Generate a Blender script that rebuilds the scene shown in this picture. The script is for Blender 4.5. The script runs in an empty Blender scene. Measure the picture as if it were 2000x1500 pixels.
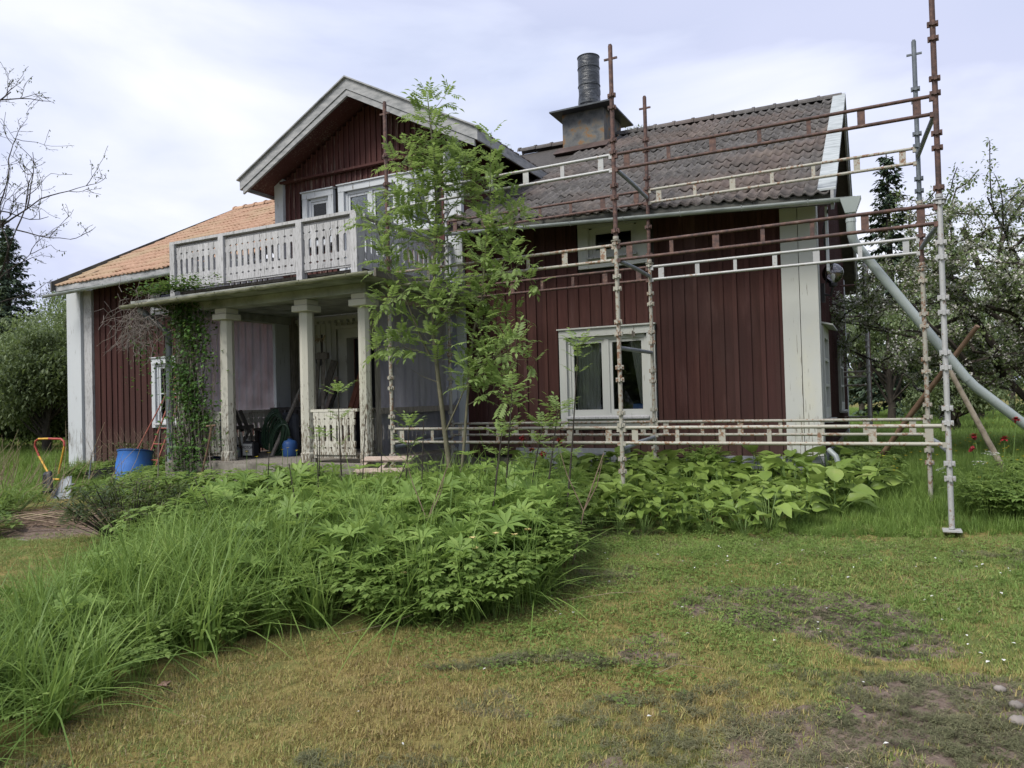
import bpy, math, random
import numpy as np
from mathutils import Vector, Matrix, Euler
random.seed(7)
rng = np.random.default_rng(11)
SC = bpy.context.scene
COL = SC.collection
rad = math.radians

# ------------------------------------------------------------------ camera, sky, sun, exposure
cam = bpy.data.cameras.new('camera')
cam_o = bpy.data.objects.new('camera', cam); COL.objects.link(cam_o)
YAW, PITCH, ROLL = rad(26.94), rad(1.10), rad(1.549)
fwd = Vector((-math.sin(YAW)*math.cos(PITCH), math.cos(YAW)*math.cos(PITCH), math.sin(PITCH)))
rt = Vector((math.cos(YAW), math.sin(YAW), 0)); up = rt.cross(fwd)
rt2 = rt*math.cos(ROLL)-up*math.sin(ROLL); up2 = up*math.cos(ROLL)+rt*math.sin(ROLL)
cam_o.matrix_world = Matrix(((rt2.x, up2.x, -fwd.x, 0), (rt2.y, up2.y, -fwd.y, 0), (rt2.z, up2.z, -fwd.z, 1.283), (0, 0, 0, 1)))
cam.sensor_fit = 'HORIZONTAL'; cam.sensor_width = 36; cam.lens = 36*1420.25/2000
cam.clip_start = 0.05; cam.clip_end = 2000
SC.camera = cam_o
SC.view_settings.view_transform = 'Standard'; SC.view_settings.look = 'None'
SC.view_settings.exposure = 1.46; SC.view_settings.gamma = 1; SC.view_settings.use_curve_mapping = False
SUN_EL, SUN_AZ = rad(52), rad(200)          # azimuth measured from +Y towards +X
w = bpy.data.worlds.new('World'); SC.world = w; w.use_nodes = True
nt = w.node_tree; nt.nodes.clear()
def wn(t, **k):
    n = nt.nodes.new(t)
    for a, b in k.items(): setattr(n, a, b)
    return n
out = wn('ShaderNodeOutputWorld')
sky = wn('ShaderNodeTexSky', sky_type='NISHITA', sun_disc=False)
sky.sun_elevation = SUN_EL; sky.sun_rotation = SUN_AZ; sky.dust_density = 2
bg = wn('ShaderNodeBackground'); bg.inputs[1].default_value = 0.07
nt.links.new(sky.outputs[0], bg.inputs[0])
tc = wn('ShaderNodeTexCoord')
mp = wn('ShaderNodeMapping'); mp.inputs['Scale'].default_value = (1.3, 1.3, 3.6); mp.inputs['Location'].default_value = (3.1, 1.2, 0.4)
nt.links.new(tc.outputs['Generated'], mp.inputs[0])
n1 = wn('ShaderNodeTexNoise'); n1.inputs['Scale'].default_value = 1.5; n1.inputs['Detail'].default_value = 7; n1.inputs['Roughness'].default_value = 0.5; n1.inputs['Distortion'].default_value = 0.35
nt.links.new(mp.outputs[0], n1.inputs[0])
r1 = wn('ShaderNodeValToRGB')
els = r1.color_ramp.elements
els[0].position = 0.39; els[0].color = (0.250, 0.268, 0.352, 1)
els[1].position = 0.61; els[1].color = (0.365, 0.374, 0.408, 1)
e = els.new(0.48); e.color = (0.302, 0.320, 0.398, 1)
nt.links.new(n1.outputs[0], r1.inputs[0])
bg2 = wn('ShaderNodeBackground'); bg2.inputs[1].default_value = 1.0
nt.links.new(r1.outputs[0], bg2.inputs[0])
n2 = wn('ShaderNodeTexNoise'); n2.inputs['Scale'].default_value = 1.1; n2.inputs['Detail'].default_value = 3
nt.links.new(mp.outputs[0], n2.inputs[0])
mr = wn('ShaderNodeMapRange'); mr.inputs[1].default_value = 0.35; mr.inputs[2].default_value = 0.6; mr.inputs[3].default_value = 0.78; mr.inputs[4].default_value = 1.0
nt.links.new(n2.outputs[0], mr.inputs[0])
ms = wn('ShaderNodeMixShader')
nt.links.new(mr.outputs[0], ms.inputs[0]); nt.links.new(bg.outputs[0], ms.inputs[1]); nt.links.new(bg2.outputs[0], ms.inputs[2])
nt.links.new(ms.outputs[0], out.inputs[0])
sd = bpy.data.lights.new('sun', 'SUN'); sd.energy = 1.5; sd.angle = rad(24); sd.color = (1, 0.96, 0.88)
so = bpy.data.objects.new('sun', sd); COL.objects.link(so)
sdir = Vector((math.sin(SUN_AZ)*math.cos(SUN_EL), math.cos(SUN_AZ)*math.cos(SUN_EL), math.sin(SUN_EL)))
so.rotation_euler = sdir.to_track_quat('Z', 'Y').to_euler(); so.location = (0, -5, 20)

# ------------------------------------------------------------------ materials
def newmat(name):
    m = bpy.data.materials.new(name); m.use_nodes = True
    m.node_tree.nodes.clear(); return m, m.node_tree
def N(t, ty, **k):
    n = t.nodes.new(ty)
    for a, b in k.items(): setattr(n, a, b)
    return n
def ramp(t, cols):
    r = N(t, 'ShaderNodeValToRGB'); el = r.color_ramp.elements
    el[0].position, el[0].color = cols[0][0], (*cols[0][1], 1)
    el[1].position, el[1].color = cols[-1][0], (*cols[-1][1], 1)
    for p, c in cols[1:-1]:
        x = el.new(p); x.color = (*c, 1)
    return r
def noise(t, scale, stretch=(1, 1, 1), detail=4, rough=0.6, src='pos', dist=0):
    if src == 'pos': g = N(t, 'ShaderNodeNewGeometry').outputs['Position']
    else: g = N(t, 'ShaderNodeTexCoord').outputs['Object']
    mpn = N(t, 'ShaderNodeMapping'); mpn.inputs['Scale'].default_value = stretch
    t.links.new(g, mpn.inputs[0])
    n = N(t, 'ShaderNodeTexNoise'); n.inputs['Scale'].default_value = scale; n.inputs['Detail'].default_value = detail
    n.inputs['Roughness'].default_value = rough; n.inputs['Distortion'].default_value = dist
    t.links.new(mpn.outputs[0], n.inputs[0]); return n
def mixc(t, fac, a, b, mode='MIX'):
    m = N(t, 'ShaderNodeMix', data_type='RGBA', blend_type=mode)
    for s, v in ((0, fac), (6, a), (7, b)):
        if hasattr(v, 'links'): t.links.new(v, m.inputs[s])
        else: m.inputs[s].default_value = v if s == 0 else (*v, 1)
    return m.outputs[2]
def thr(t, val, lo, hi):
    m = N(t, 'ShaderNodeMapRange', interpolation_type='SMOOTHSTEP'); m.inputs[1].default_value = lo; m.inputs[2].default_value = hi
    t.links.new(val, m.inputs[0]); return m.outputs[0]
def finish(t, col, rough=0.7, metal=0, bump=None, bstr=0.3, bdist=0.01, rnd=0.0, hue=0.0, spec=0.3, rough_out=None):
    if rnd or hue:
        oi = N(t, 'ShaderNodeObjectInfo'); h = N(t, 'ShaderNodeHueSaturation')
        a = N(t, 'ShaderNodeMapRange'); a.inputs[3].default_value = 1-rnd; a.inputs[4].default_value = 1+rnd
        t.links.new(oi.outputs['Random'], a.inputs[0]); t.links.new(a.outputs[0], h.inputs['Value'])
        if hue:
            wnz = N(t, 'ShaderNodeTexWhiteNoise', noise_dimensions='1D'); t.links.new(oi.outputs['Random'], wnz.inputs['W'])
            b = N(t, 'ShaderNodeMapRange'); b.inputs[3].default_value = 0.5-hue; b.inputs[4].default_value = 0.5+hue
            t.links.new(wnz.outputs[0], b.inputs[0]); t.links.new(b.outputs[0], h.inputs['Hue'])
        t.links.new(col, h.inputs['Color']); col = h.outputs[0]
    p = N(t, 'ShaderNodeBsdfPrincipled'); o = N(t, 'ShaderNodeOutputMaterial')
    t.links.new(col, p.inputs['Base Color']) if hasattr(col, 'links') else None
    p.inputs['Roughness'].default_value = rough; p.inputs['Metallic'].default_value = metal
    p.inputs['Specular IOR Level'].default_value = spec
    if rough_out: t.links.new(rough_out, p.inputs['Roughness'])
    if bump:
        b = N(t, 'ShaderNodeBump'); b.inputs['Strength'].default_value = bstr; b.inputs['Distance'].default_value = bdist
        t.links.new(bump, b.inputs['Height']); t.links.new(b.outputs[0], p.inputs['Normal'])
    t.links.new(p.outputs[0], o.inputs[0]); return p
def simple(name, cols, scale=6, stretch=(1, 1, 1), rough=0.7, metal=0, bstr=0.2, bdist=0.005, rnd=0.0, hue=0.0, detail=5, spec=0.3, dist=0):
    m, t = newmat(name); n = noise(t, scale, stretch, detail, 0.6, dist=dist)
    r = ramp(t, cols); t.links.new(n.outputs[0], r.inputs[0])
    finish(t, r.outputs[0], rough, metal, n.outputs[0], bstr, bdist, rnd, hue, spec); return m
def paint(name, base, base2, wood, dirt, amount=0.45, sharp=0.03, vs=(14, 14, 1.2), scale=2.2, rnd=0.05, dirt_amt=0.5, low=None):
    """old paint on wood: flakes off in vertical streaks, dirt in the grain"""
    m, t = newmat(name)
    n = noise(t, scale, vs, 6, 0.65); n2 = noise(t, 1.6, (1, 1, 0.6), 4); n3 = noise(t, 28, (2, 2, .3), 3)
    c = mixc(t, n2.outputs[0], base, base2)
    c = mixc(t, thr(t, n3.outputs[0], 0.45, 0.8), c, dirt) if dirt_amt > .7 else mixc(t, thr(t, n2.outputs[0], 0.55, 0.85), c, dirt)
    wcol = mixc(t, n3.outputs[0], wood, tuple(v*0.55 for v in wood))
    ad = N(t, 'ShaderNodeMath', operation='MULTIPLY_ADD'); t.links.new(n2.outputs[0], ad.inputs[0]); ad.inputs[1].default_value = 0.35
    t.links.new(n.outputs[0], ad.inputs[2])
    f = thr(t, ad.outputs[0], 1.15-amount, 1.15-amount+sharp)
    if low is not None:   # more flaking near the ground, where splash water reaches
        sp = N(t, 'ShaderNodeSeparateXYZ'); g = N(t, 'ShaderNodeNewGeometry'); t.links.new(g.outputs['Position'], sp.inputs[0])
        lz = N(t, 'ShaderNodeMapRange'); lz.inputs[1].default_value = low[0]; lz.inputs[2].default_value = low[1]; lz.inputs[3].default_value = low[2]; lz.inputs[4].default_value = 0
        t.links.new(sp.outputs[2], lz.inputs[0])
        a2 = N(t, 'ShaderNodeMath', operation='ADD'); t.links.new(ad.outputs[0], a2.inputs[0]); t.links.new(lz.outputs[0], a2.inputs[1])
        f = thr(t, a2.outputs[0], 1.15-amount, 1.15-amount+sharp)
    c = mixc(t, f, c, wcol)
    inv = N(t, 'ShaderNodeMath', operation='SUBTRACT'); inv.inputs[0].default_value = 1; t.links.new(f, inv.inputs[1])
    finish(t, c, 0.75, 0, inv.outputs[0], 0.5, 0.004, rnd); return m

M = {}
# Falu red boards
m, t = newmat('falu_red'); a = noise(t, 3, (9, 9, .5), 6, .65); b = noise(t, .7, (1, 1, .5), 3); c_ = noise(t, 60, (3, 3, .3), 3)
col = ramp(t, [(0.25, (0.038, 0.017, 0.015)), (0.5, (0.056, 0.024, 0.021)), (0.8, (0.080, 0.036, 0.031))]); t.links.new(a.outputs[0], col.inputs[0])
cc = mixc(t, thr(t, b.outputs[0], .4, .8), col.outputs[0], (0.050, 0.028, 0.026)); cc = mixc(t, thr(t, c_.outputs[0], .55, .85), cc, (0.034, 0.014, 0.014))
d_ = noise(t, 1.1, (1.4, 1, .35), 5, .7); cc = mixc(t, thr(t, d_.outputs[0], .52, .78), cc, (0.098, 0.056, 0.052)); sp = N(t, 'ShaderNodeSeparateXYZ'); g_n = N(t, 'ShaderNodeNewGeometry'); t.links.new(g_n.outputs['Position'], sp.inputs[0])
lz = N(t, 'ShaderNodeMapRange'); lz.inputs[1].default_value = .25; lz.inputs[2].default_value = 1.0; lz.inputs[3].default_value = .55; lz.inputs[4].default_value = 0; t.links.new(sp.outputs[2], lz.inputs[0])
sm_ = N(t, 'ShaderNodeMath', operation='MULTIPLY'); t.links.new(lz.outputs[0], sm_.inputs[0]); t.links.new(a.outputs[0], sm_.inputs[1]); cc = mixc(t, sm_.outputs[0], cc, (0.13, 0.105, 0.085))
finish(t, cc, .85, 0, c_.outputs[0], .35, .004, .14, .004, .15); M['red'] = m
M['red_worn'] = paint('falu_red_worn', (0.080, 0.027, 0.022), (0.056, 0.021, 0.020), (0.20, 0.15, 0.125), (0.05, 0.018, 0.016), 0.42, .10, (16, 16, .8), 2.5, .15)
M['cream'] = paint('cream_paint', (0.48, 0.49, 0.465), (0.42, 0.43, 0.41), (0.22, 0.19, 0.15), (0.50, 0.49, 0.40), 0.31, .03, (16, 16, .9), 3.2, .04, low=(.3, 1.2, .14))
M['white'] = paint('white_paint', (0.50, 0.525, 0.55), (0.45, 0.475, 0.50), (0.20, 0.18, 0.16), (0.42, 0.44, 0.45), 0.34, .04, (16, 16, .9), 3.0, .04, low=(.0, 1.3, .12))
M['column'] = paint('flaking_column_paint', (0.50, 0.485, 0.425), (0.44, 0.43, 0.375), (0.19, 0.155, 0.115), (0.42, 0.42, 0.32), 0.305, .02, (18, 18, 3), 4.5, .04, low=(.4, 1.8, .22))
M['grey_paint'] = paint('weathered_grey_white_paint', (0.46, 0.46, 0.47), (0.37, 0.37, 0.38), (0.17, 0.16, 0.15), (0.17, 0.17, 0.165), 0.38, .10, (22, 22, 2.5), 4.0, .10, .8)
M['verge'] = simple('verge_paint', [(.3, (0.18, 0.19, 0.195)), (.55, (0.30, 0.305, 0.31)), (.8, (0.40, 0.40, 0.395))], 5, (1, 1, 3), .7, rnd=.05, bstr=.3)
M['ceil'] = simple('porch_ceiling_paint', [(.3, (0.10, 0.11, 0.09)), (.5, (0.26, 0.27, 0.25)), (.75, (0.40, 0.41, 0.39))], 2.2, (1, 1, 1), .8, rnd=.05)
M['shade_white'] = paint('porch_wall_paint', (0.50, 0.50, 0.46), (0.42, 0.42, 0.39), (0.2, 0.18, 0.15), (0.34, 0.34, 0.30), 0.30, .04, rnd=.06)
M['grey_wood'] = simple('grey_weathered_wood', [(.3, (0.10, 0.088, 0.075)), (.6, (0.22, 0.20, 0.175)), (.85, (0.31, 0.29, 0.26))], 4, (12, 12, 1.2), .85, rnd=.15, bstr=.5)
M['plank'] = simple('unpainted_plank', [(.3, (0.20, 0.15, 0.12)), (.6, (0.36, 0.29, 0.25)), (.85, (0.45, 0.38, 0.33))], 5, (2, 8, 8), .8, rnd=.12, bstr=.4)
M['pole_wood'] = simple('pole_wood', [(.3, (0.15, 0.12, 0.09)), (.6, (0.34, 0.29, 0.23)), (.85, (0.42, 0.38, 0.32))], 9, (1, 1, 1), .8, bstr=.5)
M['brown_pole'] = simple('brown_pole_wood', [(.3, (0.09, 0.055, 0.035)), (.6, (0.17, 0.11, 0.075)), (.85, (0.24, 0.17, 0.12))], 9, rough=.8, bstr=.5)
M['dark_wood'] = simple('dark_stained_wood', [(.3, (0.025, 0.022, 0.02)), (.8, (0.065, 0.058, 0.052))], 6, (3, 3, 1), .7, rnd=.2)
M['red_wood'] = simple('red_brown_wood', [(.3, (0.10, 0.035, 0.022)), (.8, (0.17, 0.065, 0.04))], 6, (3, 3, 1), .7, rnd=.2)
M['rust'] = simple('rusty_brown_steel', [(.30, (0.040, 0.027, 0.026)), (.5, (0.088, 0.050, 0.043)), (.62, (0.125, 0.068, 0.052)), (.74, (0.19, 0.15, 0.13))], 22, rough=.7, bstr=.4, rnd=.12, spec=.4)
M['rust_red'] = simple('red_oxide_steel', [(.28, (0.10, 0.045, 0.038)), (.5, (0.17, 0.072, 0.058)), (.75, (0.24, 0.13, 0.10))], 14, rough=.65, bstr=.3, rnd=.1, spec=.4)
m, t = newmat('cream_painted_steel'); a = noise(t, 26, (1, 1, 1), 5, .7); b = noise(t, 4, (1, 1, 1), 3)
ad = N(t, 'ShaderNodeMath', operation='MULTIPLY_ADD'); t.links.new(b.outputs[0], ad.inputs[0]); ad.inputs[1].default_value = .5; t.links.new(a.outputs[0], ad.inputs[2])
cc = mixc(t, b.outputs[0], (0.29, 0.275, 0.215), (0.38, 0.375, 0.345)); cc = mixc(t, thr(t, ad.outputs[0], .76, .86), cc, (0.20, 0.115, 0.07))
finish(t, cc, .6, 0, a.outputs[0], .3, .003, .08, spec=.4); M['cream_steel'] = m
m, t = newmat('galvanised_steel'); a = noise(t, 30, (1, 1, 1), 5, .7); b = noise(t, 5, (1, 1, 1), 3)
ad = N(t, 'ShaderNodeMath', operation='MULTIPLY_ADD'); t.links.new(b.outputs[0], ad.inputs[0]); ad.inputs[1].default_value = .5; t.links.new(a.outputs[0], ad.inputs[2])
cc = mixc(t, b.outputs[0], (0.30, 0.31, 0.32), (0.47, 0.47, 0.46)); cc = mixc(t, thr(t, ad.outputs[0], .84, .95), cc, (0.25, 0.17, 0.12))
finish(t, cc, .55, .25, a.outputs[0], .3, .003, .08, spec=.5); M['galv'] = m
M['blue_steel'] = simple('dark_blue_grey_steel', [(.3, (0.07, 0.085, 0.10)), (.7, (0.17, 0.19, 0.21))], 14, rough=.55, metal=.2, bstr=.2)
M['tube_grey'] = simple('grey_zinc_tube', [(.3, (0.17, 0.19, 0.22)), (.7, (0.30, 0.33, 0.37))], 10, rough=.5, metal=.3, bstr=.15)
M['pipe'] = simple('grey_green_coated_pipe', [(.3, (0.27, 0.31, 0.31)), (.7, (0.36, 0.40, 0.40))], 2, rough=.35, bstr=.05, spec=.5)
M['gutter'] = simple('old_grey_gutter', [(.3, (0.20, 0.22, 0.22)), (.5, (0.32, 0.35, 0.355)), (.8, (0.43, 0.45, 0.46))], 4, (1, 4, 4), .55, bstr=.1)
M['gutter_moss'] = simple('mossy_gutter', [(.3, (0.09, 0.10, 0.055)), (.5, (0.22, 0.225, 0.16)), (.8, (0.36, 0.35, 0.29))], 5, (1, 4, 4), .75, bstr=.2)
M['bitumen'] = simple('dark_roof_felt', [(.3, (0.045, 0.045, 0.042)), (.8, (0.13, 0.13, 0.115))], 6, rough=.9)
# roof tiles
m, t = newmat('old_brown_roof_tile'); a = noise(t, 9, (1, 1, 1), 6, .7); b = noise(t, .55, (1, 1, 1), 3); l_ = noise(t, 42, (1, 1, 1), 4, .7)
col = ramp(t, [(.25, (0.048, 0.046, 0.046)), (.5, (0.090, 0.085, 0.083)), (.75, (0.135, 0.127, 0.123))]); t.links.new(a.outputs[0], col.inputs[0])
cc = mixc(t, thr(t, b.outputs[0], .42, .66), col.outputs[0], (0.115, 0.093, 0.084)); cc = mixc(t, thr(t, l_.outputs[0], .60, .72), cc, (0.30, 0.29, 0.25)); cc = mixc(t, thr(t, a.outputs[0], .62, .78), cc, (0.07, 0.065, 0.058))
finish(t, cc, .85, 0, l_.outputs[0], .4, .004, .20, .008, .2); M['tile'] = m
m, t = newmat('orange_roof_tile'); a = noise(t, 12, (1, 1, 1), 5, .7); b = noise(t, .6, (1, 1, 1), 3)
col = ramp(t, [(.25, (0.24, 0.150, 0.105)), (.5, (0.36, 0.225, 0.155)), (.75, (0.44, 0.30, 0.215))]); t.links.new(a.outputs[0], col.inputs[0])
cc = mixc(t, thr(t, b.outputs[0], .45, .7), col.outputs[0], (0.34, 0.255, 0.165)); finish(t, cc, .8, 0, a.outputs[0], .3, .003, .16, .006, .2); M['tile_orange'] = m
M['slate_skirt'] = simple('grey_foundation_panel', [(.3, (0.19, 0.205, 0.22)), (.7, (0.28, 0.295, 0.315))], 3, (4, 1, 1), .7, rnd=.06, bstr=.1)
M['concrete'] = simple('mossy_concrete', [(.3, (0.10, 0.095, 0.075)), (.55, (0.20, 0.185, 0.16)), (.8, (0.30, 0.28, 0.25))], 8, rough=.9, bstr=.5, bdist=.01)
M['black'] = simple('black_plastic', [(.3, (0.010, 0.010, 0.012)), (.8, (0.022, 0.022, 0.026))], 5, rough=.45, spec=.4)
M['dark_cloth'] = simple('dark_grey_cloth', [(.3, (0.030, 0.034, 0.042)), (.8, (0.075, 0.08, 0.095))], 5, rough=.9)
M['hose_green'] = simple('dark_green_hose', [(.3, (0.015, 0.035, 0.02)), (.8, (0.035, 0.07, 0.04))], 5, rough=.4)
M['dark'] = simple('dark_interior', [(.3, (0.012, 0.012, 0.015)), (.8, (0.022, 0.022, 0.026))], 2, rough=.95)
M['blue'] = simple('blue_plastic', [(.3, (0.035, 0.13, 0.42)), (.7, (0.05, 0.175, 0.52))], 3, rough=.42, bstr=.03, spec=.5)
M['blue_dark'] = simple('dark_blue_plastic', [(.3, (0.02, 0.06, 0.19)), (.7, (0.03, 0.09, 0.26))], 3, rough=.5)
M['yellow'] = simple('worn_yellow_paint', [(.3, (0.46, 0.24, 0.03)), (.7, (0.62, 0.37, 0.06))], 12, rough=.5)
M['redpaint'] = simple('worn_red_paint', [(.3, (0.27, 0.045, 0.04)), (.7, (0.38, 0.08, 0.06))], 12, rough=.5)
M['aluminium'] = simple('dull_aluminium', [(.3, (0.17, 0.19, 0.205)), (.7, (0.28, 0.30, 0.315))], 5, (1, 1, 1), .6, metal=.2, bstr=.08)
M['ladder_red'] = simple('rusty_red_ladder', [(.3, (0.20, 0.055, 0.04)), (.7, (0.33, 0.12, 0.09))], 12, rough=.7)
M['label_white'] = simple('label_white', [(.3, (0.55, 0.56, 0.55)), (.7, (0.66, 0.66, 0.65))], 3, rough=.6, bstr=0)
M['label_black'] = simple('label_black', [(.3, (0.02, 0.02, 0.02)), (.7, (0.03, 0.03, 0.03))], 3, rough=.6, bstr=0)
M['curtain'] = simple('cream_curtain', [(.3, (0.60, 0.57, 0.50)), (.7, (0.76, 0.73, 0.66))], 5, (9, 9, .6), .9)
M['stone_chimney'] = simple('plastered_chimney', [(.3, (0.06, 0.065, 0.07)), (.48, (0.125, 0.128, 0.128)), (.56, (0.16, 0.14, 0.11)), (.61, (0.21, 0.115, 0.055)), (.8, (0.09, 0.083, 0.075))], 5, rough=.9, bstr=.7, bdist=.02, detail=7)
M['flashing'] = simple('rusty_flashing', [(.3, (0.04, 0.030, 0.028)), (.6, (0.085, 0.058, 0.052)), (.85, (0.13, 0.11, 0.105))], 4, rough=.7)
M['sheet_dark'] = simple('dark_sheet_metal', [(.3, (0.035, 0.04, 0.045)), (.8, (0.09, 0.10, 0.11))], 4, rough=.5, metal=.3)
M['stone'] = simple('pale_stone', [(.3, (0.12, 0.11, 0.10)), (.7, (0.27, 0.24, 0.22))], 8, rough=.85)
M['brush'] = simple('dry_twig', [(.3, (0.11, 0.075, 0.055)), (.7, (0.26, 0.19, 0.14))], 12, rough=.9)
M['thatch'] = simple('dead_thatch', [(.3, (0.16, 0.13, 0.08)), (.7, (0.30, 0.25, 0.16))], 8, rough=.9, rnd=.3)
M['straw'] = simple('dry_straw', [(.3, (0.24, 0.185, 0.12)), (.7, (0.38, 0.31, 0.215))], 8, rough=.9, rnd=.2)
# wrap film round the flue
M['film'] = simple('grey_wrapping_film', [(.3, (0.014, 0.017, 0.022)), (.55, (0.030, 0.036, 0.045)), (.8, (0.075, 0.085, 0.10))], 5, (1, 1, 2.6), .38, bstr=.8, bdist=.03, spec=.5, dist=1.0)
def glassy(name, tint=(1, 1, 1), base=.10, rough=0.03):
    m, t = newmat(name)
    tr = N(t, 'ShaderNodeBsdfTransparent'); tr.inputs[0].default_value = (*tint, 1)
    gl = N(t, 'ShaderNodeBsdfGlossy'); gl.inputs['Roughness'].default_value = rough
    fr = N(t, 'ShaderNodeFresnel'); fr.inputs[0].default_value = 1.5
    ad = N(t, 'ShaderNodeMath', operation='ADD'); t.links.new(fr.outputs[0], ad.inputs[0]); ad.inputs[1].default_value = base
    mx = N(t, 'ShaderNodeMixShader'); t.links.new(ad.outputs[0], mx.inputs[0]); t.links.new(tr.outputs[0], mx.inputs[1]); t.links.new(gl.outputs[0], mx.inputs[2])
    o = N(t, 'ShaderNodeOutputMaterial'); t.links.new(mx.outputs[0], o.inputs[0]); return m
M['glass'] = glassy('window_glass', (.80, .83, .83), .0)
M['globe'] = glassy('clear_globe_glass', (.90, .90, .92), .12)
m, t = newmat('cloudy_plastic_sheet')
tr = N(t, 'ShaderNodeBsdfTransparent'); tr.inputs[0].default_value = (.86, .87, .92, 1)
df = N(t, 'ShaderNodeBsdfPrincipled'); df.inputs['Base Color'].default_value = (.22, .23, .29, 1); df.inputs['Roughness'].default_value = .28
n = noise(t, 1.4, (2.5, 2.5, .8), 5, .6, dist=1.2); f = N(t, 'ShaderNodeMapRange'); f.inputs[1].default_value = .35; f.inputs[2].default_value = .75; f.inputs[3].default_value = .42; f.inputs[4].default_value = .74
t.links.new(n.outputs[0], f.inputs[0]); mx = N(t, 'ShaderNodeMixShader'); t.links.new(f.outputs[0], mx.inputs[0]); t.links.new(tr.outputs[0], mx.inputs[1]); t.links.new(df.outputs[0], mx.inputs[2])
bp = N(t, 'ShaderNodeBump'); bp.inputs['Strength'].default_value = .6; bp.inputs['Distance'].default_value = .05; t.links.new(n.outputs[0], bp.inputs['Height']); t.links.new(bp.outputs[0], df.inputs['Normal'])
tls = N(t, 'ShaderNodeBsdfTranslucent'); tls.inputs[0].default_value = (.50, .50, .58, 1); m3 = N(t, 'ShaderNodeMixShader'); m3.inputs[0].default_value = .55
t.links.new(df.outputs[0], m3.inputs[1]); t.links.new(tls.outputs[0], m3.inputs[2]); t.links.new(m3.outputs[0], mx.inputs[2])
o = N(t, 'ShaderNodeOutputMaterial'); t.links.new(mx.outputs[0], o.inputs[0]); M['plastic'] = m
def leafmat(name, cols, trans=.35, rough=.5, zone=None, spec=.25, zscale=1.2):
    """leaf colour varies per leaf (mesh island) and in drifts over the plant"""
    m, t = newmat(name); g = N(t, 'ShaderNodeNewGeometry'); r = ramp(t, cols)
    n = noise(t, zscale, (1, 1, 1), 3)
    oi = N(t, 'ShaderNodeObjectInfo')
    a = N(t, 'ShaderNodeMath', operation='ADD'); t.links.new(g.outputs['Random Per Island'], a.inputs[0]); t.links.new(oi.outputs['Random'], a.inputs[1])
    fr = N(t, 'ShaderNodeMath', operation='FRACT'); t.links.new(a.outputs[0], fr.inputs[0])
    mm = N(t, 'ShaderNodeMath', operation='MULTIPLY_ADD'); t.links.new(fr.outputs[0], mm.inputs[0]); mm.inputs[1].default_value = .55
    n_ = N(t, 'ShaderNodeMapRange'); n_.inputs[1].default_value = .3; n_.inputs[2].default_value = .7; n_.inputs[3].default_value = 0; n_.inputs[4].default_value = .45
    t.links.new(n.outputs[0], n_.inputs[0]); t.links.new(n_.outputs[0], mm.inputs[2]); t.links.new(mm.outputs[0], r.inputs[0])
    p = N(t, 'ShaderNodeBsdfPrincipled'); t.links.new(r.outputs[0], p.inputs['Base Color']); p.inputs['Roughness'].default_value = rough; p.inputs['Specular IOR Level'].default_value = spec
    o = N(t, 'ShaderNodeOutputMaterial')
    if trans:
        tl = N(t, 'ShaderNodeBsdfTranslucent'); gm = mixc(t, .5, r.outputs[0], (0.28, 0.38, 0.09), 'MIX'); t.links.new(gm, tl.inputs[0])
        mx = N(t, 'ShaderNodeMixShader'); mx.inputs[0].default_value = trans
        t.links.new(p.outputs[0], mx.inputs[1]); t.links.new(tl.outputs[0], mx.inputs[2]); t.links.new(mx.outputs[0], o.inputs[0])
    else: t.links.new(p.outputs[0], o.inputs[0])
    return m
M['ash_leaf'] = leafmat('ash_leaf', [(0, (0.125, 0.195, 0.058)), (.5, (0.215, 0.30, 0.10)), (.85, (0.27, 0.37, 0.125)), (1, (0.36, 0.36, 0.18))], .48)
M['lupin'] = leafmat('lupin_leaf', [(0, (0.12, 0.200, 0.050)), (.5, (0.205, 0.315, 0.078)), (1, (0.29, 0.40, 0.11))], .45)
M['broad'] = leafmat('broad_leaf', [(0, (0.125, 0.200, 0.046)), (.5, (0.215, 0.310, 0.072)), (.9, (0.29, 0.39, 0.105)), (1, (0.36, 0.37, 0.15))], .38, .36)
M['tall_grass'] = leafmat('tall_grass_blade', [(0, (0.080, 0.145, 0.034)), (.5, (0.165, 0.260, 0.060)), (.86, (0.25, 0.36, 0.09)), (1, (0.44, 0.40, 0.22))], .38)
M['herb'] = leafmat('herb_leaf', [(0, (0.095, 0.165, 0.042)), (.5, (0.180, 0.270, 0.070)), (.88, (0.26, 0.36, 0.10)), (1, (0.38, 0.36, 0.16))], .45)
M['herb_dark'] = leafmat('dark_herb_leaf', [(0, (0.028, 0.052, 0.020)), (.5, (0.050, 0.080, 0.028)), (1, (0.105, 0.090, 0.040))], .15, .4)
M['vine'] = leafmat('vine_leaf', [(0, (0.028, 0.065, 0.018)), (.5, (0.055, 0.12, 0.028)), (1, (0.10, 0.20, 0.045))], .3)
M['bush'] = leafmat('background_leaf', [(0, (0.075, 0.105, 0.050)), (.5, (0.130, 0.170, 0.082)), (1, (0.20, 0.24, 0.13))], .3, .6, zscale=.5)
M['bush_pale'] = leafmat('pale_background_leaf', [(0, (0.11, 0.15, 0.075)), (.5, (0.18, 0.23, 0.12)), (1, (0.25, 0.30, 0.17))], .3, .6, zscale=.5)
M['apple_leaf'] = leafmat('apple_leaf', [(0, (0.10, 0.145, 0.062)), (.5, (0.17, 0.22, 0.10)), (1, (0.24, 0.29, 0.14))], .3)
M['blossom'] = leafmat('apple_blossom', [(0, (0.50, 0.47, 0.46)), (.5, (0.62, 0.60, 0.58)), (1, (0.72, 0.70, 0.69))], .3)
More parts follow.
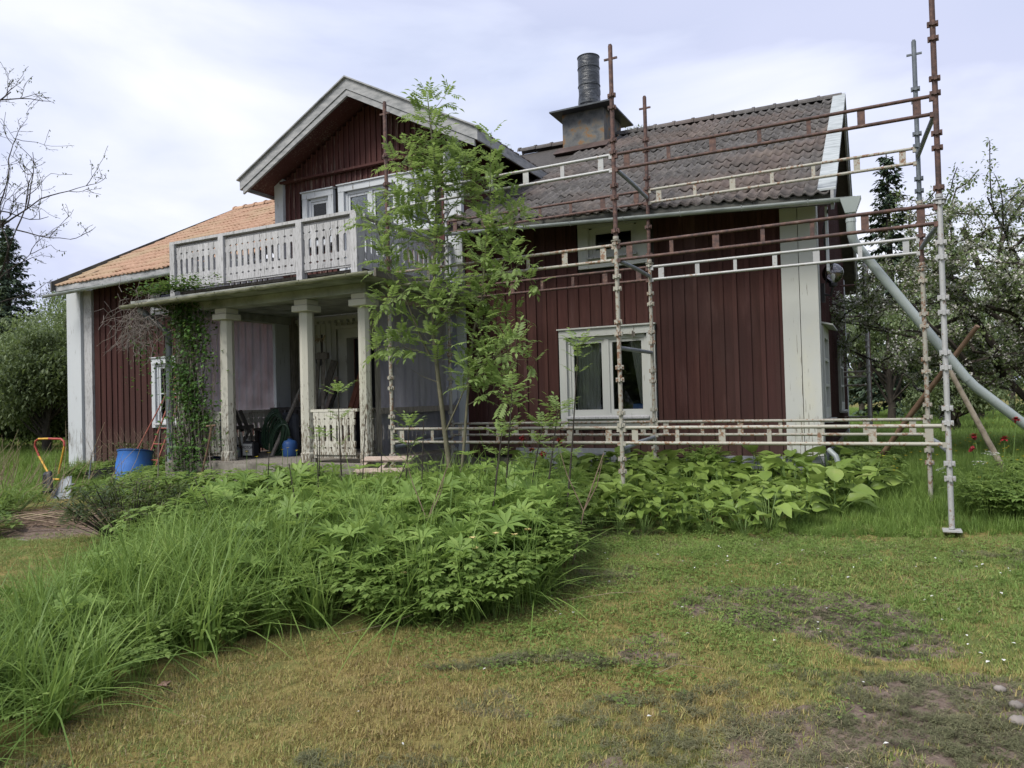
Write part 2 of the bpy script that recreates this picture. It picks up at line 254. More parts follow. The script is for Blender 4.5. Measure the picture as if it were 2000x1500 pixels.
M['spruce'] = leafmat('spruce_needles', [(0, (0.026, 0.045, 0.032)), (.5, (0.048, 0.075, 0.048)), (1, (0.085, 0.118, 0.065))], .05, .7)
M['red_flower'] = leafmat('dark_red_petals', [(0, (0.12, 0.006, 0.012)), (.5, (0.23, 0.012, 0.025)), (1, (0.33, 0.02, 0.04))], .15)
M['yellow_flower'] = leafmat('yellow_petals', [(0, (0.55, 0.38, 0.01)), (1, (0.70, 0.52, 0.03))], .2)
M['pale_flower'] = leafmat('pale_yellow_petals', [(0, (0.42, 0.33, 0.10)), (1, (0.60, 0.52, 0.26))], .2)
M['white_flower'] = leafmat('white_petals', [(0, (0.60, 0.60, 0.58)), (1, (0.74, 0.74, 0.72))], .2)
M['twig_leaf'] = leafmat('sparse_leaf', [(0, (0.05, 0.06, 0.03)), (1, (0.12, 0.13, 0.06))], .2)
M['bark_young'] = simple('young_bark', [(.3, (0.075, 0.075, 0.045)), (.7, (0.16, 0.145, 0.10))], 30, (1, 1, .5), .8, bstr=.4)
M['bark_dark'] = simple('dark_bark', [(.3, (0.022, 0.018, 0.015)), (.7, (0.065, 0.055, 0.045))], 14, (1, 1, .4), .9, bstr=.5)
M['dead_vine'] = simple('dead_vine_stem', [(.3, (0.10, 0.085, 0.075)), (.7, (0.25, 0.22, 0.20))], 20, rough=.9)
M['clip'] = leafmat('drying_clippings', [(0, (0.065, 0.070, 0.035)), (.5, (0.12, 0.125, 0.065)), (.8, (0.19, 0.18, 0.10)), (1, (0.34, 0.28, 0.18))], .1, .8)
M['dead_leaf'] = simple('dead_leaf', [(.3, (0.16, 0.09, 0.07)), (.7, (0.28, 0.19, 0.15))], 20, rough=.8)

# lawn blades: colour from drifts over the ground (moss, dry straw, fresh green), plus a shift per blade
m, t = newmat('mown_grass_blade'); g = N(t, 'ShaderNodeNewGeometry')
n = noise(t, .9, (1, 1, 0), 5, .62); nb = noise(t, 4.5, (1, 1, 0), 4, .6)
at = N(t, 'ShaderNodeAttribute', attribute_name='green', attribute_type='INSTANCER')
s = N(t, 'ShaderNodeMath', operation='MULTIPLY_ADD'); t.links.new(n.outputs[0], s.inputs[0]); s.inputs[1].default_value = .9
s0 = N(t, 'ShaderNodeMath', operation='MULTIPLY_ADD'); t.links.new(nb.outputs[0], s0.inputs[0]); s0.inputs[1].default_value = .7; t.links.new(at.outputs['Fac'], s0.inputs[2]); t.links.new(s0.outputs[0], s.inputs[2])
s2 = N(t, 'ShaderNodeMath', operation='MULTIPLY_ADD'); t.links.new(g.outputs['Random Per Island'], s2.inputs[0]); s2.inputs[1].default_value = .60; t.links.new(s.outputs[0], s2.inputs[2])
s3 = N(t, 'ShaderNodeMath', operation='MULTIPLY'); t.links.new(s2.outputs[0], s3.inputs[0]); s3.inputs[1].default_value = .5
r = ramp(t, [(.28, (0.29, 0.22, 0.10)), (.40, (0.37, 0.31, 0.115)), (.50, (0.28, 0.295, 0.10)), (.64, (0.175, 0.25, 0.07)), (.84, (0.26, 0.38, 0.11))]); t.links.new(s3.outputs[0], r.inputs[0])
dr = mixc(t, thr(t, g.outputs['Random Per Island'], .93, .94), r.outputs[0], (0.34, 0.27, 0.15))
p = N(t, 'ShaderNodeBsdfPrincipled'); t.links.new(dr, p.inputs['Base Color']); p.inputs['Roughness'].default_value = .6; p.inputs['Specular IOR Level'].default_value = .2
tl = N(t, 'ShaderNodeBsdfTranslucent'); t.links.new(dr, tl.inputs[0]); mx = N(t, 'ShaderNodeMixShader'); mx.inputs[0].default_value = .25
t.links.new(p.outputs[0], mx.inputs[1]); t.links.new(tl.outputs[0], mx.inputs[2]); o = N(t, 'ShaderNodeOutputMaterial'); t.links.new(mx.outputs[0], o.inputs[0]); M['lawn'] = m
# ground: moss, litter and bare soil, masks painted from the ground's own soil map
m, t = newmat('ground_soil_and_moss'); a = noise(t, 22, (1, 1, 1), 7, .7); b = noise(t, 1.2, (1, 1, 0), 5, .6); c_ = noise(t, 90, (1, 1, 1), 3)
moss = ramp(t, [(.3, (0.11, 0.09, 0.035)), (.5, (0.20, 0.16, 0.06)), (.7, (0.26, 0.21, 0.085))]); t.links.new(a.outputs[0], moss.inputs[0])
gr = mixc(t, thr(t, b.outputs[0], .42, .6), moss.outputs[0], (0.105, 0.125, 0.042))
soil = ramp(t, [(.3, (0.085, 0.062, 0.050)), (.6, (0.185, 0.142, 0.118)), (.8, (0.27, 0.215, 0.185))]); t.links.new(a.outputs[0], soil.inputs[0])
at = N(t, 'ShaderNodeAttribute', attribute_name='bare'); ad = N(t, 'ShaderNodeMath', operation='MULTIPLY_ADD'); t.links.new(c_.outputs[0], ad.inputs[0]); ad.inputs[1].default_value = .5; t.links.new(at.outputs['Fac'], ad.inputs[2])
cc = mixc(t, thr(t, ad.outputs[0], .55, .8), gr, soil.outputs[0]); finish(t, cc, .95, 0, a.outputs[0], .9, .02, spec=.1); M['ground'] = m

# ------------------------------------------------------------------ mesh helpers
WL = {}
def tag(o, label=None, cat=None, group=None, kind=None):
    for k, v in (('label', label), ('category', cat), ('group', group), ('kind', kind)):
        if v: o[k] = v
    return o
def link(o, parent=None, loc=(0, 0, 0)):
    """link at world location loc under parent"""
    COL.objects.link(o); loc = Vector(loc); WL[o.name] = loc
    if parent is not None:
        o.parent = parent; o.location = loc-WL[parent.name]
    else: o.location = loc
    return o
def empty(name, loc, label=None, cat=None, group=None, parent=None):
    o = bpy.data.objects.new(name, None); o.empty_display_size = .1
    link(o, parent, loc); return tag(o, label, cat, group)
def np_mesh(name, V, F, mat=None, smooth=False):
    """V (n,3); F list of (m,k) index arrays"""
    me = bpy.data.meshes.new(name); V = np.asarray(V, np.float32)
    me.vertices.add(len(V)); me.vertices.foreach_set('co', V.ravel())
    Fs = [np.asarray(f, np.int32) for f in F if len(f)]
    loops = np.concatenate([f.ravel() for f in Fs]); me.loops.add(len(loops)); me.loops.foreach_set('vertex_index', loops)
    cnt = np.concatenate([np.full(len(f), f.shape[1], np.int32) for f in Fs]); st = np.concatenate([[0], np.cumsum(cnt)[:-1]]).astype(np.int32)
    me.polygons.add(len(cnt)); me.polygons.foreach_set('loop_start', st); me.polygons.foreach_set('loop_total', cnt)
    if smooth: me.polygons.foreach_set('use_smooth', np.ones(len(cnt), bool))
    me.update(calc_edges=True)
    if mat: me.materials.append(mat)
    return me
class MB:
    def __init__(s): s.v = []; s.f = []
    def add(s, vs, fs):
        k = len(s.v); s.v += [tuple(v) for v in vs]; s.f += [tuple(i+k for i in f) for f in fs]; return s
    def box(s, x0, x1, y0, y1, z0, z1):
        return s.add([(x, y, z) for z in (z0, z1) for y in (y0, y1) for x in (x0, x1)],
                     [(0, 2, 3, 1), (4, 5, 7, 6), (0, 1, 5, 4), (2, 6, 7, 3), (0, 4, 6, 2), (1, 3, 7, 5)])
    def bar(s, a, b, w_, h, upv=(0, 0, 1), w2=None, h2=None):
        a, b = Vector(a), Vector(b); d = (b-a).normalized(); x = d.cross(Vector(upv))
        if x.length < 1e-4: x = d.cross(Vector((1, 0, 0)))
        x.normalize(); u = x.cross(d); w2 = w2 or w_; h2 = h2 or h
        vs = [p+x*sx*ww/2+u*su*hh/2 for p, ww, hh in ((a, w_, h), (b, w2, h2)) for sx, su in ((-1, -1), (1, -1), (1, 1), (-1, 1))]
        return s.add(vs, [(3, 2, 1, 0), (4, 5, 6, 7), (0, 1, 5, 4), (1, 2, 6, 5), (2, 3, 7, 6), (3, 0, 4, 7)])
    def tube(s, pts, r, n=8, cap=True):
        pts = [Vector(p) for p in pts]; rs = r if isinstance(r, (list, tuple)) else [r]*len(pts); rings = []
        pd = None; vs = []; fs = []
        for i, p in enumerate(pts):
            d = (pts[min(i+1, len(pts)-1)]-pts[max(i-1, 0)]).normalized()
            if pd is None: u = d.orthogonal().normalized()
            else:
                u = u-d*u.dot(d); u.normalize()
            pd = d; v_ = d.cross(u)
            vs += [p+(u*math.cos(2*math.pi*k/n)+v_*math.sin(2*math.pi*k/n))*rs[i] for k in range(n)]
        for i in range(len(pts)-1):
            fs += [(i*n+k, i*n+(k+1) % n, (i+1)*n+(k+1) % n, (i+1)*n+k) for k in range(n)]
        if cap: fs += [tuple(reversed(range(n))), tuple(range((len(pts)-1)*n, len(pts)*n))]
        return s.add(vs, fs)
    def lathe(s, c, prof, n=16, cap=True):
        vs = [(c[0]+r*math.cos(2*math.pi*k/n), c[1]+r*math.sin(2*math.pi*k/n), c[2]+z) for r, z in prof for k in range(n)]
        fs = [(i*n+k, i*n+(k+1) % n, (i+1)*n+(k+1) % n, (i+1)*n+k) for i in range(len(prof)-1) for k in range(n)]
        if cap: fs += [tuple(reversed(range(n))), tuple(range((len(prof)-1)*n, len(prof)*n))]
        return s.add(vs, fs)
    def poly(s, pts, off):
        """extrude a closed outline by vector off"""
        n = len(pts); off = Vector(off); a = [Vector(p) for p in pts]
        return s.add(a+[p+off for p in a], [tuple(range(n)), tuple(reversed(range(n, 2*n)))]+[(i, i+n, (i+1) % n+n, (i+1) % n) for i in range(n)])
    def build(s, name, mat, parent=None, smooth=False, origin=None, bevel=0):
        V = np.array(s.v, float)
        if origin is None: origin = ((V[:, 0].min()+V[:, 0].max())/2, (V[:, 1].min()+V[:, 1].max())/2, V[:, 2].min())
        me = bpy.data.meshes.new(name); me.from_pydata((V-np.array(origin)).tolist(), [], s.f)
        if smooth: me.polygons.foreach_set('use_smooth', [True]*len(me.polygons))
        me.materials.append(mat); o = bpy.data.objects.new(name, me); link(o, parent, origin)
        if smooth and hasattr(me, 'set_sharp_from_angle'): me.set_sharp_from_angle(angle=rad(50))
        if bevel:
            md = o.modifiers.new('bevel', 'BEVEL'); md.width = bevel; md.segments = 1
        return o
_bx = {}
def sbox(name, mat, parent, x0, x1, y0, y1, z0, z1):
    """a board: unit box mesh shared by all boards of one material, scaled to size"""
    k = mat.name
    if k not in _bx:
        me = bpy.data.meshes.new('board'); b = MB().box(-.5, .5, -.5, .5, 0, 1); me.from_pydata(b.v, [], b.f); me.materials.append(mat); _bx[k] = me
    o = bpy.data.objects.new(name, _bx[k]); link(o, parent, ((x0+x1)/2, (y0+y1)/2, z0)); o.scale = (x1-x0, y1-y0, z1-z0); return o
def inst(me, name, parent, loc, rot=(0, 0, 0), scale=1):
    o = bpy.data.objects.new(name, me); link(o, parent, loc)
    o.rotation_euler = rot; o.scale = (scale,)*3 if not isinstance(scale, tuple) else scale; return o
def split_spans(a, b, z0, z1, holes, lo, hi):
    """vertical spans [lo,hi] of a board between x a..b, minus the holes (x0,x1,z0,z1) it crosses"""
    sp = [(lo, hi)]
    for hx0, hx1, hz0, hz1 in holes:
        if hx1 <= a+.005 or hx0 >= b-.005: continue
        ns = []
        for s0, s1 in sp:
            if hz1 <= s0 or hz0 >= s1: ns.append((s0, s1)); continue
            if hz0-s0 > .03: ns.append((s0, hz0))
            if s1-hz1 > .03: ns.append((hz1, s1))
        sp = ns
    return sp
# ------------------------------------------------------------------ terrain height
_wr = np.random.default_rng(3)
_waves = [(a, f, p) for a, f, p in zip(_wr.uniform(0, 6.28, 24), np.geomspace(.15, 9, 24), _wr.uniform(0, 6.28, 24))]
def gz(x, y):
    x = np.asarray(x, float); y = np.asarray(y, float)
    z = np.interp(y, [-5, 2, 5, 7.6, 9.2, 9.8, 18, 40, 400], [-.40, -.34, -.17, -.03, .03, .14, .10, .0, 0])
    z = z-.16*np.clip((-x-9.5)/4, 0, 1)*np.clip((12-y)/3, 0, 1)
    for a, f, p in _waves: z = z+.012*np.sin((x*math.cos(a)+y*math.sin(a))*f+p)/(1+f*.55)
    return z
def bare(x, y):
    """0..1, how bare the soil is (worn lawn patches)"""
    b = np.zeros(np.shape(x))
    for cx, cy, rx, ry, s in ((-.62, 5.15, .78, .48, 1), (.0, 3.25, .70, .65, 1), (.35, 3.9, .6, .55, .95), (-1.0, 2.9, .4, .25, .55), (-1.6, 2.4, .35, .2, .5), (-.1, 4.75, .5, .3, .7), (-9.0, 5.6, .9, .8, 1), (-1.9, 3.3, .35, .2, .35), (-1.25, 4.25, .3, .25, .5)):
        d = ((x-cx)/rx)**2+((y-cy)/ry)**2
        b = np.maximum(b, s*np.clip(1.35-d, 0, 1))
    for a, f, p in _waves[10:]: b = b+.07*np.sin((x*math.cos(a)+y*math.sin(a))*f*2.2+p)*np.clip(b*4, 0, 1)
    return np.clip(b, 0, 1)
def axis(lo, hi, fine, a, b, coarse):
    """fine spacing inside a..b, growing outside to lo/hi"""
    m_ = list(np.arange(a, b, fine)); l_ = [a]; s = fine
    while l_[-1] > lo: s = min(s*1.25, coarse); l_.append(l_[-1]-s)
    r_ = [b]; s = fine
    while r_[-1] < hi: s = min(s*1.25, coarse); r_.append(r_[-1]+s)
    return np.array(sorted(l_[1:])+m_+r_)
xs = axis(-300, 300, .045, -7, 2.5, 25); ys = axis(-40, 420, .045, 1, 9, 25)
gx, gy = np.meshgrid(xs, ys); Z = gz(gx, gy)
lump = rng.normal(0, .006, Z.shape)*((gx > -7) & (gx < 2.5) & (gy > 1) & (gy < 9)); Z = Z+lump
nx, ny = len(xs), len(ys); ii = (np.arange(ny-1)[:, None]*nx+np.arange(nx-1)[None]).ravel()
gme = np_mesh('ground', np.stack([gx, gy, Z], -1).reshape(-1, 3), [np.stack([ii, ii+1, ii+nx+1, ii+nx], 1)], M['ground'], True)
ba = gme.attributes.new('bare', 'FLOAT', 'POINT'); ba.data.foreach_set('value', bare(gx, gy).ravel().astype(np.float32))
g_o = bpy.data.objects.new('ground', gme); link(g_o); g_o['kind'] = 'structure'

# ------------------------------------------------------------------ the house
HOUSE = empty('house', (-8, 13.5, .1), 'old red wooden house with white trim, gabled dormer, balcony and tiled roof behind the scaffolding', 'house')
XL, XR, YF, YB = -15.72, -.69, 9.8, 17.9
def ez(x): return float(np.interp(x, [-15.5, -11.7, -5.7, -4.1, -.5], [3.90, 3.94, 3.88, 3.80, 3.585]))   # the old eaves sag towards the right
def rz(x): return float(np.interp(x, [-15.4, -6.84, -.5], [6.50, 6.54, 6.385]))
def roofz(x, y): return ez(x)+(rz(x)-ez(x))*(y-9.3)/4.7
def wall_back(name, x0, x1, z0, z1, holes, y=9.83, th=.12, topf=None, mat=None, parent=None):
    """solid wall core with real openings"""
    b = MB(); xsn = sorted({x0, x1, *[h[0] for h in holes], *[h[1] for h in holes]})
    for a, c in zip(xsn[:-1], xsn[1:]):
        for s0, s1 in split_spans(a, c, z0, z1, holes, z0, z1): b.box(a, c, y, y+th, s0, s1)
    return b.build(name, mat or M['dark_wood'], parent or HOUSE)
def boards(wall, mat, x0, x1, z0, ztop, holes, pitch=.17, y=9.81, batten=True, jitter=.004, bw=.055):
    x = x0
    while x < x1-.02:
        e_ = min(x+pitch, x1)
        zt = ztop(.5*(x+e_)) if callable(ztop) else ztop
        for s0, s1 in split_spans(x, e_, z0, zt, holes, z0, zt):
            j = random.uniform(0, jitter)
            hz = [h for h in holes if h[0] < e_ and h[1] > x]
            sbox('board', mat, wall, x+.002, e_-.002, y-j, y+.02, s0, s1)
        if batten and x > x0+.01:
            for s0, s1 in split_spans(x-bw/2, x+bw/2, z0, zt, holes, z0, zt):
                j = random.uniform(0, .004); k = random.uniform(-.003, .003)
                sbox('batten', mat, wall, x-bw/2+k, x+bw/2+k, y-.022-j, y-.005, s0, s1)
        x = e_
def window(name, x0, x1, z0, z1, cas=.12, sashes=2, mat=None, y=9.8, sill=True, top=.13, apron=0, mw=.07, parent=None, munt=0):
    """opening x0..x1,z0..z1: casing boards, sashes with frames, panes, sill"""
    mat = mat or M['cream']
    fr = MB().box(x0-.02, x0+.03, y-.01, y+.13, z0, z1).box(x1-.03, x1+.02, y-.01, y+.13, z0, z1).box(x0+.03, x1-.03, y-.01, y+.13, z1-.03, z1+.02).box(x0+.03, x1-.03, y-.01, y+.13, z0-.02, z0+.03)
    W = fr.build(name, mat, parent or HOUSE)
    for a, b_ in ((x0-cas, x0-.02), (x1+.02, x1+cas)): sbox('casing', mat, W, a, b_, y-.055, y+.01, z0-apron-.0, z1+.02)
    sbox('casing', mat, W, x0-cas, x1+cas, y-.060, y+.01, z1+.022, z1+top)
    sbox('drip_board', mat, W, x0-cas-.02, x1+cas+.02, y-.085, y+.01, z1+top+.002, z1+top+.022)
    if apron: sbox('apron', mat, W, x0-.018, x1+.018, y-.045, y+.01, z0-apron, z0-.045)
    if sill:
        MB().add([(x0-.03, y-.10, z0-.045), (x1+.03, y-.10, z0-.045), (x1+.03, y+.05, z0-.045), (x0-.03, y+.05, z0-.045), (x0-.03, y-.10, z0-.02), (x1+.03, y-.10, z0-.02), (x1+.03, y+.05, z0+.01), (x0-.03, y+.05, z0+.01)],
                 [(3, 2, 1, 0), (4, 5, 6, 7), (0, 1, 5, 4), (1, 2, 6, 5), (2, 3, 7, 6), (3, 0, 4, 7)]).build('sill', M['grey_paint'], W)
    wd = (x1-x0-.06-(mw if sashes == 2 else 0))/sashes; f = .045
    if sashes == 2: sbox('mullion', mat, W, x0+.03+wd, x0+.03+wd+mw, y-.012, y+.06, z0+.03, z1-.03)
    for k in range(sashes):
        a = x0+.03+k*(wd+mw); b_ = a+wd; c, d = z0+.03, z1-.03; sb = MB()
        sb.box(a, a+f, y+.005, y+.045, c, d).box(b_-f, b_, y+.005, y+.045, c, d).box(a+f, b_-f, y+.006, y+.044, c, c+f+.01).box(a+f, b_-f, y+.006, y+.044, d-f, d)
        for q_ in range(munt):
            zz = c+f+(d-c-2*f)*(q_+1)/(munt+1); sb.box(a+f, b_-f, y+.010, y+.040, zz-.012, zz+.012)
        sb.build('sash', mat, W)
        sbox('pane', M['glass'], W, a+f, b_-f, y+.022, y+.026, c+f+.01, d-f)
    return W
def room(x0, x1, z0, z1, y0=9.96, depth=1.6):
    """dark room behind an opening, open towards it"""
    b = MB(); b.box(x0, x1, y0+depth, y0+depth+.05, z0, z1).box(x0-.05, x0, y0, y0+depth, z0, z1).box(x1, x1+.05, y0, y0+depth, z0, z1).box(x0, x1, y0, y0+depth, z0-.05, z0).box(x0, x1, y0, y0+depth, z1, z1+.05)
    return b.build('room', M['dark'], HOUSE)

# --- main wall, right of the dormer
W1 = (-4.04, -2.88, 1.00, 2.11); W2 = (-3.66, -2.98, 3.27, 3.66)
hol = [W1, W2]; cas = [(-4.17, -2.75, .87, 2.24), (-3.85, -2.80, 3.05, 3.80)]
mw_ = wall_back('main_wall', -5.75, -1.08, .38, 3.80, hol)
boards(mw_, M['red'], -5.76, -1.09, .42, lambda x: ez(x)+.05, cas)
w1o = window('window', *W1, cas=.13, mat=M['cream'], apron=0)
sbox('casing', M['cream'], w1o, -4.17, -4.06, 9.745, 9.81, .80, 1.0); sbox('casing', M['cream'], w1o, -2.86, -2.75, 9.745, 9.81, .80, 1.0)
sbox('apron', M['shade_white'], w1o, -4.058, -2.862, 9.77, 9.81, .80, .95)
window('window', *W2, cas=.17, sashes=1, mat=M['cream'], apron=.17, sill=True, top=.12)
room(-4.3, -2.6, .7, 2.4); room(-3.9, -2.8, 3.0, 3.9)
def curtain(xa, xb, xa2, xb2, z0, z1, y=9.99):
    """hanging folds; bottom edge xa2..xb2 shows the cloth drawn aside"""
    n = 40; vs = []; m_ = 8
    for j in range(m_+1):
        s = j/m_
        for i in range(n+1):
            u = i/n; x = (xa+(xb-xa)*u)*(1-s)+(xa2+(xb2-xa2)*u)*s
            vs.append((x, y+.014*math.sin(u*44+.6*math.sin(s*4)), z1+(z0-z1)*s))
    fs = [(j*(n+1)+i, j*(n+1)+i+1, (j+1)*(n+1)+i+1, (j+1)*(n+1)+i) for j in range(m_) for i in range(n)]
    MB().add(vs, fs).build('curtain', M['curtain'], w1o, True)
curtain(-4.0, -3.62, -4.0, -3.64, 1.02, 2.1); curtain(-3.18, -2.90, -3.02, -2.90, 1.02, 2.1)
hk = MB().box(-3.06, -3.045, 9.72, 9.74, 2.08, 2.17).box(-3.10, -3.0, 9.725, 9.735, 2.12, 2.13).box(-3.035, -3.02, 9.72, 9.74, 2.09, 2.15).build('window_hook', M['grey_wood'], w1o)
# corner boards and pilasters
sbox('corner_board', M['cream'], HOUSE, -1.09, -.885, 9.765, 9.83, .46, 3.63); sbox('corner_board', M['cream'], HOUSE, -.877, -.665, 9.765, 9.83, .46, 3.61)
sbox('corner_board', M['cream'], HOUSE, -.690, -.662, 9.835, 10.06, .46, 3.75)
sbox('corner_board', M['white'], HOUSE, -15.75, -15.27, 9.70, 9.83, .0, 3.83); sbox('corner_board', M['grey_paint'], HOUSE, -15.262, -14.99, 9.76, 9.83, .0, 3.83)
sbox('corner_board', M['white'], HOUSE, -15.76, -15.72, 9.84, 10.2, .0, 3.83)
sbox('corner_board', M['white'], HOUSE, -6.04, -5.76, 9.745, 9.83, .45, 5.6)
sbox('corner_board', M['white'], HOUSE, -9.66, -9.46, 9.745, 9.83, 3.9, 5.33)
# foundation panels and plate
pl = MB()
for k in range(5): pl.box(-4.9, -3.14, 9.70+.003*k, 9.76, .12+.085*k, .197+.085*k)
pl.build('foundation_panel', M['slate_skirt'], HOUSE)
pl = MB()
for k in range(4): pl.box(-1.95, -.66, 9.70+.003*k, 9.76, .12+.085*k, .197+.085*k)
pl.box(-.70, -.655, 9.77, 12.0, .1, .45); pl.build('foundation_panel', M['slate_skirt'], HOUSE)
MB().box(-3.14, -1.95, 9.74, 9.80, .33, .40).build('sill_plate', M['white'], HOUSE)
MB().box(XL, XR-.03, 9.84, YB, -.1, .38).build('foundation', M['concrete'], HOUSE)
# --- left wall
W5 = (-12.96, -12.3, .98, 2.14); W6 = (-12.95, -12.3, 3.27, 3.64)
lw_ = wall_back('left_wall', -15.2, -9.5, .1, 3.85, [W5, W6])
boards(lw_, M['red'], -14.98, -9.45, .12, lambda x: ez(x)+.03, [(-13.08, -12.18, .85, 2.27), (-13.08, -12.18, 3.12, 3.77)], pitch=.185)
window('window', *W5, cas=.12, sashes=1, mat=M['white'], munt=1, apron=.10); window('window', *W6, cas=.12, sashes=1, mat=M['grey_paint'], apron=.12)
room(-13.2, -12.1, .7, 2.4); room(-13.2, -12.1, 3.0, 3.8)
# --- wall inside the porch: white panelling and the open door
D1 = (-8.10, -7.12, .48, 2.38)
pw_ = wall_back('porch_wall', -9.5, -5.75, .3, 3.1, [D1], mat=M['shade_white'])
boards(pw_, M['shade_white'], -9.44, -6.05, .5, 2.78, [(-8.30, -6.92, .4, 2.55)], pitch=.12, bw=.03)
dr = MB().box(-8.28, -8.10, 9.76, 9.83, .48, 2.5).box(-7.12, -6.94, 9.76, 9.83, .48, 2.5).box(-8.28, -6.94, 9.755, 9.83, 2.38, 2.54).box(-8.34, -6.88, 9.73, 9.83, 2.542, 2.60).build('door_frame', M['shade_white'], HOUSE)
for k in range(26): sbox('dentil', M['shade_white'], dr, -9.3+k*.13, -9.235+k*.13, 9.72, 9.80, 2.655, 2.70)
sbox('frieze', M['shade_white'], dr, -9.4, -6.0, 9.735, 9.80, 2.702, 2.76)
MB().box(-8.10, -7.13, 9.97, 10.0, .48, 2.38).build('door', M['dark'], HOUSE)  # near-black sheet standing for the darkness inside the open doorway
sbox('corner_board', M['grey_wood'], HOUSE, -9.44, -9.22, 9.70, 9.80, .48, 2.8)
# --- dormer front
PX, PZ, HW, SL = -7.50, 6.44, 2.36, .53
def dz(x): return PZ-SL*abs(x-PX)-.14
WA = (-8.88, -8.44, 4.05, 4.85); DD = (-8.06, -7.02, 3.12, 4.86); WB = (-6.74, -6.36, 4.05, 4.85)
b = MB()
for x_, e_ in [(x/100, min(x/100+.1, -5.76)) for x in range(-955, -576, 10)]:
    for s0, s1 in split_spans(x_, e_, 3, 7, [WA, DD, WB], 2.95, dz(.5*(x_+e_))-.02): b.box(x_, e_, 9.83, 9.93, s0, s1)
dw_ = b.build('dormer_wall', M['dark_wood'], HOUSE)
dh = [(-9.02, -8.30, 3.92, 5.02), (-8.22, -6.88, 3.0, 5.03), (-6.88, -6.22, 3.92, 5.02)]
boards(dw_, M['red_worn'], -9.46, -6.05, 3.0, 5.22, dh, pitch=.115, bw=.035)
boards(dw_, M['red_worn'], -9.46, -5.80, 5.26, lambda x: dz(x)-.02, [], pitch=.115, y=9.765, bw=.035)
sbox('drip_moulding', M['red_worn'], dw_, -9.50, -6.05, 9.705, 9.80, 5.225, 5.262)
window('window', *WA, cas=.13, sashes=1, mat=M['white']); window('window', *WB, cas=.13, sashes=1, mat=M['white'])
bd = window('balcony_door', *DD, cas=.14, sashes=2, mat=M['white'], sill=False, munt=0)
for k in range(2):
    a = DD[0]+.09+k*.5; sbox('door_panel', M['white'], bd, a, a+.36, 9.80, 9.835, 3.18, 4.0)
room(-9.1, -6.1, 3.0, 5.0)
# dormer cheeks
MB().box(-5.80, -5.75, 9.84, 12.4, 3.6, 5.45).build('dormer_cheek', M['red_worn'], HOUSE); MB().box(-9.60, -9.55, 9.84, 12.4, 3.6, 5.45).build('dormer_cheek', M['red_worn'], HOUSE)
# --- gable end (right), seen at a grazing angle
GA = (10.25, 11.05, 1.0, 2.0); GB = (14.3, 15.3, 1.0, 2.0)
def gab_top(y): return roofz(XR, y if y < 14 else 28-y)-.12
b = MB(); yy = 9.84
while yy < YB-.01:
    e_ = min(yy+.17, YB); mid = .5*(yy+e_)
    hs = [h for h in (GA, GB) if h[0]-.06 < mid < h[1]+.06]
    sp = [(.38, 1.0), (2.0, gab_top(mid))] if hs else [(.38, gab_top(mid))]
    for s0, s1 in sp: b.box(XR-.12, XR-.03, yy, e_, s0, s1)
    yy = e_
gw_ = b.build('gable_wall', M['dark_wood'], HOUSE)
yy = 10.07
while yy < YB-.2:
    e_ = yy+.17; mid = yy+.085; hs = [h for h in (GA, GB) if h[0]-.1 < mid < h[1]+.1]
    for s0, s1 in ([(.42, .88), (2.14, gab_top(mid))] if hs else [(.42, gab_top(mid))]):
        sbox('board', M['red'], gw_, XR-.03, XR-.010, yy+.002, e_-.002, s0, s1); sbox('batten', M['red'], gw_, XR-.012, XR+.012, yy-.027, yy+.027, s0, s1)
    yy = e_
sbox('corner_board', M['white'], gw_, XR-.02, XR+.02, YB-.25, YB+.02, .3, 3.7)
for h in (GA, GB):
    wf = MB()
    for a, c, d, e_ in ((h[0]-.1, h[0]+.04, h[2]-.1, h[3]+.12), (h[1]-.04, h[1]+.1, h[2]-.1, h[3]+.12), (h[0]+.04, h[1]-.04, h[3]-.04, h[3]+.12), (h[0]+.04, h[1]-.04, h[2]-.1, h[2]+.04), (h[0]+.04, h[1]-.04, 1.32, 1.36), (h[0]+.04, h[1]-.04, 1.66, 1.70)):
        wf.box(XR-.03, XR+.045, a, c, d, e_)
    go = wf.build('window', M['cream'], HOUSE)
    sbox('pane', M['glass'], go, XR-.01, XR-.005, h[0]+.04, h[1]-.04, h[2], h[3])
    MB().add([(XR, h[0]-.14, 2.14), (XR+.16, h[0]-.14, 2.10), (XR+.16, h[1]+.14, 2.10), (XR, h[1]+.14, 2.14), (XR, h[0]-.14, 2.165), (XR+.16, h[0]-.14, 2.12), (XR+.16, h[1]+.14, 2.12), (XR, h[1]+.14, 2.165)],
             [(3, 2, 1, 0), (4, 5, 6, 7), (0, 1, 5, 4), (1, 2, 6, 5), (2, 3, 7, 6), (3, 0, 4, 7)]).build('window_hood', M['cream'], go)
    sbox('sill', M['cream'], go, XR, XR+.12, h[0]-.1, h[1]+.1, .86, .89)
    MB().box(XR-.16, XR-.13, h[0]-.3, h[1]+.3, .8, 2.3).build('room', M['dark'], HOUSE)  # flat near-black plate painted as the unlit inside behind the panes
MB().box(XL, XR-.1, YB-.1, YB, .1, 3.7).build('rear_wall', M['red'], HOUSE); MB().box(XL, XL+.1, 9.9, YB, .1, 3.8).build('end_wall', M['red'], HOUSE)
MB().poly([(XL, 9.9, 3.7), (XL, YB, 3.7), (XL, 14, 6.3)], (.1, 0, 0)).build('end_gable', M['red'], HOUSE)

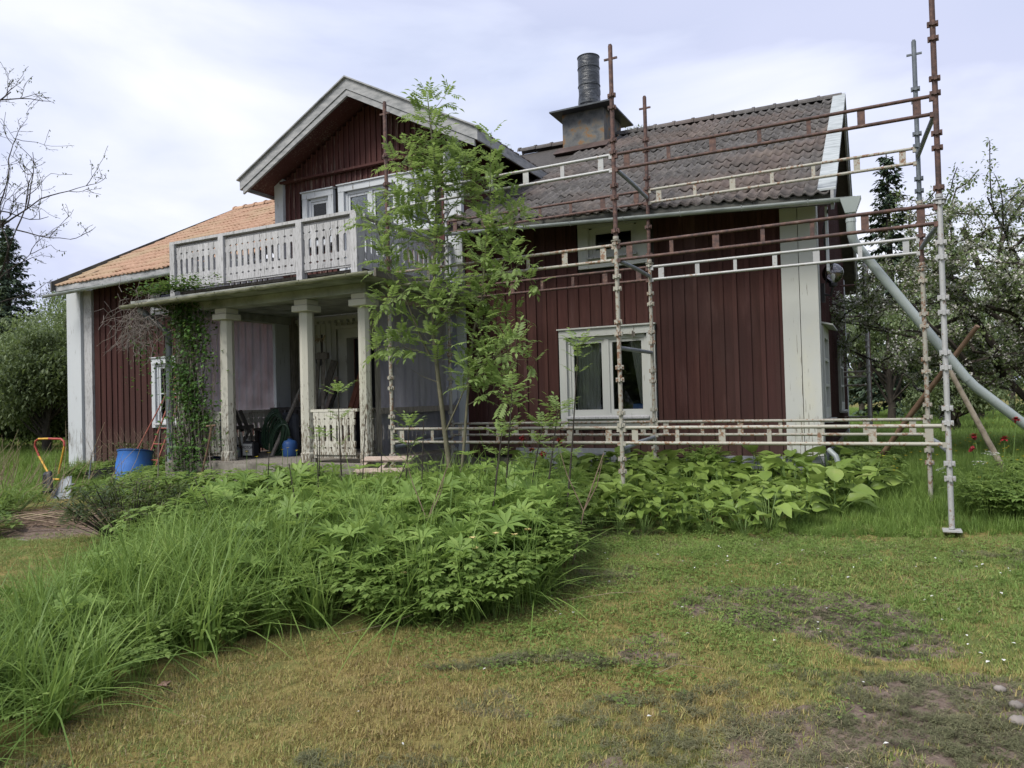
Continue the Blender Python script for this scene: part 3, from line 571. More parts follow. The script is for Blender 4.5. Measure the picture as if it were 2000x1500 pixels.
# --- roof
def slab(b, x0, x1, y0, y1, fz, th=.09, dzz=-.02):
    vs = [(x, y, fz(x, y)+dzz+k) for k in (-th, 0) for x, y in ((x0, y0), (x1, y0), (x1, y1), (x0, y1))]
    return b.add(vs, [(3, 2, 1, 0), (4, 5, 6, 7), (0, 1, 5, 4), (1, 2, 6, 5), (2, 3, 7, 6), (3, 0, 4, 7)])
rb = MB(); slab(rb, -15.40, -11.7, 9.3, 14, roofz); slab(rb, -11.7, -9.68, 9.3, 14, roofz); slab(rb, -5.70, -4.1, 9.3, 14, roofz); slab(rb, -4.1, -.46, 9.3, 14, roofz); slab(rb, -9.68, -5.70, 10.1, 14, roofz)
ROOF = rb.build('roof', M['dark_wood'], HOUSE)
rr = MB(); slab(rr, -15.4, -.46, 14, 18.7, lambda x, y: roofz(x, 28-y)); rr.build('rear_roof', M['tile'], HOUSE)
SLOPE = math.atan2(2.8, 4.7); TL, TW, TE = .40, .285, .345
def tile_mesh(name, mat, amp=.021, W=TW, L=TL, n=12):
    u = np.linspace(0, 1, n+1); z = amp*np.sin(4*np.pi*u+.6)+amp*.25*np.sin(8*np.pi*u); x = u*W
    V = np.concatenate([np.stack([x, 0*x, z], 1), np.stack([x, 0*x+L, z], 1), np.stack([x, 0*x, z-.026], 1), np.stack([x, 0*x+.12, z-.024], 1)])
    k = np.arange(n); q = lambda a, c: np.stack([a+k, a+k+1, c+k+1, c+k], 1)
    return np_mesh(name, V, [q(0, n+1), q(2*(n+1), 0), q(3*(n+1), 2*(n+1)), np.array([[0, n+1, 3*(n+1), 2*(n+1)], [n, 2*(n+1)+n, 3*(n+1)+n, n+1+n]])], mat, True)
tme = tile_mesh('roof_tile', M['tile']); tmo = tile_mesh('orange_roof_tile', M['tile_orange'], amp=.011)
# candidate tiles of the two front slopes; the 300 that show largest are objects, the rest one part
cand = []
for side, x0, x1 in (('r', -5.86, -.50), ('l', -15.38, -9.72)):
    n = int(round((x1-x0)/(TW-.022)))
    pw = (x1-x0)/n
    for r_ in range(17):
        for c_ in range(n):
            x = x0+c_*pw; s = r_*TE-.06; y = 9.3+s*math.cos(SLOPE)-.02
            z = roofz(x, 9.3)+(rz(x)-ez(x))*s*math.cos(SLOPE)/4.7+.035
            if y > 13.85: continue
            if side == 'r' and -5.62 < x < -4.75 and 13.1 < y+.2: continue
            if side == 'r' and x < -5.28 and z > 4.95: continue
            if side == 'l' and x > -12.2 and z < 4.2 and False: continue
            dist = math.hypot(x, y)
            cand.append((dist*(1.15 if side == 'l' else 1), side, x, y, z))
cand.sort(); rest = {'r': [], 'l': []}
def tile_rot(x): return (math.atan2(rz(x)-ez(x), 4.7)-.050+random.gauss(0, .007), random.gauss(0, .006)+(.045 if x > -5.8 else .0), random.gauss(0, .012))
for i, (d, side, x, y, z) in enumerate(cand):
    rt_ = tile_rot(x); p = (x+random.gauss(0, .004), y+random.gauss(0, .008), z+random.gauss(0, .003))
    if random.random() < .02: p = (p[0], p[1]-.035, p[2]-.01)      # a slipped tile
    if i < 290: inst(tme if side == 'r' else tmo, 'roof_tile', ROOF, p, rt_)
    else: rest[side].append((p, rt_))
def join_inst(name, me, items, mat, parent, kind='stuff', smooth=True):
    nv = len(me.vertices); co = np.empty(nv*3, np.float32); me.vertices.foreach_get('co', co); co = co.reshape(-1, 3)
    Vs = []; 
    polys = {}
    for p in me.polygons: polys.setdefault(len(p.vertices), []).append(list(p.vertices))
    Fs = {k: [] for k in polys}
    for i, (loc, r_) in enumerate(items):
        Rm = np.array(Euler(r_).to_matrix()); Vs.append(co@Rm.T+np.array(loc))
        for k, f in polys.items(): Fs[k].append(np.array(f)+i*nv)
    V = np.concatenate(Vs); org = V.mean(0); m_ = np_mesh(name, V-org, [np.concatenate(f) for f in Fs.values()], mat, smooth)
    o = bpy.data.objects.new(name, m_); link(o, parent, org)
    if kind: o['kind'] = kind
    return o
if rest['r']: join_inst('roof_tiles', tme, rest['r'], M['tile'], ROOF)
if rest['l']: join_inst('orange_roof_tiles', tmo, rest['l'], M['tile_orange'], ROOF)
# ridge tiles
def cap_mesh(name, mat, R=.10, L=.40):
    b = MB(); n = 8; vs = []
    for y, k in ((0, 1.18), (.05, 1.18), (.051, 1.0), (L, 1.0)):
        vs += [(y, R*k*math.cos(math.pi*i/n), R*k*math.sin(math.pi*i/n)) for i in range(n+1)]
    fs = [(j*(n+1)+i, j*(n+1)+i+1, (j+1)*(n+1)+i+1, (j+1)*(n+1)+i) for j in range(3) for i in range(n)]
    b.add(vs, fs); me = bpy.data.meshes.new(name); me.from_pydata(b.v, [], b.f); me.materials.append(mat); return me
cm, co_ = cap_mesh('ridge_tile', M['tile']), cap_mesh('ridge_tile', M['tile_orange'])
x = -.86
while x > -15.4:
    if not (-5.7 < x+.2 < -4.5) and not (-9.2 < x < -6.9): inst(cm if x > -9 else co_, 'ridge_tile', ROOF, (x, 14.0, rz(x)+.0), (0, .01, 0))
    x -= .37
# dormer roof
def dfz(x, y): return PZ-SL*abs(x-PX)
db = MB(); slab(db, PX-HW, PX, 9.22, 14.4, dfz, .08, 0); slab(db, PX, PX+HW, 9.22, 14.4, dfz, .08, 0)
DR = db.build('dormer_roof', M['red_worn'], HOUSE)
its = []
dsl = math.atan(SL)
for sgn in (1, -1):
    for r_ in range(8):
        for c_ in range(23):
            s = HW/math.cos(dsl)-.36*r_-.30; yy = 9.27+c_*.205
            if s < .05: continue
            xx = PX+sgn*s*math.cos(dsl); zz = PZ-s*math.sin(dsl)+.03
            Rm = Matrix.Rotation(0, 3, 'X')
            # tile frame: x along eave, y up-slope
            e1 = Vector((0, 1 if sgn > 0 else -1, 0)); e2 = Vector((-sgn*math.cos(dsl-.05), 0, math.sin(dsl-.05))); e3 = e1.cross(e2)
            Rm = Matrix((e1, e2, e3)).transposed()
            its.append(((xx+sgn*.33*math.cos(dsl), yy if sgn > 0 else yy+.2, zz-.33*math.sin(dsl)), Rm.to_euler()))
join_inst('dormer_roof_tiles', tme, its, M['tile'], DR)
for sgn in (1, -1):   # verge boards, two tiers, and the eaves boards running back
    ex = PX+sgn*(HW+.03)
    for y0, y1, o1, o2 in ((9.16, 9.215, .05, -.13), (9.175, 9.215, -.135, -.235)):
        k = HW+.03 if o1 > 0 else HW-.03
        pts = [(PX, y0, PZ+o1), (PX, y0, PZ+o2), (PX+sgn*k, y0, PZ-SL*k+o2), (PX+sgn*k, y0, PZ-SL*k+o1)]
        MB().poly(pts, (0, y1-y0, 0)).build('verge_board', M['verge'], DR)
    pts = [(PX, 9.12, PZ+.075), (PX, 9.12, PZ+.052), (PX+sgn*(HW+.07), 9.12, PZ-SL*(HW+.07)+.052), (PX+sgn*(HW+.07), 9.12, PZ-SL*(HW+.07)+.075)]
    MB().poly(pts, (0, .16, 0)).build('verge_cap', M['verge'], DR)
    MB().box(min(ex, ex-sgn*.03), max(ex, ex-sgn*.03), 9.22, 12.0, PZ-SL*HW-.14, PZ-SL*HW+.01).build('eaves_board', M['verge'], DR)
# main eaves: fascia boards, gutters
for x0, x1, mt in ((-5.72, -.46, M['bitumen']), (-15.42, -9.7, M['verge'])):
    n = 6; w_ = (x1-x0)/n
    for k in range(n):
        a, c = x0+k*w_, x0+(k+1)*w_-.004
        MB().add([(a, 9.262, ez(a)-.13), (c, 9.262, ez(c)-.13), (c, 9.29, ez(c)-.13), (a, 9.29, ez(a)-.13), (a, 9.262, ez(a)-.01), (c, 9.262, ez(c)-.01), (c, 9.29, ez(c)-.01), (a, 9.29, ez(a)-.01)],
                 [(3, 2, 1, 0), (4, 5, 6, 7), (0, 1, 5, 4), (1, 2, 6, 5), (2, 3, 7, 6), (3, 0, 4, 7)]).build('fascia_board', mt, HOUSE)
    MB().add([(x0, 9.29, ez(x0)-.13), (x1, 9.29, ez(x1)-.13), (x1, 9.80, ez(x1)-.02), (x0, 9.80, ez(x0)-.02), (x0, 9.29, ez(x0)-.11), (x1, 9.29, ez(x1)-.11), (x1, 9.80, ez(x1)), (x0, 9.80, ez(x0))],
             [(3, 2, 1, 0), (4, 5, 6, 7), (0, 1, 5, 4), (1, 2, 6, 5), (2, 3, 7, 6), (3, 0, 4, 7)]).build('soffit', M['dark_wood'], HOUSE)
def gutter(x0, z0, x1, z1, y, R=.06, mat=None, name='gutter', parent=None, y1=None):
    n = 8; vs = []; y1 = y if y1 is None else y1
    for x_, z_, y_ in ((x0, z0, y), (x1, z1, y1)):
        for rr_ in (R, R-.006):
            vs += [(x_, y_+rr_*math.cos(math.pi+math.pi*i/n), z_+rr_*math.sin(math.pi+math.pi*i/n)) for i in range(n+1)]
    m_ = n+1; fs = [(i, i+1, 2*m_+i+1, 2*m_+i) for i in range(n)]+[(m_+i+1, m_+i, 3*m_+i, 3*m_+i+1) for i in range(n)]+[(0, 2*m_, 3*m_, m_), (n, m_+n, 3*m_+n, 2*m_+n)]
    g = MB().add(vs, fs).build(name, mat or M['gutter'], parent or HOUSE)
    k = x0+.5
    while k < x1:
        z = z0+(z1-z0)*(k-x0)/(x1-x0); MB().tube([(k, y-R-.004, z+.006), (k, y-R*.7, z-R*.75), (k, y, z-R-.006), (k, y+R, z+.01)], .007, 5).build('gutter_bracket', mat or M['gutter'], g); k += .75
    return g
gutter(-5.7, 3.755, -.20, 3.475, 9.17, .045); gutter(-15.62, 3.70, -9.72, 3.83, 9.16, .055)
# right verge: bargeboards front and rear slope, tin capping
for s0, s1, nm in ((9.22, 14.0, 'f'), (14.0, 18.75, 'r')):
    fz = (lambda y: roofz(-.45, y)) if nm == 'f' else (lambda y: roofz(-.45, 28-y))
    MB().poly([(-.46, s0, fz(s0)+.07), (-.46, s1, fz(s1)+.07), (-.46, s1, fz(s1)-.16), (-.46, s0, fz(s0)-.16)], (.035, 0, 0)).build('bargeboard', M['verge'], HOUSE)
    MB().poly([(-.60, s0, fz(s0)+.095), (-.60, s1, fz(s1)+.095), (-.60, s1, fz(s1)+.072), (-.60, s0, fz(s0)+.072)], (.20, 0, 0)).build('verge_flashing', M['gutter'], HOUSE)
MB().poly([(-15.45, 9.18, ez(-15.4)+.07), (-15.45, 14.05, rz(-15.4)+.07), (-15.45, 14.05, rz(-15.4)-.12), (-15.45, 9.18, ez(-15.4)-.14)], (.05, 0, 0)).build('bargeboard', M['bitumen'], HOUSE)
# chimney with its plate and the wrapped flue
ch = MB().add([(x_, y_, z_) for z_, g in ((5.9, .0), (6.84, .0)) for x_, y_ in ((-5.46-g, 13.25), (-4.60+g, 13.25), (-4.60+g, 14.30), (-5.46-g, 14.30))],
              [(3, 2, 1, 0), (4, 5, 6, 7), (0, 1, 5, 4), (1, 2, 6, 5), (2, 3, 7, 6), (3, 0, 4, 7)])
CH = ch.build('chimney', M['stone_chimney'], HOUSE)
MB().box(-5.64, -4.40, 13.02, 14.52, 6.842, 6.872).build('chimney_plate', M['sheet_dark'], CH)
MB().poly([(-5.58, 13.02, 6.02), (-5.58, 13.26, 6.20), (-5.58, 14.1, 6.36), (-5.58, 14.1, 5.9)], (1.10, 0, 0)).build('flashing', M['flashing'], CH)
nf = 24; prof = []
fb = MB(); vs = []
for j in range(19):
    z = 6.86+1.27*j/18
    for i in range(nf):
        a = 2*math.pi*i/nf; ring = .002*(j % 4 == 0)
        wr_ = (.022*math.sin(3*a+j*.9)+.014*math.sin(7*a-j*1.7))*max(0, 1-(j-2)/8)
        r_ = .218+ring+wr_; vs.append((-5.08+r_*math.cos(a)-.0, 13.8+r_*math.sin(a), z))
fb.add(vs, [(j*nf+i, j*nf+(i+1) % nf, (j+1)*nf+(i+1) % nf, (j+1)*nf+i) for j in range(18) for i in range(nf)])
fb.lathe((-5.08, 13.8, 8.10), [(.20, 0), (.20, .02)], 24).build('flue_pipe', M['film'], CH, True)
for z in (7.15, 7.52, 7.88, 8.11): MB().lathe((-5.08, 13.8, z), [(.219, 0), (.229, .006), (.229, .016), (.219, .022)], 24, False).build('flue_band', M['sheet_dark'], CH, True)

# --- porch and balcony
PY = 7.5
MB().box(-9.55, -5.80, 7.32, 9.82, .0, .47).build('porch_base', M['concrete'], HOUSE)
pf = MB().box(-9.50, -5.85, 7.34, 9.72, .472, .492).build('porch_floor', M['grey_wood'], HOUSE)
for i, (x0, x1, y0, y1, z1) in enumerate(((-8.6, -6.8, 6.93, 7.32, .30), (-8.75, -6.7, 6.50, 6.93, .13))):
    MB().box(x0, x1, y0, y1, -.3, z1).build('step', M['concrete'], HOUSE, bevel=.02)
def column(x, y, mat, k=1):
    prof = [(.125*k, 0), (.125*k, .12), (.112*k, .14), (.108*k, 2.0), (.104*k, 2.02)]
    c = MB().lathe((x, y, .492), prof, 8)
    c = c.build('porch_column', mat, HOUSE)
    MB().box(x-.14, x+.14, y-.14, y+.14, 2.515, 2.60).box(x-.115, x+.115, y-.115, y+.115, 2.602, 2.68).build('capital', M['column'], c, bevel=.008); return c
for x in (-9.34, -8.41, -6.90, -5.93): column(x, PY, M['column'], .9 if x < -6 else .72)
# beams and ceiling
MB().box(-9.50, -5.80, 7.38, 7.62, 2.682, 2.80).box(-9.50, -9.28, 7.62, 9.72, 2.682, 2.80).box(-6.04, -5.82, 7.62, 9.72, 2.682, 2.80).build('porch_beam', M['ceil'], HOUSE)
for k in range(17):
    y = 7.10+k*.158; sbox('ceiling_board', M['ceil'], HOUSE, -9.84, -5.44, y, y+.154, 2.803+.002*(k % 2), 2.825)
pr = MB().add([(x_, y_, z_) for z_, dd in ((0, 0), (1, 0)) for x_, y_, z_ in [(-9.88, 7.07, 2.83+.04*z_), (-5.40, 7.07, 2.83+.04*z_), (-5.40, 9.72, 2.83+.16*z_), (-9.88, 9.72, 2.83+.16*z_)]],
         [(3, 2, 1, 0), (4, 5, 6, 7), (0, 1, 5, 4), (1, 2, 6, 5), (2, 3, 7, 6), (3, 0, 4, 7)])
PR = pr.build('porch_roof', M['bitumen'], HOUSE)
sbox('fascia_board', M['ceil'], PR, -9.88, -5.40, 7.04, 7.068, 2.80, 2.865); sbox('fascia_board', M['grey_wood'], PR, -5.398, -5.37, 7.04, 9.72, 2.79, 2.90)
gutter(-10.0, 2.80, -5.42, 2.85, 6.985, .05, M['gutter_moss'], 'porch_gutter', PR)
# sawn baluster boards: half diamonds and half slots cut in both edges
def baluster_mesh(name, mat, W_, H, th=.022, axis='x'):
    h = W_/2-.003; d = .026; s = .021
    r_ = [(0, 0), (.13*H, 0), (.16*H, d), (.19*H, 0), (.30*H, 0), (.33*H, s), (.68*H, s), (.71*H, 0), (.81*H, 0), (.84*H, d), (.87*H, 0), (H, 0)]
    out_ = [(h-c, z) for z, c in r_]+[(-h+c, z) for z, c in reversed(r_)]
    pts = [(x_, 0, z_) if axis == 'x' else (0, x_, z_) for x_, z_ in out_]
    b = MB().poly(pts, (0, th, 0) if axis == 'x' else (th, 0, 0)); me = bpy.data.meshes.new(name); me.from_pydata(b.v, [], b.f); me.materials.append(mat); return me
def baluster_row(me, parent, a, b, n, fixed, z, axis='x'):
    for k in range(n):
        c = a+(b-a)*(k+.5)/n; p = (c, fixed, z) if axis == 'x' else (fixed, c, z)
        inst(me, 'baluster', parent, p, (0, random.gauss(0, .006) if axis == 'x' else 0, 0))
BAL = MB().box(-9.50, -5.97, 7.42, 7.56, 3.725, 3.765).box(-6.05, -5.93, 7.565, 9.72, 3.70, 3.74).box(-9.52, -9.40, 7.565, 9.72, 3.73, 3.77).build('balcony', M['grey_paint'], HOUSE)
MB().box(-9.48, -6.0, 7.455, 7.50, 3.045, 3.095).box(-6.03, -5.98, 7.51, 9.72, 3.03, 3.08).build('bottom_rail', M['grey_paint'], BAL)
MB().box(-9.48, -6.0, 7.47, 7.50, 3.64, 3.70).build('top_rail', M['grey_paint'], BAL)
for x0 in (-9.44, -8.41, -6.93, -6.0):
    b_ = MB().box(x0-.05, x0+.05, 7.41, 7.51, 2.93 if x0 != -8.41 else 3.04, 3.724); b_.build('baluster_post', M['grey_paint'], BAL)
bme = baluster_mesh('baluster', M['grey_paint'], .118, .60); bmy = baluster_mesh('baluster', M['grey_paint'], .118, .60, axis='y')
baluster_row(bme, BAL, -9.39, -8.46, 8, 7.446, 3.07); baluster_row(bme, BAL, -8.36, -6.98, 12, 7.446, 3.07); baluster_row(bme, BAL, -6.88, -6.05, 7, 7.446, 3.07)
baluster_row(bmy, BAL, 7.52, 9.70, 18, -6.0, 3.06, 'y'); baluster_row(bmy, BAL, 7.52, 9.70, 18, -9.46, 3.06, 'y')
MB().box(-9.45, -6.0, 7.55, 9.72, 2.995, 3.03).build('balcony_floor', M['grey_wood'], BAL)
# porch railings
bm2 = baluster_mesh('baluster', M['column'], .112, .56); bm2y = baluster_mesh('baluster', M['column'], .112, .56, axis='y')
for x0, x1 in ((-6.79, -6.07), (-9.23, -8.53)):
    R_ = MB().box(x0-.03, x1+.03, 7.45, 7.56, 1.165, 1.20).box(x0, x1, 7.475, 7.535, .555, .60).build('porch_railing', M['column'], HOUSE)
    baluster_row(bm2, R_, x0+.01, x1-.01, 7 if x0 > -8 else 6, 7.452, .60)
for x_, nm in ((-5.97, 'r'), (-9.40, 'l')):
    R_ = MB().box(x_-.05, x_+.05, 7.64, 9.70, 1.165, 1.20).box(x_-.03, x_+.03, 7.64, 9.70, .555, .60).build('porch_railing', M['column'], HOUSE)
    baluster_row(bm2y, R_, 7.66, 9.68, 18, x_-.01, .60, 'y')
# plastic sheets stapled over the side openings, with their battens
def sheet(x, y0, y1, z0, z1, name='plastic_sheet'):
    n, m_ = 36, 30; vs = []
    for j in range(m_+1):
        for i in range(n+1):
            u, v_ = i/n, j/m_; vs.append((x+.018*math.sin(9*u+5*v_)*math.sin(math.pi*u)+.010*math.sin(23*u-11*v_)+.006*math.sin(40*v_+9*u), y0+(y1-y0)*u, z0+(z1-z0)*v_))
    return MB().add(vs, [(j*(n+1)+i, j*(n+1)+i+1, (j+1)*(n+1)+i+1, (j+1)*(n+1)+i) for j in range(m_) for i in range(n)]).build(name, M['plastic'], HOUSE, True)
sheet(-5.885, 7.66, 9.72, .55, 2.70); sheet(-9.43, 7.66, 9.72, .9, 2.68)
sbox('batten', M['grey_wood'], HOUSE, -5.87, -5.84, 7.62, 7.70, .62, 2.62); sbox('batten', M['grey_wood'], HOUSE, -5.865, -5.835, 7.70, 9.6, 1.12, 1.20)
sbox('batten', M['white'], HOUSE, -5.93, -5.89, 9.45, 9.70, .6, 2.68)
sbox('window_post', M['white'], HOUSE, -9.39, -9.33, 9.36, 9.70, .6, 2.68)
sbox('batten', M['plank'], HOUSE, -5.87, -5.83, 7.75, 9.7, 2.62, 2.72)
# grey drainpipe at the left end of the porch
MB().tube([(-9.53, 7.40, -.05), (-9.53, 7.40, 2.4), (-9.72, 7.05, 2.75)], .048, 10).build('drainpipe', M['tube_grey'], HOUSE, True)
# ------------------------------------------------------------------ scaffolding
SCF = empty('scaffolding', (-2.5, 8.4, 0), 'tall rusty and cream steel scaffold before the right half of the house', 'scaffolding')
FY, BY, FX, BX, LB = 7.63, 9.2, .52, .44, 3.07
def bracket_mesh(mat):
    b = MB(); b.box(-.045, .045, -.012, .012, -.024, .024).box(-.012, .012, -.045, .045, -.024, .024).box(-.033, .033, -.033, .033, -.014, .014)
    me = bpy.data.meshes.new('bracket'); me.from_pydata(b.v, [], b.f); me.materials.append(mat); return me
brm = {k: bracket_mesh(M[k]) for k in ('rust', 'cream_steel', 'galv', 'blue_steel')}
def post(x, y, z0, zt, segs, foot=True, parent=SCF, r_=.0245, base=.95):
    """segs: [(z_top, material)] from the ground up"""
    P = MB().tube([(x, y, z0), (x, y, segs[0][0])], r_, 10).build('post', M[segs[0][1]], parent, True)
    za = segs[0][0]
    for zb_, mt in segs[1:]:
        MB().tube([(x, y, za), (x, y, zb_)], r_, 10).build('post_section', M[mt], P, True)
        MB().lathe((x, y, za-.02), [(.03, 0), (.055, .002), (.055, .010), (.03, .012)], 12).lathe((x, y, za+.006), [(.032, 0), (.032, .03)], 10).build('joint_collar', M[segs[0][1]], P); za = zb_
    z = base-1.0; 
    while z < zt-.25:
        for dz_ in (0, .135):
            if z+dz_ > z0+.12:
                mt = next((m_ for zz, m_ in segs if z+dz_ < zz), segs[-1][1]); inst(brm.get(mt, brm['galv']), 'bracket', P, (x, y, z+dz_), (0, 0, random.gauss(0, .05)))
        z += .5
    if foot:
        MB().lathe((x, y, z0), [(.0135, -.005), (.0135, .05)], 8).build('spindle', M['galv'], P)
        MB().box(x-.075, x+.075, y-.075, y+.075, z0-.02, z0-.006).build('base_plate', M['galv'], P)
    if zt < 5.3:
        MB().box(x-.075, x+.075, y-.010, y+.010, zt-.155, zt-.135).box(x-.015, x+.015, y-.015, y+.015, zt-.01, zt+.015).build('spigot_pin', M[segs[-1][1]], P)
    return P
post(FX, FY, .0, 5.4, [(2.99, 'galv'), (5.4, 'rust')])
post(FX-LB, FY, .0, 5.14, [(2.99, 'cream_steel'), (5.14, 'rust')])
post(FX-2*LB, FY, .0, 5.15, [(2.75, 'cream_steel'), (5.15, 'rust')])
post(BX, BY, .02, 5.12, [(2.62, 'cream_steel'), (3.3, 'rust'), (5.12, 'blue_steel')])
post(BX-LB, BY, .02, 5.15, [(2.99, 'cream_steel'), (5.15, 'rust')])
post(BX-2*LB, BY, .02, 4.95, [(2.9, 'cream_steel'), (4.95, 'galv')])
def rail(x0, x1, y, z, mt, n=7, gap=.165, r_=.018, name='guard_rail', parent=SCF, th=.012):
    G = MB().tube([(x0, y, z), (x1, y, z)], r_, 8).tube([(x0, y, z-gap), (x1, y, z-gap)], r_, 8).build(name, M[mt], parent, True)
    L = x1-x0; wide = (.075, .045, .075, .045, .045, .075, .075) if mt != 'galv' else (.08, .06, .045, .06, .08, .05, .07)
    for k in range(n):
        w_ = wide[k % 7]*.9; c = x0+.10+(L-.20)*k/(n-1)
        sbox('spacer_plate', M[mt], G, c-w_/2, c+w_/2, y-.004, y+.004, z-gap+r_*.7, z-r_*.7)
    for c in (x0, x1):
        s = 1 if c == x0 else -1
        sbox('hook', M[mt], G, min(c, c-s*.045), max(c, c-s*.045), y-.018, y+.018, z-.045, z+.014); sbox('hook', M[mt], G, min(c, c-s*.045), max(c, c-s*.045), y-.018, y+.018, z-gap-.03, z-gap+.016)
    return G
g = .03
for z, m1, m2 in ((.925, 'cream_steel', 'cream_steel'), (2.93, 'rust', 'cream_steel'), (3.93, 'rust', 'galv')):
    a = rail(FX-LB+.05, FX-.05, FY-.0, z, m1); b_ = rail(FX-2*LB+.05, FX-LB-.05, FY, z, m2)
for z, m1, m2 in ((.925, 'cream_steel', 'cream_steel'), (2.93, 'galv', 'rust'), (3.93, 'cream_steel', 'rust')):
    rail(BX-LB+.05, BX-.05, BY, z, m1); rail(BX-2*LB+.05, BX-LB-.05, BY, z, m2)
for x0, x1 in ((FX, BX), (FX-LB, BX-LB), (FX-2*LB, BX-2*LB)):
    for z in (.72, 2.80, 3.82): MB().tube([(x0, FY+.04, z-.03), (x0*.5+x1*.5, .5*(FY+BY), z), (x1, BY-.04, z+.01)], .024, 8).build('brace', M['tube_grey'], SCF, True)
MB().tube([(FX-LB, FY+.04, 1.80), (BX-LB, BY-.04, 1.82)], .024, 8).build('brace', M['tube_grey'], SCF, True)
rail(-1.9, 0, 0, 0, 'rust') if False else None
# second scaffold bay behind the gable
SC2 = empty('scaffolding', (-.3, 16.5, .1), 'narrow grey scaffold post with short rungs beyond the far corner of the red gable', 'scaffolding')
P2 = MB().tube([(-.235, 16, .1), (-.22, 16, 3.9)], .035, 8).build('post', M['galv'], SC2, True)
for z in (.6, 1.1, 1.6, 2.1, 2.6, 3.1, 3.6): inst(brm['galv'], 'bracket', P2, (-.23, 16, z)); inst(brm['galv'], 'bracket', P2, (-.23, 16, z+.135))
MB().tube([(-.235, 17.9, .1), (-.22, 17.9, 4.1)], .035, 8).build('post', M['rust'], SC2, True)
for z in (.72, 1.35, 1.52, 1.62, 2.62, 2.72, 3.0, 3.35): MB().tube([(-.85, 16, z), (-.235, 16, z)], .02, 6).build('rung', M['cream_steel' if z < 2.7 else 'rust'], SC2, True)
for z in (1.6, 2.6, 3.6): MB().tube([(-.235, 16, z), (-.235, 17.9, z)], .02, 6).build('rail', M['cream_steel'], SC2, True)

# ------------------------------------------------------------------ downpipe, props, lamp
dp = empty('downpipe', (-.27, 9.2, 3.4), 'long grey downpipe slanting from the gutter funnel away over the lawn to the right', 'downpipe')
MB().add([(-.36, 9.12, 3.47), (-.14, 9.12, 3.47), (-.14, 9.30, 3.47), (-.36, 9.30, 3.47), (-.31, 9.15, 3.30), (-.20, 9.15, 3.30), (-.20, 9.27, 3.30), (-.31, 9.27, 3.30)],
         [(0, 1, 5, 4), (1, 2, 6, 5), (2, 3, 7, 6), (3, 0, 4, 7), (4, 5, 6, 7)]).build('funnel', M['pipe'], dp)
MB().tube([(-.255, 9.21, 3.32), (-.255, 9.23, 3.08), (-.235, 9.27, 2.99), (-.18, 9.33, 2.90)], .052, 12).build('elbow', M['pipe'], dp, True)
MB().tube([(-.20, 9.31, 2.93), (.86, 9.60, 1.35)], .053, 12).build('pipe', M['pipe'], dp, True)
MB().tube([(.84, 9.595, 1.38), (.93, 9.63, 1.27), (1.42, 9.82, .82), (2.25, 10.15, .04)], .053, 12).build('lower_pipe', M['pipe'], dp, True)
MB().lathe((-.255, 9.22, 3.20), [(.056, 0), (.056, .035)], 12).build('joint_collar', M['pipe'], dp)
tag(MB().tube([(-.22, 10.6, .12), (.3, 10.05, .95), (.95, 9.35, 1.93)], [.032, .034, .026], 8).build('prop_pole', M['brown_pole'], None, True), 'brown forked branch propped from the grass up to the scaffold posts', 'pole', 'wooden props by the scaffold')
tag(MB().tube([(.66, 9.42, 1.50), (1.22, 9.62, .22)], [.026, .034], 8).build('prop_pole', M['pole_wood'], None, True), 'pale straight wooden pole leaning down to the right of the outer posts', 'pole', 'wooden props by the scaffold')
tag(MB().tube([(-.60, 9.62, .55), (-.52, 9.55, .48), (-.46, 9.50, .30), (-.47, 9.48, .05)], .034, 8).build('pipe_offcut', M['pipe'], None, True), 'short curved pale pipe standing at the foot of the house corner', 'pipe')
lm = empty('wall_lamp', (-.6, 10.3, 2.6), 'clear glass globe lamp on a black bracket at the gable corner', 'lamp')
MB().box(-.66, -.62, 10.22, 10.34, 2.42, 2.66).build('wall_plate', M['black'], lm)
MB().tube([(-.63, 10.28, 2.52), (-.55, 10.28, 2.50), (-.52, 10.28, 2.62)], .016, 8).lathe((-.52, 10.28, 2.61), [(.03, 0), (.05, .01), (.05, .05)], 12).build('bracket', M['black'], lm, True)
MB().lathe((-.52, 10.28, 2.66), [(.05, 0)]+[(.13*math.sin(a), .125-.13*math.cos(a)) for a in [.5+.26*k for k in range(11)]], 20, False).build('globe', M['globe'], lm, True)
MB().lathe((-.52, 10.28, 2.66), [(.02, 0), (.02, .05), (.03, .08), (.028, .11), (.0, .13)], 10).build('bulb', M['label_white'], lm, True)
cb = MB().tube([(-.52, 9.75, 3.5), (-.60, 10.0, 3.3), (-.58, 10.2, 2.95), (-.60, 10.28, 2.66)], .009, 6).build('lamp_cable', M['black'], lm)
st = MB().box(-.56, -.53, 9.78, 9.90, 2.75, 3.55).build('hanging_strip', M['white'], HOUSE)

# ------------------------------------------------------------------ things on the porch
FZ = .492
t = empty('bench', (-8.75, 8.9, FZ), 'dark slatted wooden bench on the porch floor behind the hose and canister', 'bench', parent=None)
MB().box(-9.25, -8.15, 8.75, 9.15, .86, .90).build('seat', M['dark_wood'], t)
for k in range(7): sbox('back_slat', M['dark_wood'], t, -9.22+k*.155, -9.13+k*.155, 9.14, 9.165, .90, 1.18)
sbox('back_rail', M['dark_wood'], t, -9.25, -8.15, 9.13, 9.18, 1.182, 1.23); sbox('front_panel', M['dark_cloth'], t, -9.2, -8.2, 8.80, 8.82, .62, .84)
for x_, y_ in ((-9.2, 8.79), (-8.2, 8.79), (-9.2, 9.11), (-8.2, 9.11)): sbox('leg', M['dark_wood'], t, x_-.03, x_+.03, y_-.03, y_+.03, FZ, .858)
t = empty('folded_chair', (-9.0, 8.3, FZ), 'dark folded garden chair tilted beside the flaking left column', 'chair')
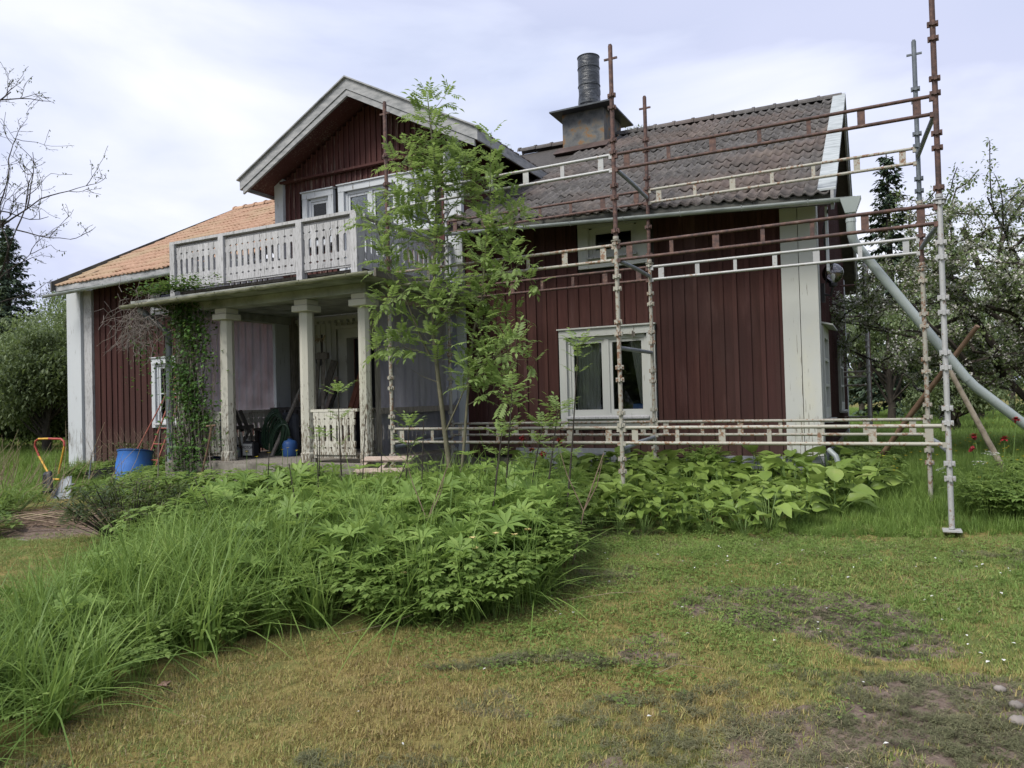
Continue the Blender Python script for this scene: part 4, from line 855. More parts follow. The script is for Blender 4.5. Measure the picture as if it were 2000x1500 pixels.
for k, (a, b_) in enumerate((((-9.18, 8.3, 1.22), (-8.95, 8.25, .88)), ((-9.05, 8.3, 1.20), (-8.80, 8.25, .86)))): MB().bar(a, b_, .05, .03).build('frame', M['dark_wood'], t)
MB().bar((-9.22, 8.2, .92), (-8.68, 8.2, .95), .05, .06).build('seat', M['dark_wood'], t); MB().bar((-9.2, 8.2, .90), (-9.12, 8.1, FZ), .04, .04).bar((-8.75, 8.2, .92), (-8.85, 8.1, FZ), .04, .04).build('leg', M['dark_wood'], t)
for k in range(4): MB().bar((-9.13+k*.11, 8.18, .86), (-9.08+k*.11, 8.16, .66), .035, .02).build('slat', M['shade_white'], t)
hb = MB()
for k in range(9):
    a0 = k*.22; c = Vector((-8.52+.035*k, 8.42-.01*k, .90-.022*k)); R_ = .24-.006*k
    pts = [c+Vector((R_*.62*math.cos(a)+.10*math.sin(a), .03*math.sin(a+k), R_*1.25*math.sin(a)-.06*math.cos(a))) for a in np.linspace(0, 2*math.pi, 22)]
    hb.tube(pts, .017, 6, False)
tag(hb.build('hose_coil', M['hose_green'], None, True), 'coil of dark green garden hose leaning on the bench', 'hose')
t = empty('suitcase', (-8.2, 8.5, FZ), 'black padded case leaning beside the hose coil', 'case')
MB().add([(-8.42, 8.42, FZ), (-8.02, 8.42, FZ), (-8.22, 8.62, 1.12), (-8.50, 8.62, 1.16), (-8.42, 8.54, FZ), (-8.02, 8.54, FZ), (-8.22, 8.74, 1.12), (-8.50, 8.74, 1.16)],
         [(0, 1, 2, 3), (7, 6, 5, 4), (0, 4, 5, 1), (1, 5, 6, 2), (2, 6, 7, 3), (3, 7, 4, 0)]).build('body', M['dark_cloth'], t, bevel=.03)
MB().tube([(-8.44, 8.66, 1.14), (-8.42, 8.66, 1.19), (-8.32, 8.66, 1.18), (-8.30, 8.66, 1.13)], .01, 6).build('handle', M['black'], t, True)
t = empty('canister', (-8.52, 8.0, FZ), 'black motor oil canister with a white label at the edge of the porch', 'canister')
MB().box(-8.64, -8.42, 7.95, 8.08, FZ, .72).build('body', M['black'], t, bevel=.018)
MB().box(-8.60, -8.49, 7.98, 8.05, .722, .745).build('handle', M['black'], t, bevel=.008); MB().lathe((-8.45, 8.015, .722), [(.018, 0), (.018, .025)], 10).build('cap', M['black'], t)
lb = sbox('label', M['label_white'], t, -8.625, -8.435, 7.944, 7.949, FZ+.035, .70)
def text(s, loc, size, mat, parent, rz_=0):
    cu = bpy.data.curves.new('lettering', 'FONT'); cu.body = s; cu.size = size; cu.extrude = .0008; cu.align_x = 'CENTER'; cu.materials.append(mat)
    tmp = bpy.data.objects.new('lettering', cu); me = bpy.data.meshes.new_from_object(tmp); bpy.data.objects.remove(tmp); o = bpy.data.objects.new('lettering', me); link(o, parent, loc); o.rotation_euler = (rad(90), 0, rz_); return o
text('MOTOR', (-8.53, 7.942, .625), .062, M['label_black'], t); text('OIL', (-8.53, 7.942, .565), .062, M['label_black'], t)
def jug(name, x, y, r_, h, mat, label, capm='black'):
    t = empty(name, (x, y, FZ), label, 'container'); MB().lathe((x, y, FZ), [(r_*.9, 0), (r_, .02), (r_, h*.7), (r_*.8, h*.86), (r_*.3, h*.93), (r_*.3, h)], 16).build('body', M[mat], t, True)
    MB().lathe((x, y, FZ+h), [(r_*.34, 0), (r_*.34, .03)], 10).build('cap', M[capm], t); return t
jug('water_jug', -8.02, 8.3, .11, .27, 'blue_dark', 'blue plastic jug beside the middle porch column'); jug('round_jar', -8.83, 8.02, .06, .16, 'aluminium', 'small round metal jar left of the black canister')
t = empty('sack', (-9.0, 7.85, FZ), 'grey sack with a blue lower half slumped against the left porch column', 'sack')
n = 14; vs = []
for j, (r_, z) in enumerate(((.13, 0), (.17, .06), (.165, .16), (.14, .26), (.09, .38), (.055, .50), (.03, .60))):
    vs += [(-9.02+r_*math.cos(2*math.pi*i/n)*(1+.12*math.sin(3*i+j)), 7.9+r_*.8*math.sin(2*math.pi*i/n), FZ+z) for i in range(n)]
MB().add(vs[:3*n], [(j*n+i, j*n+(i+1) % n, (j+1)*n+(i+1) % n, (j+1)*n+i) for j in range(2) for i in range(n)]+[tuple(reversed(range(n)))]).build('lower_half', M['blue_dark'], t, True)
MB().add(vs[2*n:], [(j*n+i, j*n+(i+1) % n, (j+1)*n+(i+1) % n, (j+1)*n+i) for j in range(4) for i in range(n)]+[tuple(range(4*n, 5*n))]).build('upper_half', M['tube_grey'], t, True)
t = empty('wooden_box', (-8.35, 9.3, FZ), 'brown wooden crate standing by the tall poles in the porch corner', 'crate')
sbox('side_board', M['red_wood'], t, -8.52, -8.16, 9.08, 9.10, FZ, .90); sbox('side_board', M['red_wood'], t, -8.52, -8.16, 9.42, 9.44, FZ, .90); sbox('end_board', M['red_wood'], t, -8.54, -8.522, 9.08, 9.44, FZ, .90); sbox('end_board', M['red_wood'], t, -8.158, -8.14, 9.08, 9.44, FZ, .90); sbox('lid', M['plank'], t, -8.55, -8.13, 9.07, 9.45, .902, .93)
# tall brush and poles in the corner
t = empty('wooden_pole', (-8.1, 8.6, FZ), 'long grey wooden pole with hook leaning in the porch left of the middle column', 'pole', 'poles leaning inside the porch')
MB().bar((-8.30, 8.2, FZ), (-8.26, 9.1, 1.98), .05, .03).build('shaft', M['grey_wood'], t)
MB().tube([(-8.20, 8.7, 1.42), (-8.16, 8.68, 1.32), (-8.10, 8.68, 1.33), (-8.10, 8.68, 1.38)], .010, 6).build('hook', M['brown_pole'], t)
t = empty('stepladder', (-8.15, 9.0, FZ), 'narrow wooden stepladder folded against the porch corner, dark strap near its top', 'ladder')
MB().bar((-8.12, 8.9, FZ), (-8.30, 9.3, 2.12), .05, .035).build('side_rail', M['grey_wood'], t); MB().bar((-7.92, 8.9, FZ), (-8.20, 9.3, 2.12), .05, .035).build('side_rail', M['grey_wood'], t)
MB().bar((-8.36, 9.27, 2.06), (-8.08, 9.27, 2.06), .06, .10).build('top_step', M['grey_wood'], t)
t = empty('brush', (-8.15, 9.3, 1.4), 'pale bristled broom head standing upright above the folded stepladder', 'broom')
MB().tube([(-8.26, 9.33, .6), (-8.26, 9.33, 2.42)], .014, 6).build('handle', M['dark_wood'], t)
bb = MB()
for k in range(40):
    a = random.uniform(0, 6.28); bb.bar((-8.26+.05*math.cos(a), 9.30+.02*math.sin(a), 2.33+random.uniform(-.02, .04)), (-8.26+.11*math.cos(a), 9.28+.05*math.sin(a), 2.33+random.uniform(-.06, .08)), .006, .006)
bb.build('bristles', M['straw'], t)
for k, (x0, x1, z1, m_, w_, lab) in enumerate(((-8.62, -8.28, 2.0, 'grey_wood', .13, 'wide grey board leaning on the porch wall left of the door'), (-8.42, -8.22, 1.72, 'plank', .07, 'narrow pale board leaning between the wide board and the door frame'), (-8.35, -8.18, 1.55, 'dark_wood', .05, 'thin dark board leaning lowest beside the door frame'),
                        (-7.85, -7.52, 2.1, 'red_wood', .09, 'red-brown board leaning inside the open doorway'), (-7.72, -7.48, 1.9, 'red_wood', .08, 'shorter red-brown board leaning right of the other one in the doorway'))):
    tag(MB().bar((x0, 9.25-.02*k, FZ), (x1, 9.66-.03*k, z1), w_, .025, (0, 1, 0)).build('leaning_board', M[m_]), lab, 'board', 'boards leaning inside the porch')
t = empty('hanging_pan', (-8.62, 9.62, 2.0), 'black round pan hanging on the porch wall beside the door', 'pan')
pn = MB(); pn.lathe((0, 0, 0), [(.0, 0), (.085, .0), (.10, .045), (.094, .045), (.08, .008), (0, .008)], 18, False); pv = pn.v; pn.v = [(-8.55+x_, 9.64-z_, 2.02+y_) for x_, y_, z_ in pv]; pn.build('bowl', M['black'], t, True)
MB().bar((-8.56, 9.66, 2.12), (-8.58, 9.67, 2.36), .022, .012).build('handle', M['black'], t)
# garden tool leaning on column 1
t = empty('garden_hook', (-8.45, 7.25, .3), 'old garden fork handle leaning on the flaking left column', 'tool')
MB().tube([(-8.62, 7.20, .35), (-8.50, 7.22, .75), (-8.47, 7.25, 1.0)], .013, 6).build('shaft', M['brown_pole'], t, True); MB().tube([(-8.54, 7.22, 1.0), (-8.40, 7.26, 1.01)], .014, 6).build('grip', M['brown_pole'], t, True)

# ------------------------------------------------------------------ things in the yard
t = empty('barrel', (-12.4, 9.0, -.12), 'tilted open blue plastic barrel beside the red ladder', 'barrel')
def lathe_tilt(prof, c, tilt, mat, name, parent, n=28, cap=False):
    b = MB().lathe((0, 0, 0), prof, n, cap); R_ = Euler(tilt).to_matrix(); b.v = [tuple(R_@Vector(v)+Vector(c)) for v in b.v]; return b.build(name, mat, parent, True)
tl = (rad(-11), rad(-5), 0)
lathe_tilt([(.0, -.09), (.26, -.1), (.285, .0), (.305, .20), (.31, .42), (.292, .60), (.298, .61), (.298, .66), (.28, .665), (.28, .60), (.285, .40), (.26, -.05), (0, -.05)], (-12.33, 8.75, -.16), tl, M['blue'], 'shell', t)
lathe_tilt([(.299, .635), (.313, .64), (.313, .665), (.28, .668)], (-12.33, 8.75, -.16), tl, M['blue_dark'], 'rim', t)
t = empty('ladder', (-12.3, 9.2, 0), 'rusty red metal ladder leaning against the house left of the porch', 'ladder')
for a, b_ in (((-12.30, 8.85, -.15), (-11.92, 9.72, 2.42)), ((-11.88, 8.75, -.15), (-11.66, 9.72, 2.42))): MB().tube([a, b_], .016, 8).build('side_rail', M['ladder_red'], t, True)
for k in range(9):
    s = .07+k*.112; a = Vector((-12.30, 8.85, -.15)).lerp((-11.92, 9.72, 2.42), s); b_ = Vector((-11.88, 8.75, -.15)).lerp((-11.66, 9.72, 2.42), s); MB().tube([a, b_], .012, 6).build('rung', M['ladder_red'], t, True)
MB().tube([(-12.48, 8.66, 0), (-12.00, 9.60, 2.1)], .012, 6).build('stay', M['ladder_red'], t, True)
# snow scoop with a bent yellow and red handle
t = empty('snow_scoop', (-12.4, 7.6, -.25), 'aluminium snow scoop with a triangular yellow and red handle', 'snow scoop')
sy = 7.45
def S(x, z, y=sy): return (x, y, z)
hp = [S(-12.42, .16), S(-12.40, .13), S(-12.62, .12), S(-13.08, .62), S(-13.13, .72), S(-13.08, .79), S(-12.98, .81), S(-12.28, .80), S(-12.18, .76), S(-12.15, .68), S(-12.30, .28)]
MB().tube([S(-12.36, .12), S(-12.58, .12), S(-12.92, .50)], .017, 8).build('handle_tube', M['yellow'], t, True)
MB().tube([S(-12.92, .50), S(-13.04, .68), S(-13.02, .76), S(-12.93, .80)], .0175, 8).build('handle_grip', M['redpaint'], t, True)
MB().tube([S(-12.93, .80), S(-12.64, .805)], .017, 8).build('handle_tube', M['yellow'], t, True)
MB().tube([S(-12.64, .805), S(-12.30, .80), S(-12.22, .76), S(-12.21, .68)], .0175, 8).build('handle_grip', M['redpaint'], t, True)
MB().tube([S(-12.21, .68), S(-12.38, .22)], .017, 8).build('handle_tube', M['yellow'], t, True)
n = 12; vs = []
for j in range(n+1):
    s = j/n; wd = .12+.30*s
    for i in range(n+1):
        u = i/n*2-1; vs.append((-12.02+.22*s+u*wd*.85, sy-.12-.34*s+.06*u*u, .16-.52*s+.05*u*u-.015*math.cos(u*6)))
sc = MB().add(vs, [(j*(n+1)+i, j*(n+1)+i+1, (j+1)*(n+1)+i+1, (j+1)*(n+1)+i) for j in range(n) for i in range(n)]).build('blade', M['aluminium'], t, True)
sm = sc.modifiers.new('thickness', 'SOLIDIFY'); sm.thickness = .006
# shovel with grey blade behind it
t = empty('shovel', (-12.7, 7.7, -.2), 'pale metal shovel blade lying under the handle of the snow scoop', 'shovel')
MB().add([(-12.95, 7.5, -.16), (-12.55, 7.5, -.10), (-12.42, 7.75, .02), (-12.80, 7.8, -.02), (-12.95, 7.52, -.175), (-12.55, 7.52, -.115), (-12.42, 7.77, .005), (-12.80, 7.82, -.035)], [(0, 1, 2, 3), (7, 6, 5, 4), (0, 4, 5, 1), (1, 5, 6, 2), (2, 6, 7, 3), (3, 7, 4, 0)]).build('blade', M['aluminium'], t)
MB().tube([(-12.1, 7.78, .0), (-12.02, 7.8, .55)], .012, 6).build('shaft', M['tube_grey'], t, True)
tag(MB().add([(-12.26, 7.10, .26), (-12.10, 7.10, .28), (-11.96, 7.04, -.04), (-12.14, 7.02, -.08), (-12.30, 7.18, .28), (-12.08, 7.18, .32), (-11.94, 7.12, -.02), (-12.16, 7.10, -.10)], [(0, 1, 2, 3), (7, 6, 5, 4), (0, 4, 5, 1), (1, 5, 6, 2), (2, 6, 7, 3), (3, 7, 4, 0)]).build('rubber_glove', M['black'], None, bevel=.03), 'black rubber glove hung over the neck of the snow scoop', 'glove')
tag(MB().bar((-13.9, 8.9, -.02), (-12.6, 8.95, .18), .04, .16, (0, 0, 1)).build('edging_board', M['black'], None), 'black edging board lying in the weeds left of the blue barrel', 'board')
# pallet right of the porch
t = empty('pallet', (-5.4, 7.3, .3), 'small unpainted wooden pallet lying below the right end of the porch', 'pallet')
for k, (y_, z_) in enumerate(((7.02, .33), (7.16, .43), (7.34, .56))): MB().bar((-5.86, y_, z_), (-5.12, y_, z_+.02), .10, .02, (0, -.5, 1)).build('board', M['plank'], t)
for x_ in (-5.80, -5.50, -5.18): MB().bar((x_, 6.98, .28), (x_, 7.40, .55), .06, .06).build('stringer', M['plank'], t)
tag(MB().lathe((-6.4, 7.3, .12), [(.16, 0), (.20, .02), (.21, .14), (.19, .15), (.17, .04)], 18).build('tub', M['black'], None, True), 'black tub in the dark gap under the porch railing', 'tub')
tag(MB().box(-3.12, -2.96, 9.87, 9.95, 1.05, 1.155).build('blue_box', M['blue'], None, bevel=.005), 'small blue box standing on the inner window sill', 'box')
tag(MB().box(-8.9, -8.35, 4.85, 5.2, -.24, -.185).build('paving_slab', M['stone'], None, bevel=.012), 'pale paving slab at the end of the brush pile', 'slab')
for k, (x_, y_, r_, lab) in enumerate(((.50, 4.02, .026, 'pale round stone at the right edge of the worn lawn'), (.46, 4.20, .022, 'small pale stone just below the round one by the worn lawn'), (.49, 3.86, .030, 'pinkish brown flat stone lowest at the right lawn edge'))):
    b = MB().lathe((0, 0, 0), [(r_*math.sin(a), -r_*.55*math.cos(a)) for a in np.linspace(.05, 3.09, 7)], 10)
    z_ = float(gz(x_, y_)); b.v = [(x_+v[0]*(1.2+.1*k), y_+v[1]*.9, z_+.02+v[2]*(1.4+.2*math.sin(9*v[0]/r_))) for v in b.v]
    tag(b.build('stone', M['stone'], None, True), lab, 'stone', 'stones at the right lawn edge')
# ================================================================== vegetation
def rotm(d, roll=None, upv=(0, 0, 1)):
    """frames with +Y along d (n,3); returns (n,3,3) columns X,Y,Z"""
    d = d/np.linalg.norm(d, axis=1, keepdims=True); u = np.broadcast_to(np.array(upv, float), d.shape).copy()
    par = np.abs((d*u).sum(1)) > .98; u[par] = (1, 0, 0)
    x = np.cross(d, u); x /= np.linalg.norm(x, axis=1, keepdims=True); z = np.cross(x, d)
    if roll is not None:
        c, s = np.cos(roll)[:, None], np.sin(roll)[:, None]; x, z = x*c+z*s, z*c-x*s
    return np.stack([x, d, z], 2)
class Acc:
    """collects many copies of small templates into one mesh"""
    def __init__(s): s.V = []; s.F = {}; s.n = 0
    def put(s, tpl, P, R, S):
        v, fs = tpl; P = np.asarray(P, float); n = len(P)
        if n == 0: return s
        S = np.asarray(S, float); S = np.broadcast_to(S, (n,)) if S.ndim < 2 else S
        vv = v[None]*(S[:, None, None] if S.ndim == 1 else S[:, None, :])
        W = np.einsum('nij,nkj->nki', R, vv)+P[:, None]
        s.V.append(W.reshape(-1, 3)); off = (np.arange(n)*len(v))[:, None, None]+s.n
        for f in fs: s.F.setdefault(f.shape[1], []).append((f[None]+off).reshape(-1, f.shape[1]))
        s.n += n*len(v); return s
    def mesh(s, name, mat, org=(0, 0, 0), smooth=False):
        return np_mesh(name, np.concatenate(s.V)-np.array(org), [np.concatenate(f) for f in s.F.values()], mat, smooth)
    def obj(s, name, mat, parent=None, org=(0, 0, 0), kind=None, smooth=False):
        o = bpy.data.objects.new(name, s.mesh(name, mat, org, smooth)); link(o, parent, org)
        if kind: o['kind'] = kind
        return o
A_ = np.array
def tq(v, *f): return (A_(v, float), [A_(x) for x in f])
# leaf templates: unit length along +Y
T_card = tq([(0, 0, 0), (-.3, .5, .05), (0, 1, -.1), (.3, .5, .05)], [[0, 3, 2, 1]])
def leaf_t(w=.22, fold=.06, droop=.12, m=.45):
    return tq([(0, 0, 0), (-w, m, fold), (0, m, 0), (w, m, fold), (-w*.55, .78, fold*.6-droop*.4), (0, .78, -droop*.4), (w*.55, .78, fold*.6-droop*.4), (0, 1, -droop)],
              [[0, 2, 1], [0, 3, 2], [4, 5, 7], [5, 6, 7]], [[1, 2, 5, 4], [2, 3, 6, 5]])
T_leaf = leaf_t()
T_leaf3 = tq([(0, 0, 0), (-.2, .45, .05), (0, .5, 0), (.2, .45, .05), (0, 1, -.12)], [[0, 2, 1], [0, 3, 2], [1, 2, 4], [2, 3, 4]])
def blade_t(w=.02, bend=.5, n=3):
    v = []; 
    for i in range(n):
        s = i/n; v += [(-w*(1-s*.75), bend*s*s*.6, s*(1-.25*bend*s)), (w*(1-s*.75), bend*s*s*.6, s*(1-.25*bend*s))]
    v.append((0, bend*.6, 1-.25*bend)); f4 = [[2*i, 2*i+1, 2*i+3, 2*i+2] for i in range(n-1)]
    return tq(v, f4, [[2*n-2, 2*n-1, 2*n]]) if n > 1 else tq(v, [[0, 1, 2]])
def yawm(a):
    c, s = np.cos(a), np.sin(a); o = np.zeros((len(a), 3, 3)); o[:, 0, 0] = c; o[:, 0, 1] = -s; o[:, 1, 0] = s; o[:, 1, 1] = c; o[:, 2, 2] = 1; return o
def sphere_dirs(n, r=None):
    r = r or rng; d = r.normal(size=(n, 3)); return d/np.linalg.norm(d, axis=1, keepdims=True)
def inpoly(x, y, poly):
    c = np.zeros(len(x), bool); n = len(poly)
    for i in range(n):
        (x1, y1), (x2, y2) = poly[i], poly[(i+1) % n]
        k = ((y1 > y) != (y2 > y)) & (x < (x2-x1)*(y-y1)/(y2-y1+1e-12)+x1); c ^= k
    return c
def sample(poly, n, r=None):
    r = r or rng; p = A_(poly); lo, hi = p.min(0), p.max(0); out = []; tot = 0
    while tot < n:
        q_ = r.uniform(lo, hi, (n*2, 2)); q_ = q_[inpoly(q_[:, 0], q_[:, 1], poly)]; out.append(q_); tot += len(q_)
    return np.concatenate(out)[:n]
# --- instancing for uncountable stuff
def gn_scatter(name, pts, scales, protos, kind='stuff', green=None, label=None, tilt=.15):
    n = len(pts); me = bpy.data.meshes.new(name); me.vertices.add(n); me.vertices.foreach_set('co', np.asarray(pts, np.float32).ravel())
    rot = np.stack([rng.normal(0, tilt, n), rng.normal(0, tilt, n), rng.uniform(0, 6.28, n)], 1).astype(np.float32)
    a = me.attributes.new('rot', 'FLOAT_VECTOR', 'POINT'); a.data.foreach_set('vector', rot.ravel())
    a = me.attributes.new('scl', 'FLOAT', 'POINT'); a.data.foreach_set('value', np.asarray(scales, np.float32))
    a = me.attributes.new('green', 'FLOAT', 'POINT'); a.data.foreach_set('value', np.asarray(green if green is not None else np.zeros(n), np.float32))
    me.update(); o = bpy.data.objects.new(name, me); link(o)
    ng = bpy.data.node_groups.new(name, 'GeometryNodeTree')
    ng.interface.new_socket('Geometry', in_out='INPUT', socket_type='NodeSocketGeometry'); ng.interface.new_socket('Geometry', in_out='OUTPUT', socket_type='NodeSocketGeometry')
    gi = ng.nodes.new('NodeGroupInput'); go_ = ng.nodes.new('NodeGroupOutput'); ip = ng.nodes.new('GeometryNodeInstanceOnPoints'); jn = ng.nodes.new('GeometryNodeGeometryToInstance')
    for pm in protos:
        po = bpy.data.objects.new(pm.name, pm); oi = ng.nodes.new('GeometryNodeObjectInfo'); oi.inputs['Object'].default_value = po; oi.inputs['As Instance'].default_value = True
        ng.links.new(oi.outputs['Geometry'], jn.inputs[0])
    jn2 = ng.nodes.new('GeometryNodeJoinGeometry')
    for l in list(ng.links):
        if l.to_node == jn: s_ = l.from_socket; ng.links.remove(l); ng.links.new(s_, jn2.inputs[0])
    ng.links.new(gi.outputs[0], ip.inputs['Points']); ng.links.new(jn2.outputs[0], ip.inputs['Instance']); ip.inputs['Pick Instance'].default_value = True
    rv = ng.nodes.new('FunctionNodeRandomValue'); rv.data_type = 'INT'
    [i for i in rv.inputs if i.name == 'Min' and i.type == 'INT'][0].default_value = 0; [i for i in rv.inputs if i.name == 'Max' and i.type == 'INT'][0].default_value = len(protos)-1
    ng.links.new([q_ for q_ in rv.outputs if q_.type == 'INT'][0], ip.inputs['Instance Index'])
    for nm, dt, sk in (('rot', 'FLOAT_VECTOR', 'Rotation'), ('scl', 'FLOAT', 'Scale')):
        na = ng.nodes.new('GeometryNodeInputNamedAttribute'); na.data_type = dt; na.inputs[0].default_value = nm
        src = na.outputs[0]
        if nm == 'rot':
            er = ng.nodes.new('FunctionNodeEulerToRotation'); ng.links.new(src, er.inputs[0]); src = er.outputs[0]
        ng.links.new(src, ip.inputs[sk])
    ng.links.new(ip.outputs[0], go_.inputs[0]); md = o.modifiers.new('scatter', 'NODES'); md.node_group = ng
    o['kind'] = kind
    if label: o['label'] = label
    return o
def tuft(name, mat, n, r, h0, h1, w, lean, seed, bend=(.2, 1.2), segs=3):
    g_ = np.random.default_rng(seed); acc = Acc()
    for k in range(6):
        m_ = n//6; a = g_.uniform(0, 6.28, m_); rr_ = r*np.sqrt(g_.uniform(0, 1, m_)); P = np.stack([rr_*np.cos(a), rr_*np.sin(a), np.full(m_, -.01)], 1)
        R = yawm(g_.uniform(0, 6.28, m_)); t_ = g_.normal(0, lean, m_); Rx = np.zeros((m_, 3, 3)); Rx[:, 0, 0] = 1; Rx[:, 1, 1] = np.cos(t_); Rx[:, 1, 2] = np.sin(t_); Rx[:, 2, 1] = -np.sin(t_); Rx[:, 2, 2] = np.cos(t_)
        h = g_.uniform(h0, h1, m_); S = np.stack([np.full(m_, 1.)*w/.02*.5, h, h], 1)
        acc.put(blade_t(.02, bend[0]+(bend[1]-bend[0])*k/5, segs), P, R@Rx, S)
    return acc.mesh(name, mat)
BED = [(-5.4, .9), (-4.0, .9), (-3.75, 1.9), (-3.85, 2.9), (-3.75, 3.55), (-3.3, 3.95), (-2.6, 4.15), (-2.15, 4.75), (-2.35, 5.6), (-2.75, 6.5), (-3.4, 7.2), (-5.3, 7.25), (-6.5, 7.0), (-8.2, 6.4), (-8.0, 5.7), (-6.8, 4.9), (-5.9, 3.9), (-5.45, 3.0), (-5.2, 2.0)]
BROAD = [(-4.3, 7.2), (-2.7, 6.75), (-1.2, 7.0), (-.5, 7.9), (-.1, 9.0), (-.2, 9.75), (-3.0, 9.6), (-4.6, 9.5)]
def wav(x, y, f, s=0):
    z = 0
    for a, ff, p in _waves[::2]: z = z+np.sin((x*math.cos(a+s)+y*math.sin(a+s))*f*(.5+ff*.25)+p*(1+s))
    return z/6
# mown lawn
P = rng.uniform((-10.5, 1.2), (2.6, 8.0), (52000, 2)); x_, y_ = P[:, 0], P[:, 1]
edge = np.interp(x_, [-3, -1.2, .7, 2.6], [6.7, 7.0, 7.6, 8.0]); k = (~inpoly(x_, y_, BED)) & ((y_ < edge) | (x_ < -6))
b_ = bare(x_, y_); k &= rng.uniform(0, 1, len(x_)) > b_*.97
# thin out what lies outside the view
ax = x_*math.cos(YAW)+y_*math.sin(YAW); ay = -x_*math.sin(YAW)+y_*math.cos(YAW); k &= (np.abs(ax/np.maximum(ay, .1)) < .85) & (ay > 1.2) & (ay < 11)
k &= rng.uniform(0, 1, len(x_)) < np.clip(4.5/ay, .35, 1)
P = P[k]; x_, y_ = P[:, 0], P[:, 1]
lawn_pts = np.stack([x_, y_, gz(x_, y_)], 1); gr_ = .05-.16*np.clip((4.6-y_)/1.2, 0, 1)+.25*np.clip((y_-4.6)/2.2, -.6, 1)+.35*np.clip(wav(x_, y_, 1.3), -.5, .9)+.18*np.exp(-((x_+1.95)**2+(y_-3.95)**2)/.1)
protos = [tuft('lawn_tuft', M['lawn'], 60, .08, .012, .042, .0046, .75, s, (.2, 1.4), 2) for s in (1, 2, 3)]
gn_scatter('lawn_grass', lawn_pts, rng.uniform(.7, 1.3, len(lawn_pts))*(1+.35*np.clip(wav(x_, y_, 2.0, 2), 0, 1)), protos, green=gr_)
# taller green tufts standing out of the lawn
q_ = sample([(-4, 1.5), (2.4, 1.5), (2.4, 7.4), (-2.4, 7)], 1500); k = (wav(q_[:, 0], q_[:, 1], 1.7, 4) > .25) & ~inpoly(q_[:, 0], q_[:, 1], BED); q_ = q_[k]
gn_scatter('grass_tufts', np.stack([q_[:, 0], q_[:, 1], gz(q_[:, 0], q_[:, 1])], 1), rng.uniform(.5, 1.2, len(q_)), [tuft('green_tuft', M['tall_grass'], 42, .04, .04, .09, .005, .7, s) for s in (4, 5)])
# drying clippings in loose dark streaks
def clip_mesh(s):
    g_ = np.random.default_rng(s); acc = Acc(); n = 170; a = g_.uniform(0, 6.28, n); rr_ = .075*np.sqrt(g_.uniform(0, 1, n)); d = np.stack([np.cos(a*3), np.sin(a*3), g_.normal(.05, .22, n)], 1)
    acc.put(tq([(-.05, 0, 0), (.05, 0, 0), (.04, .5, .07), (-.04, .5, .07), (0, 1, 0)], [[0, 1, 2, 3]], [[3, 2, 4]]), np.stack([rr_*np.cos(a), rr_*np.sin(a), g_.uniform(.0, .028, n)], 1), rotm(d), g_.uniform(.015, .045, n)); return acc.mesh('clippings', M['clip'])
q_ = rng.uniform((-4.2, 1.5), (2.6, 7.3), (7000, 2)); v_ = wav(q_[:, 0]*1.3, q_[:, 1]*2.2, 1.6, 7); k = (v_ > .36+.34*rng.random(len(v_))) & ~inpoly(q_[:, 0], q_[:, 1], BED); q_ = q_[k]
arc = A_([(-2.35+.95*s+rng.normal(0, .03), 3.52+.16*math.sin(s*3.1)+.42*s+rng.normal(0, .035)) for s in rng.uniform(0, 1, 75)])
q_ = np.concatenate([q_, arc]); rr = rng.uniform(.35, .9, len(q_)); gn_scatter('grass_clippings', np.stack([q_[:, 0], q_[:, 1], gz(q_[:, 0], q_[:, 1])+.006], 1), rr, [clip_mesh(s) for s in (1, 2)], tilt=.1)
# litter on bare soil
q_ = rng.uniform((-2, 2.2), (1.6, 6.0), (5000, 2)); k = bare(q_[:, 0], q_[:, 1]) > rng.uniform(.15, 1.1, 5000); q_ = q_[k]
gn_scatter('soil_litter', np.stack([q_[:, 0], q_[:, 1], gz(q_[:, 0], q_[:, 1])-.006], 1), rng.uniform(.4, .8, len(q_)), [clip_mesh(3)], tilt=.1)
# unmown grass by the scaffold, the meadow behind
q_ = np.concatenate([sample([(-3.0, 6.75), (-1.2, 7.05), (.7, 7.65), (3.2, 8.2), (5.5, 14), (-.6, 14), (-.4, 9.4), (-1.0, 7.6)], 5200), sample([(-6.0, 7.0), (-3.3, 7.1), (-3.0, 9.4), (-5.7, 9.4)], 700), sample([(-15.5, 8.2), (-9.6, 7.2), (-9.6, 9.7), (-15.5, 9.7)], 700)])
gn_scatter('unmown_grass', np.stack([q_[:, 0], q_[:, 1], gz(q_[:, 0], q_[:, 1])], 1), rng.uniform(.55, 1.1, len(q_))*np.clip(.55+(q_[:, 1]-7)*.35, .5, 1.1), [tuft('grass_tuft', M['tall_grass'], 48, .07, .09, .24, .006, .35, s) for s in (6, 7, 8)])
q_ = sample([(-1, 13), (6, 13), (16, 46), (-3, 46)], 7000)
gn_scatter('meadow_grass', np.stack([q_[:, 0], q_[:, 1], gz(q_[:, 0], q_[:, 1])], 1), rng.uniform(.8, 1.4, len(q_)), [tuft('meadow_tuft', M['lupin'], 48, .16, .12, .30, .011, .35, s) for s in (9, 10)])
q_ = np.concatenate([sample([(-60, 14), (-17, 10), (-16, 30), (-60, 40)], 2500), sample([(-26, 6.2), (-11.8, 6.2), (-12.8, 7.6), (-15.9, 10.5), (-26, 13)], 1500)])
gn_scatter('rough_grass', np.stack([q_[:, 0], q_[:, 1], gz(q_[:, 0], q_[:, 1])], 1), rng.uniform(.6, 1.3, len(q_)), [tuft('rough_tuft', M['tall_grass'], 48, .2, .15, .35, .012, .35, 12)])
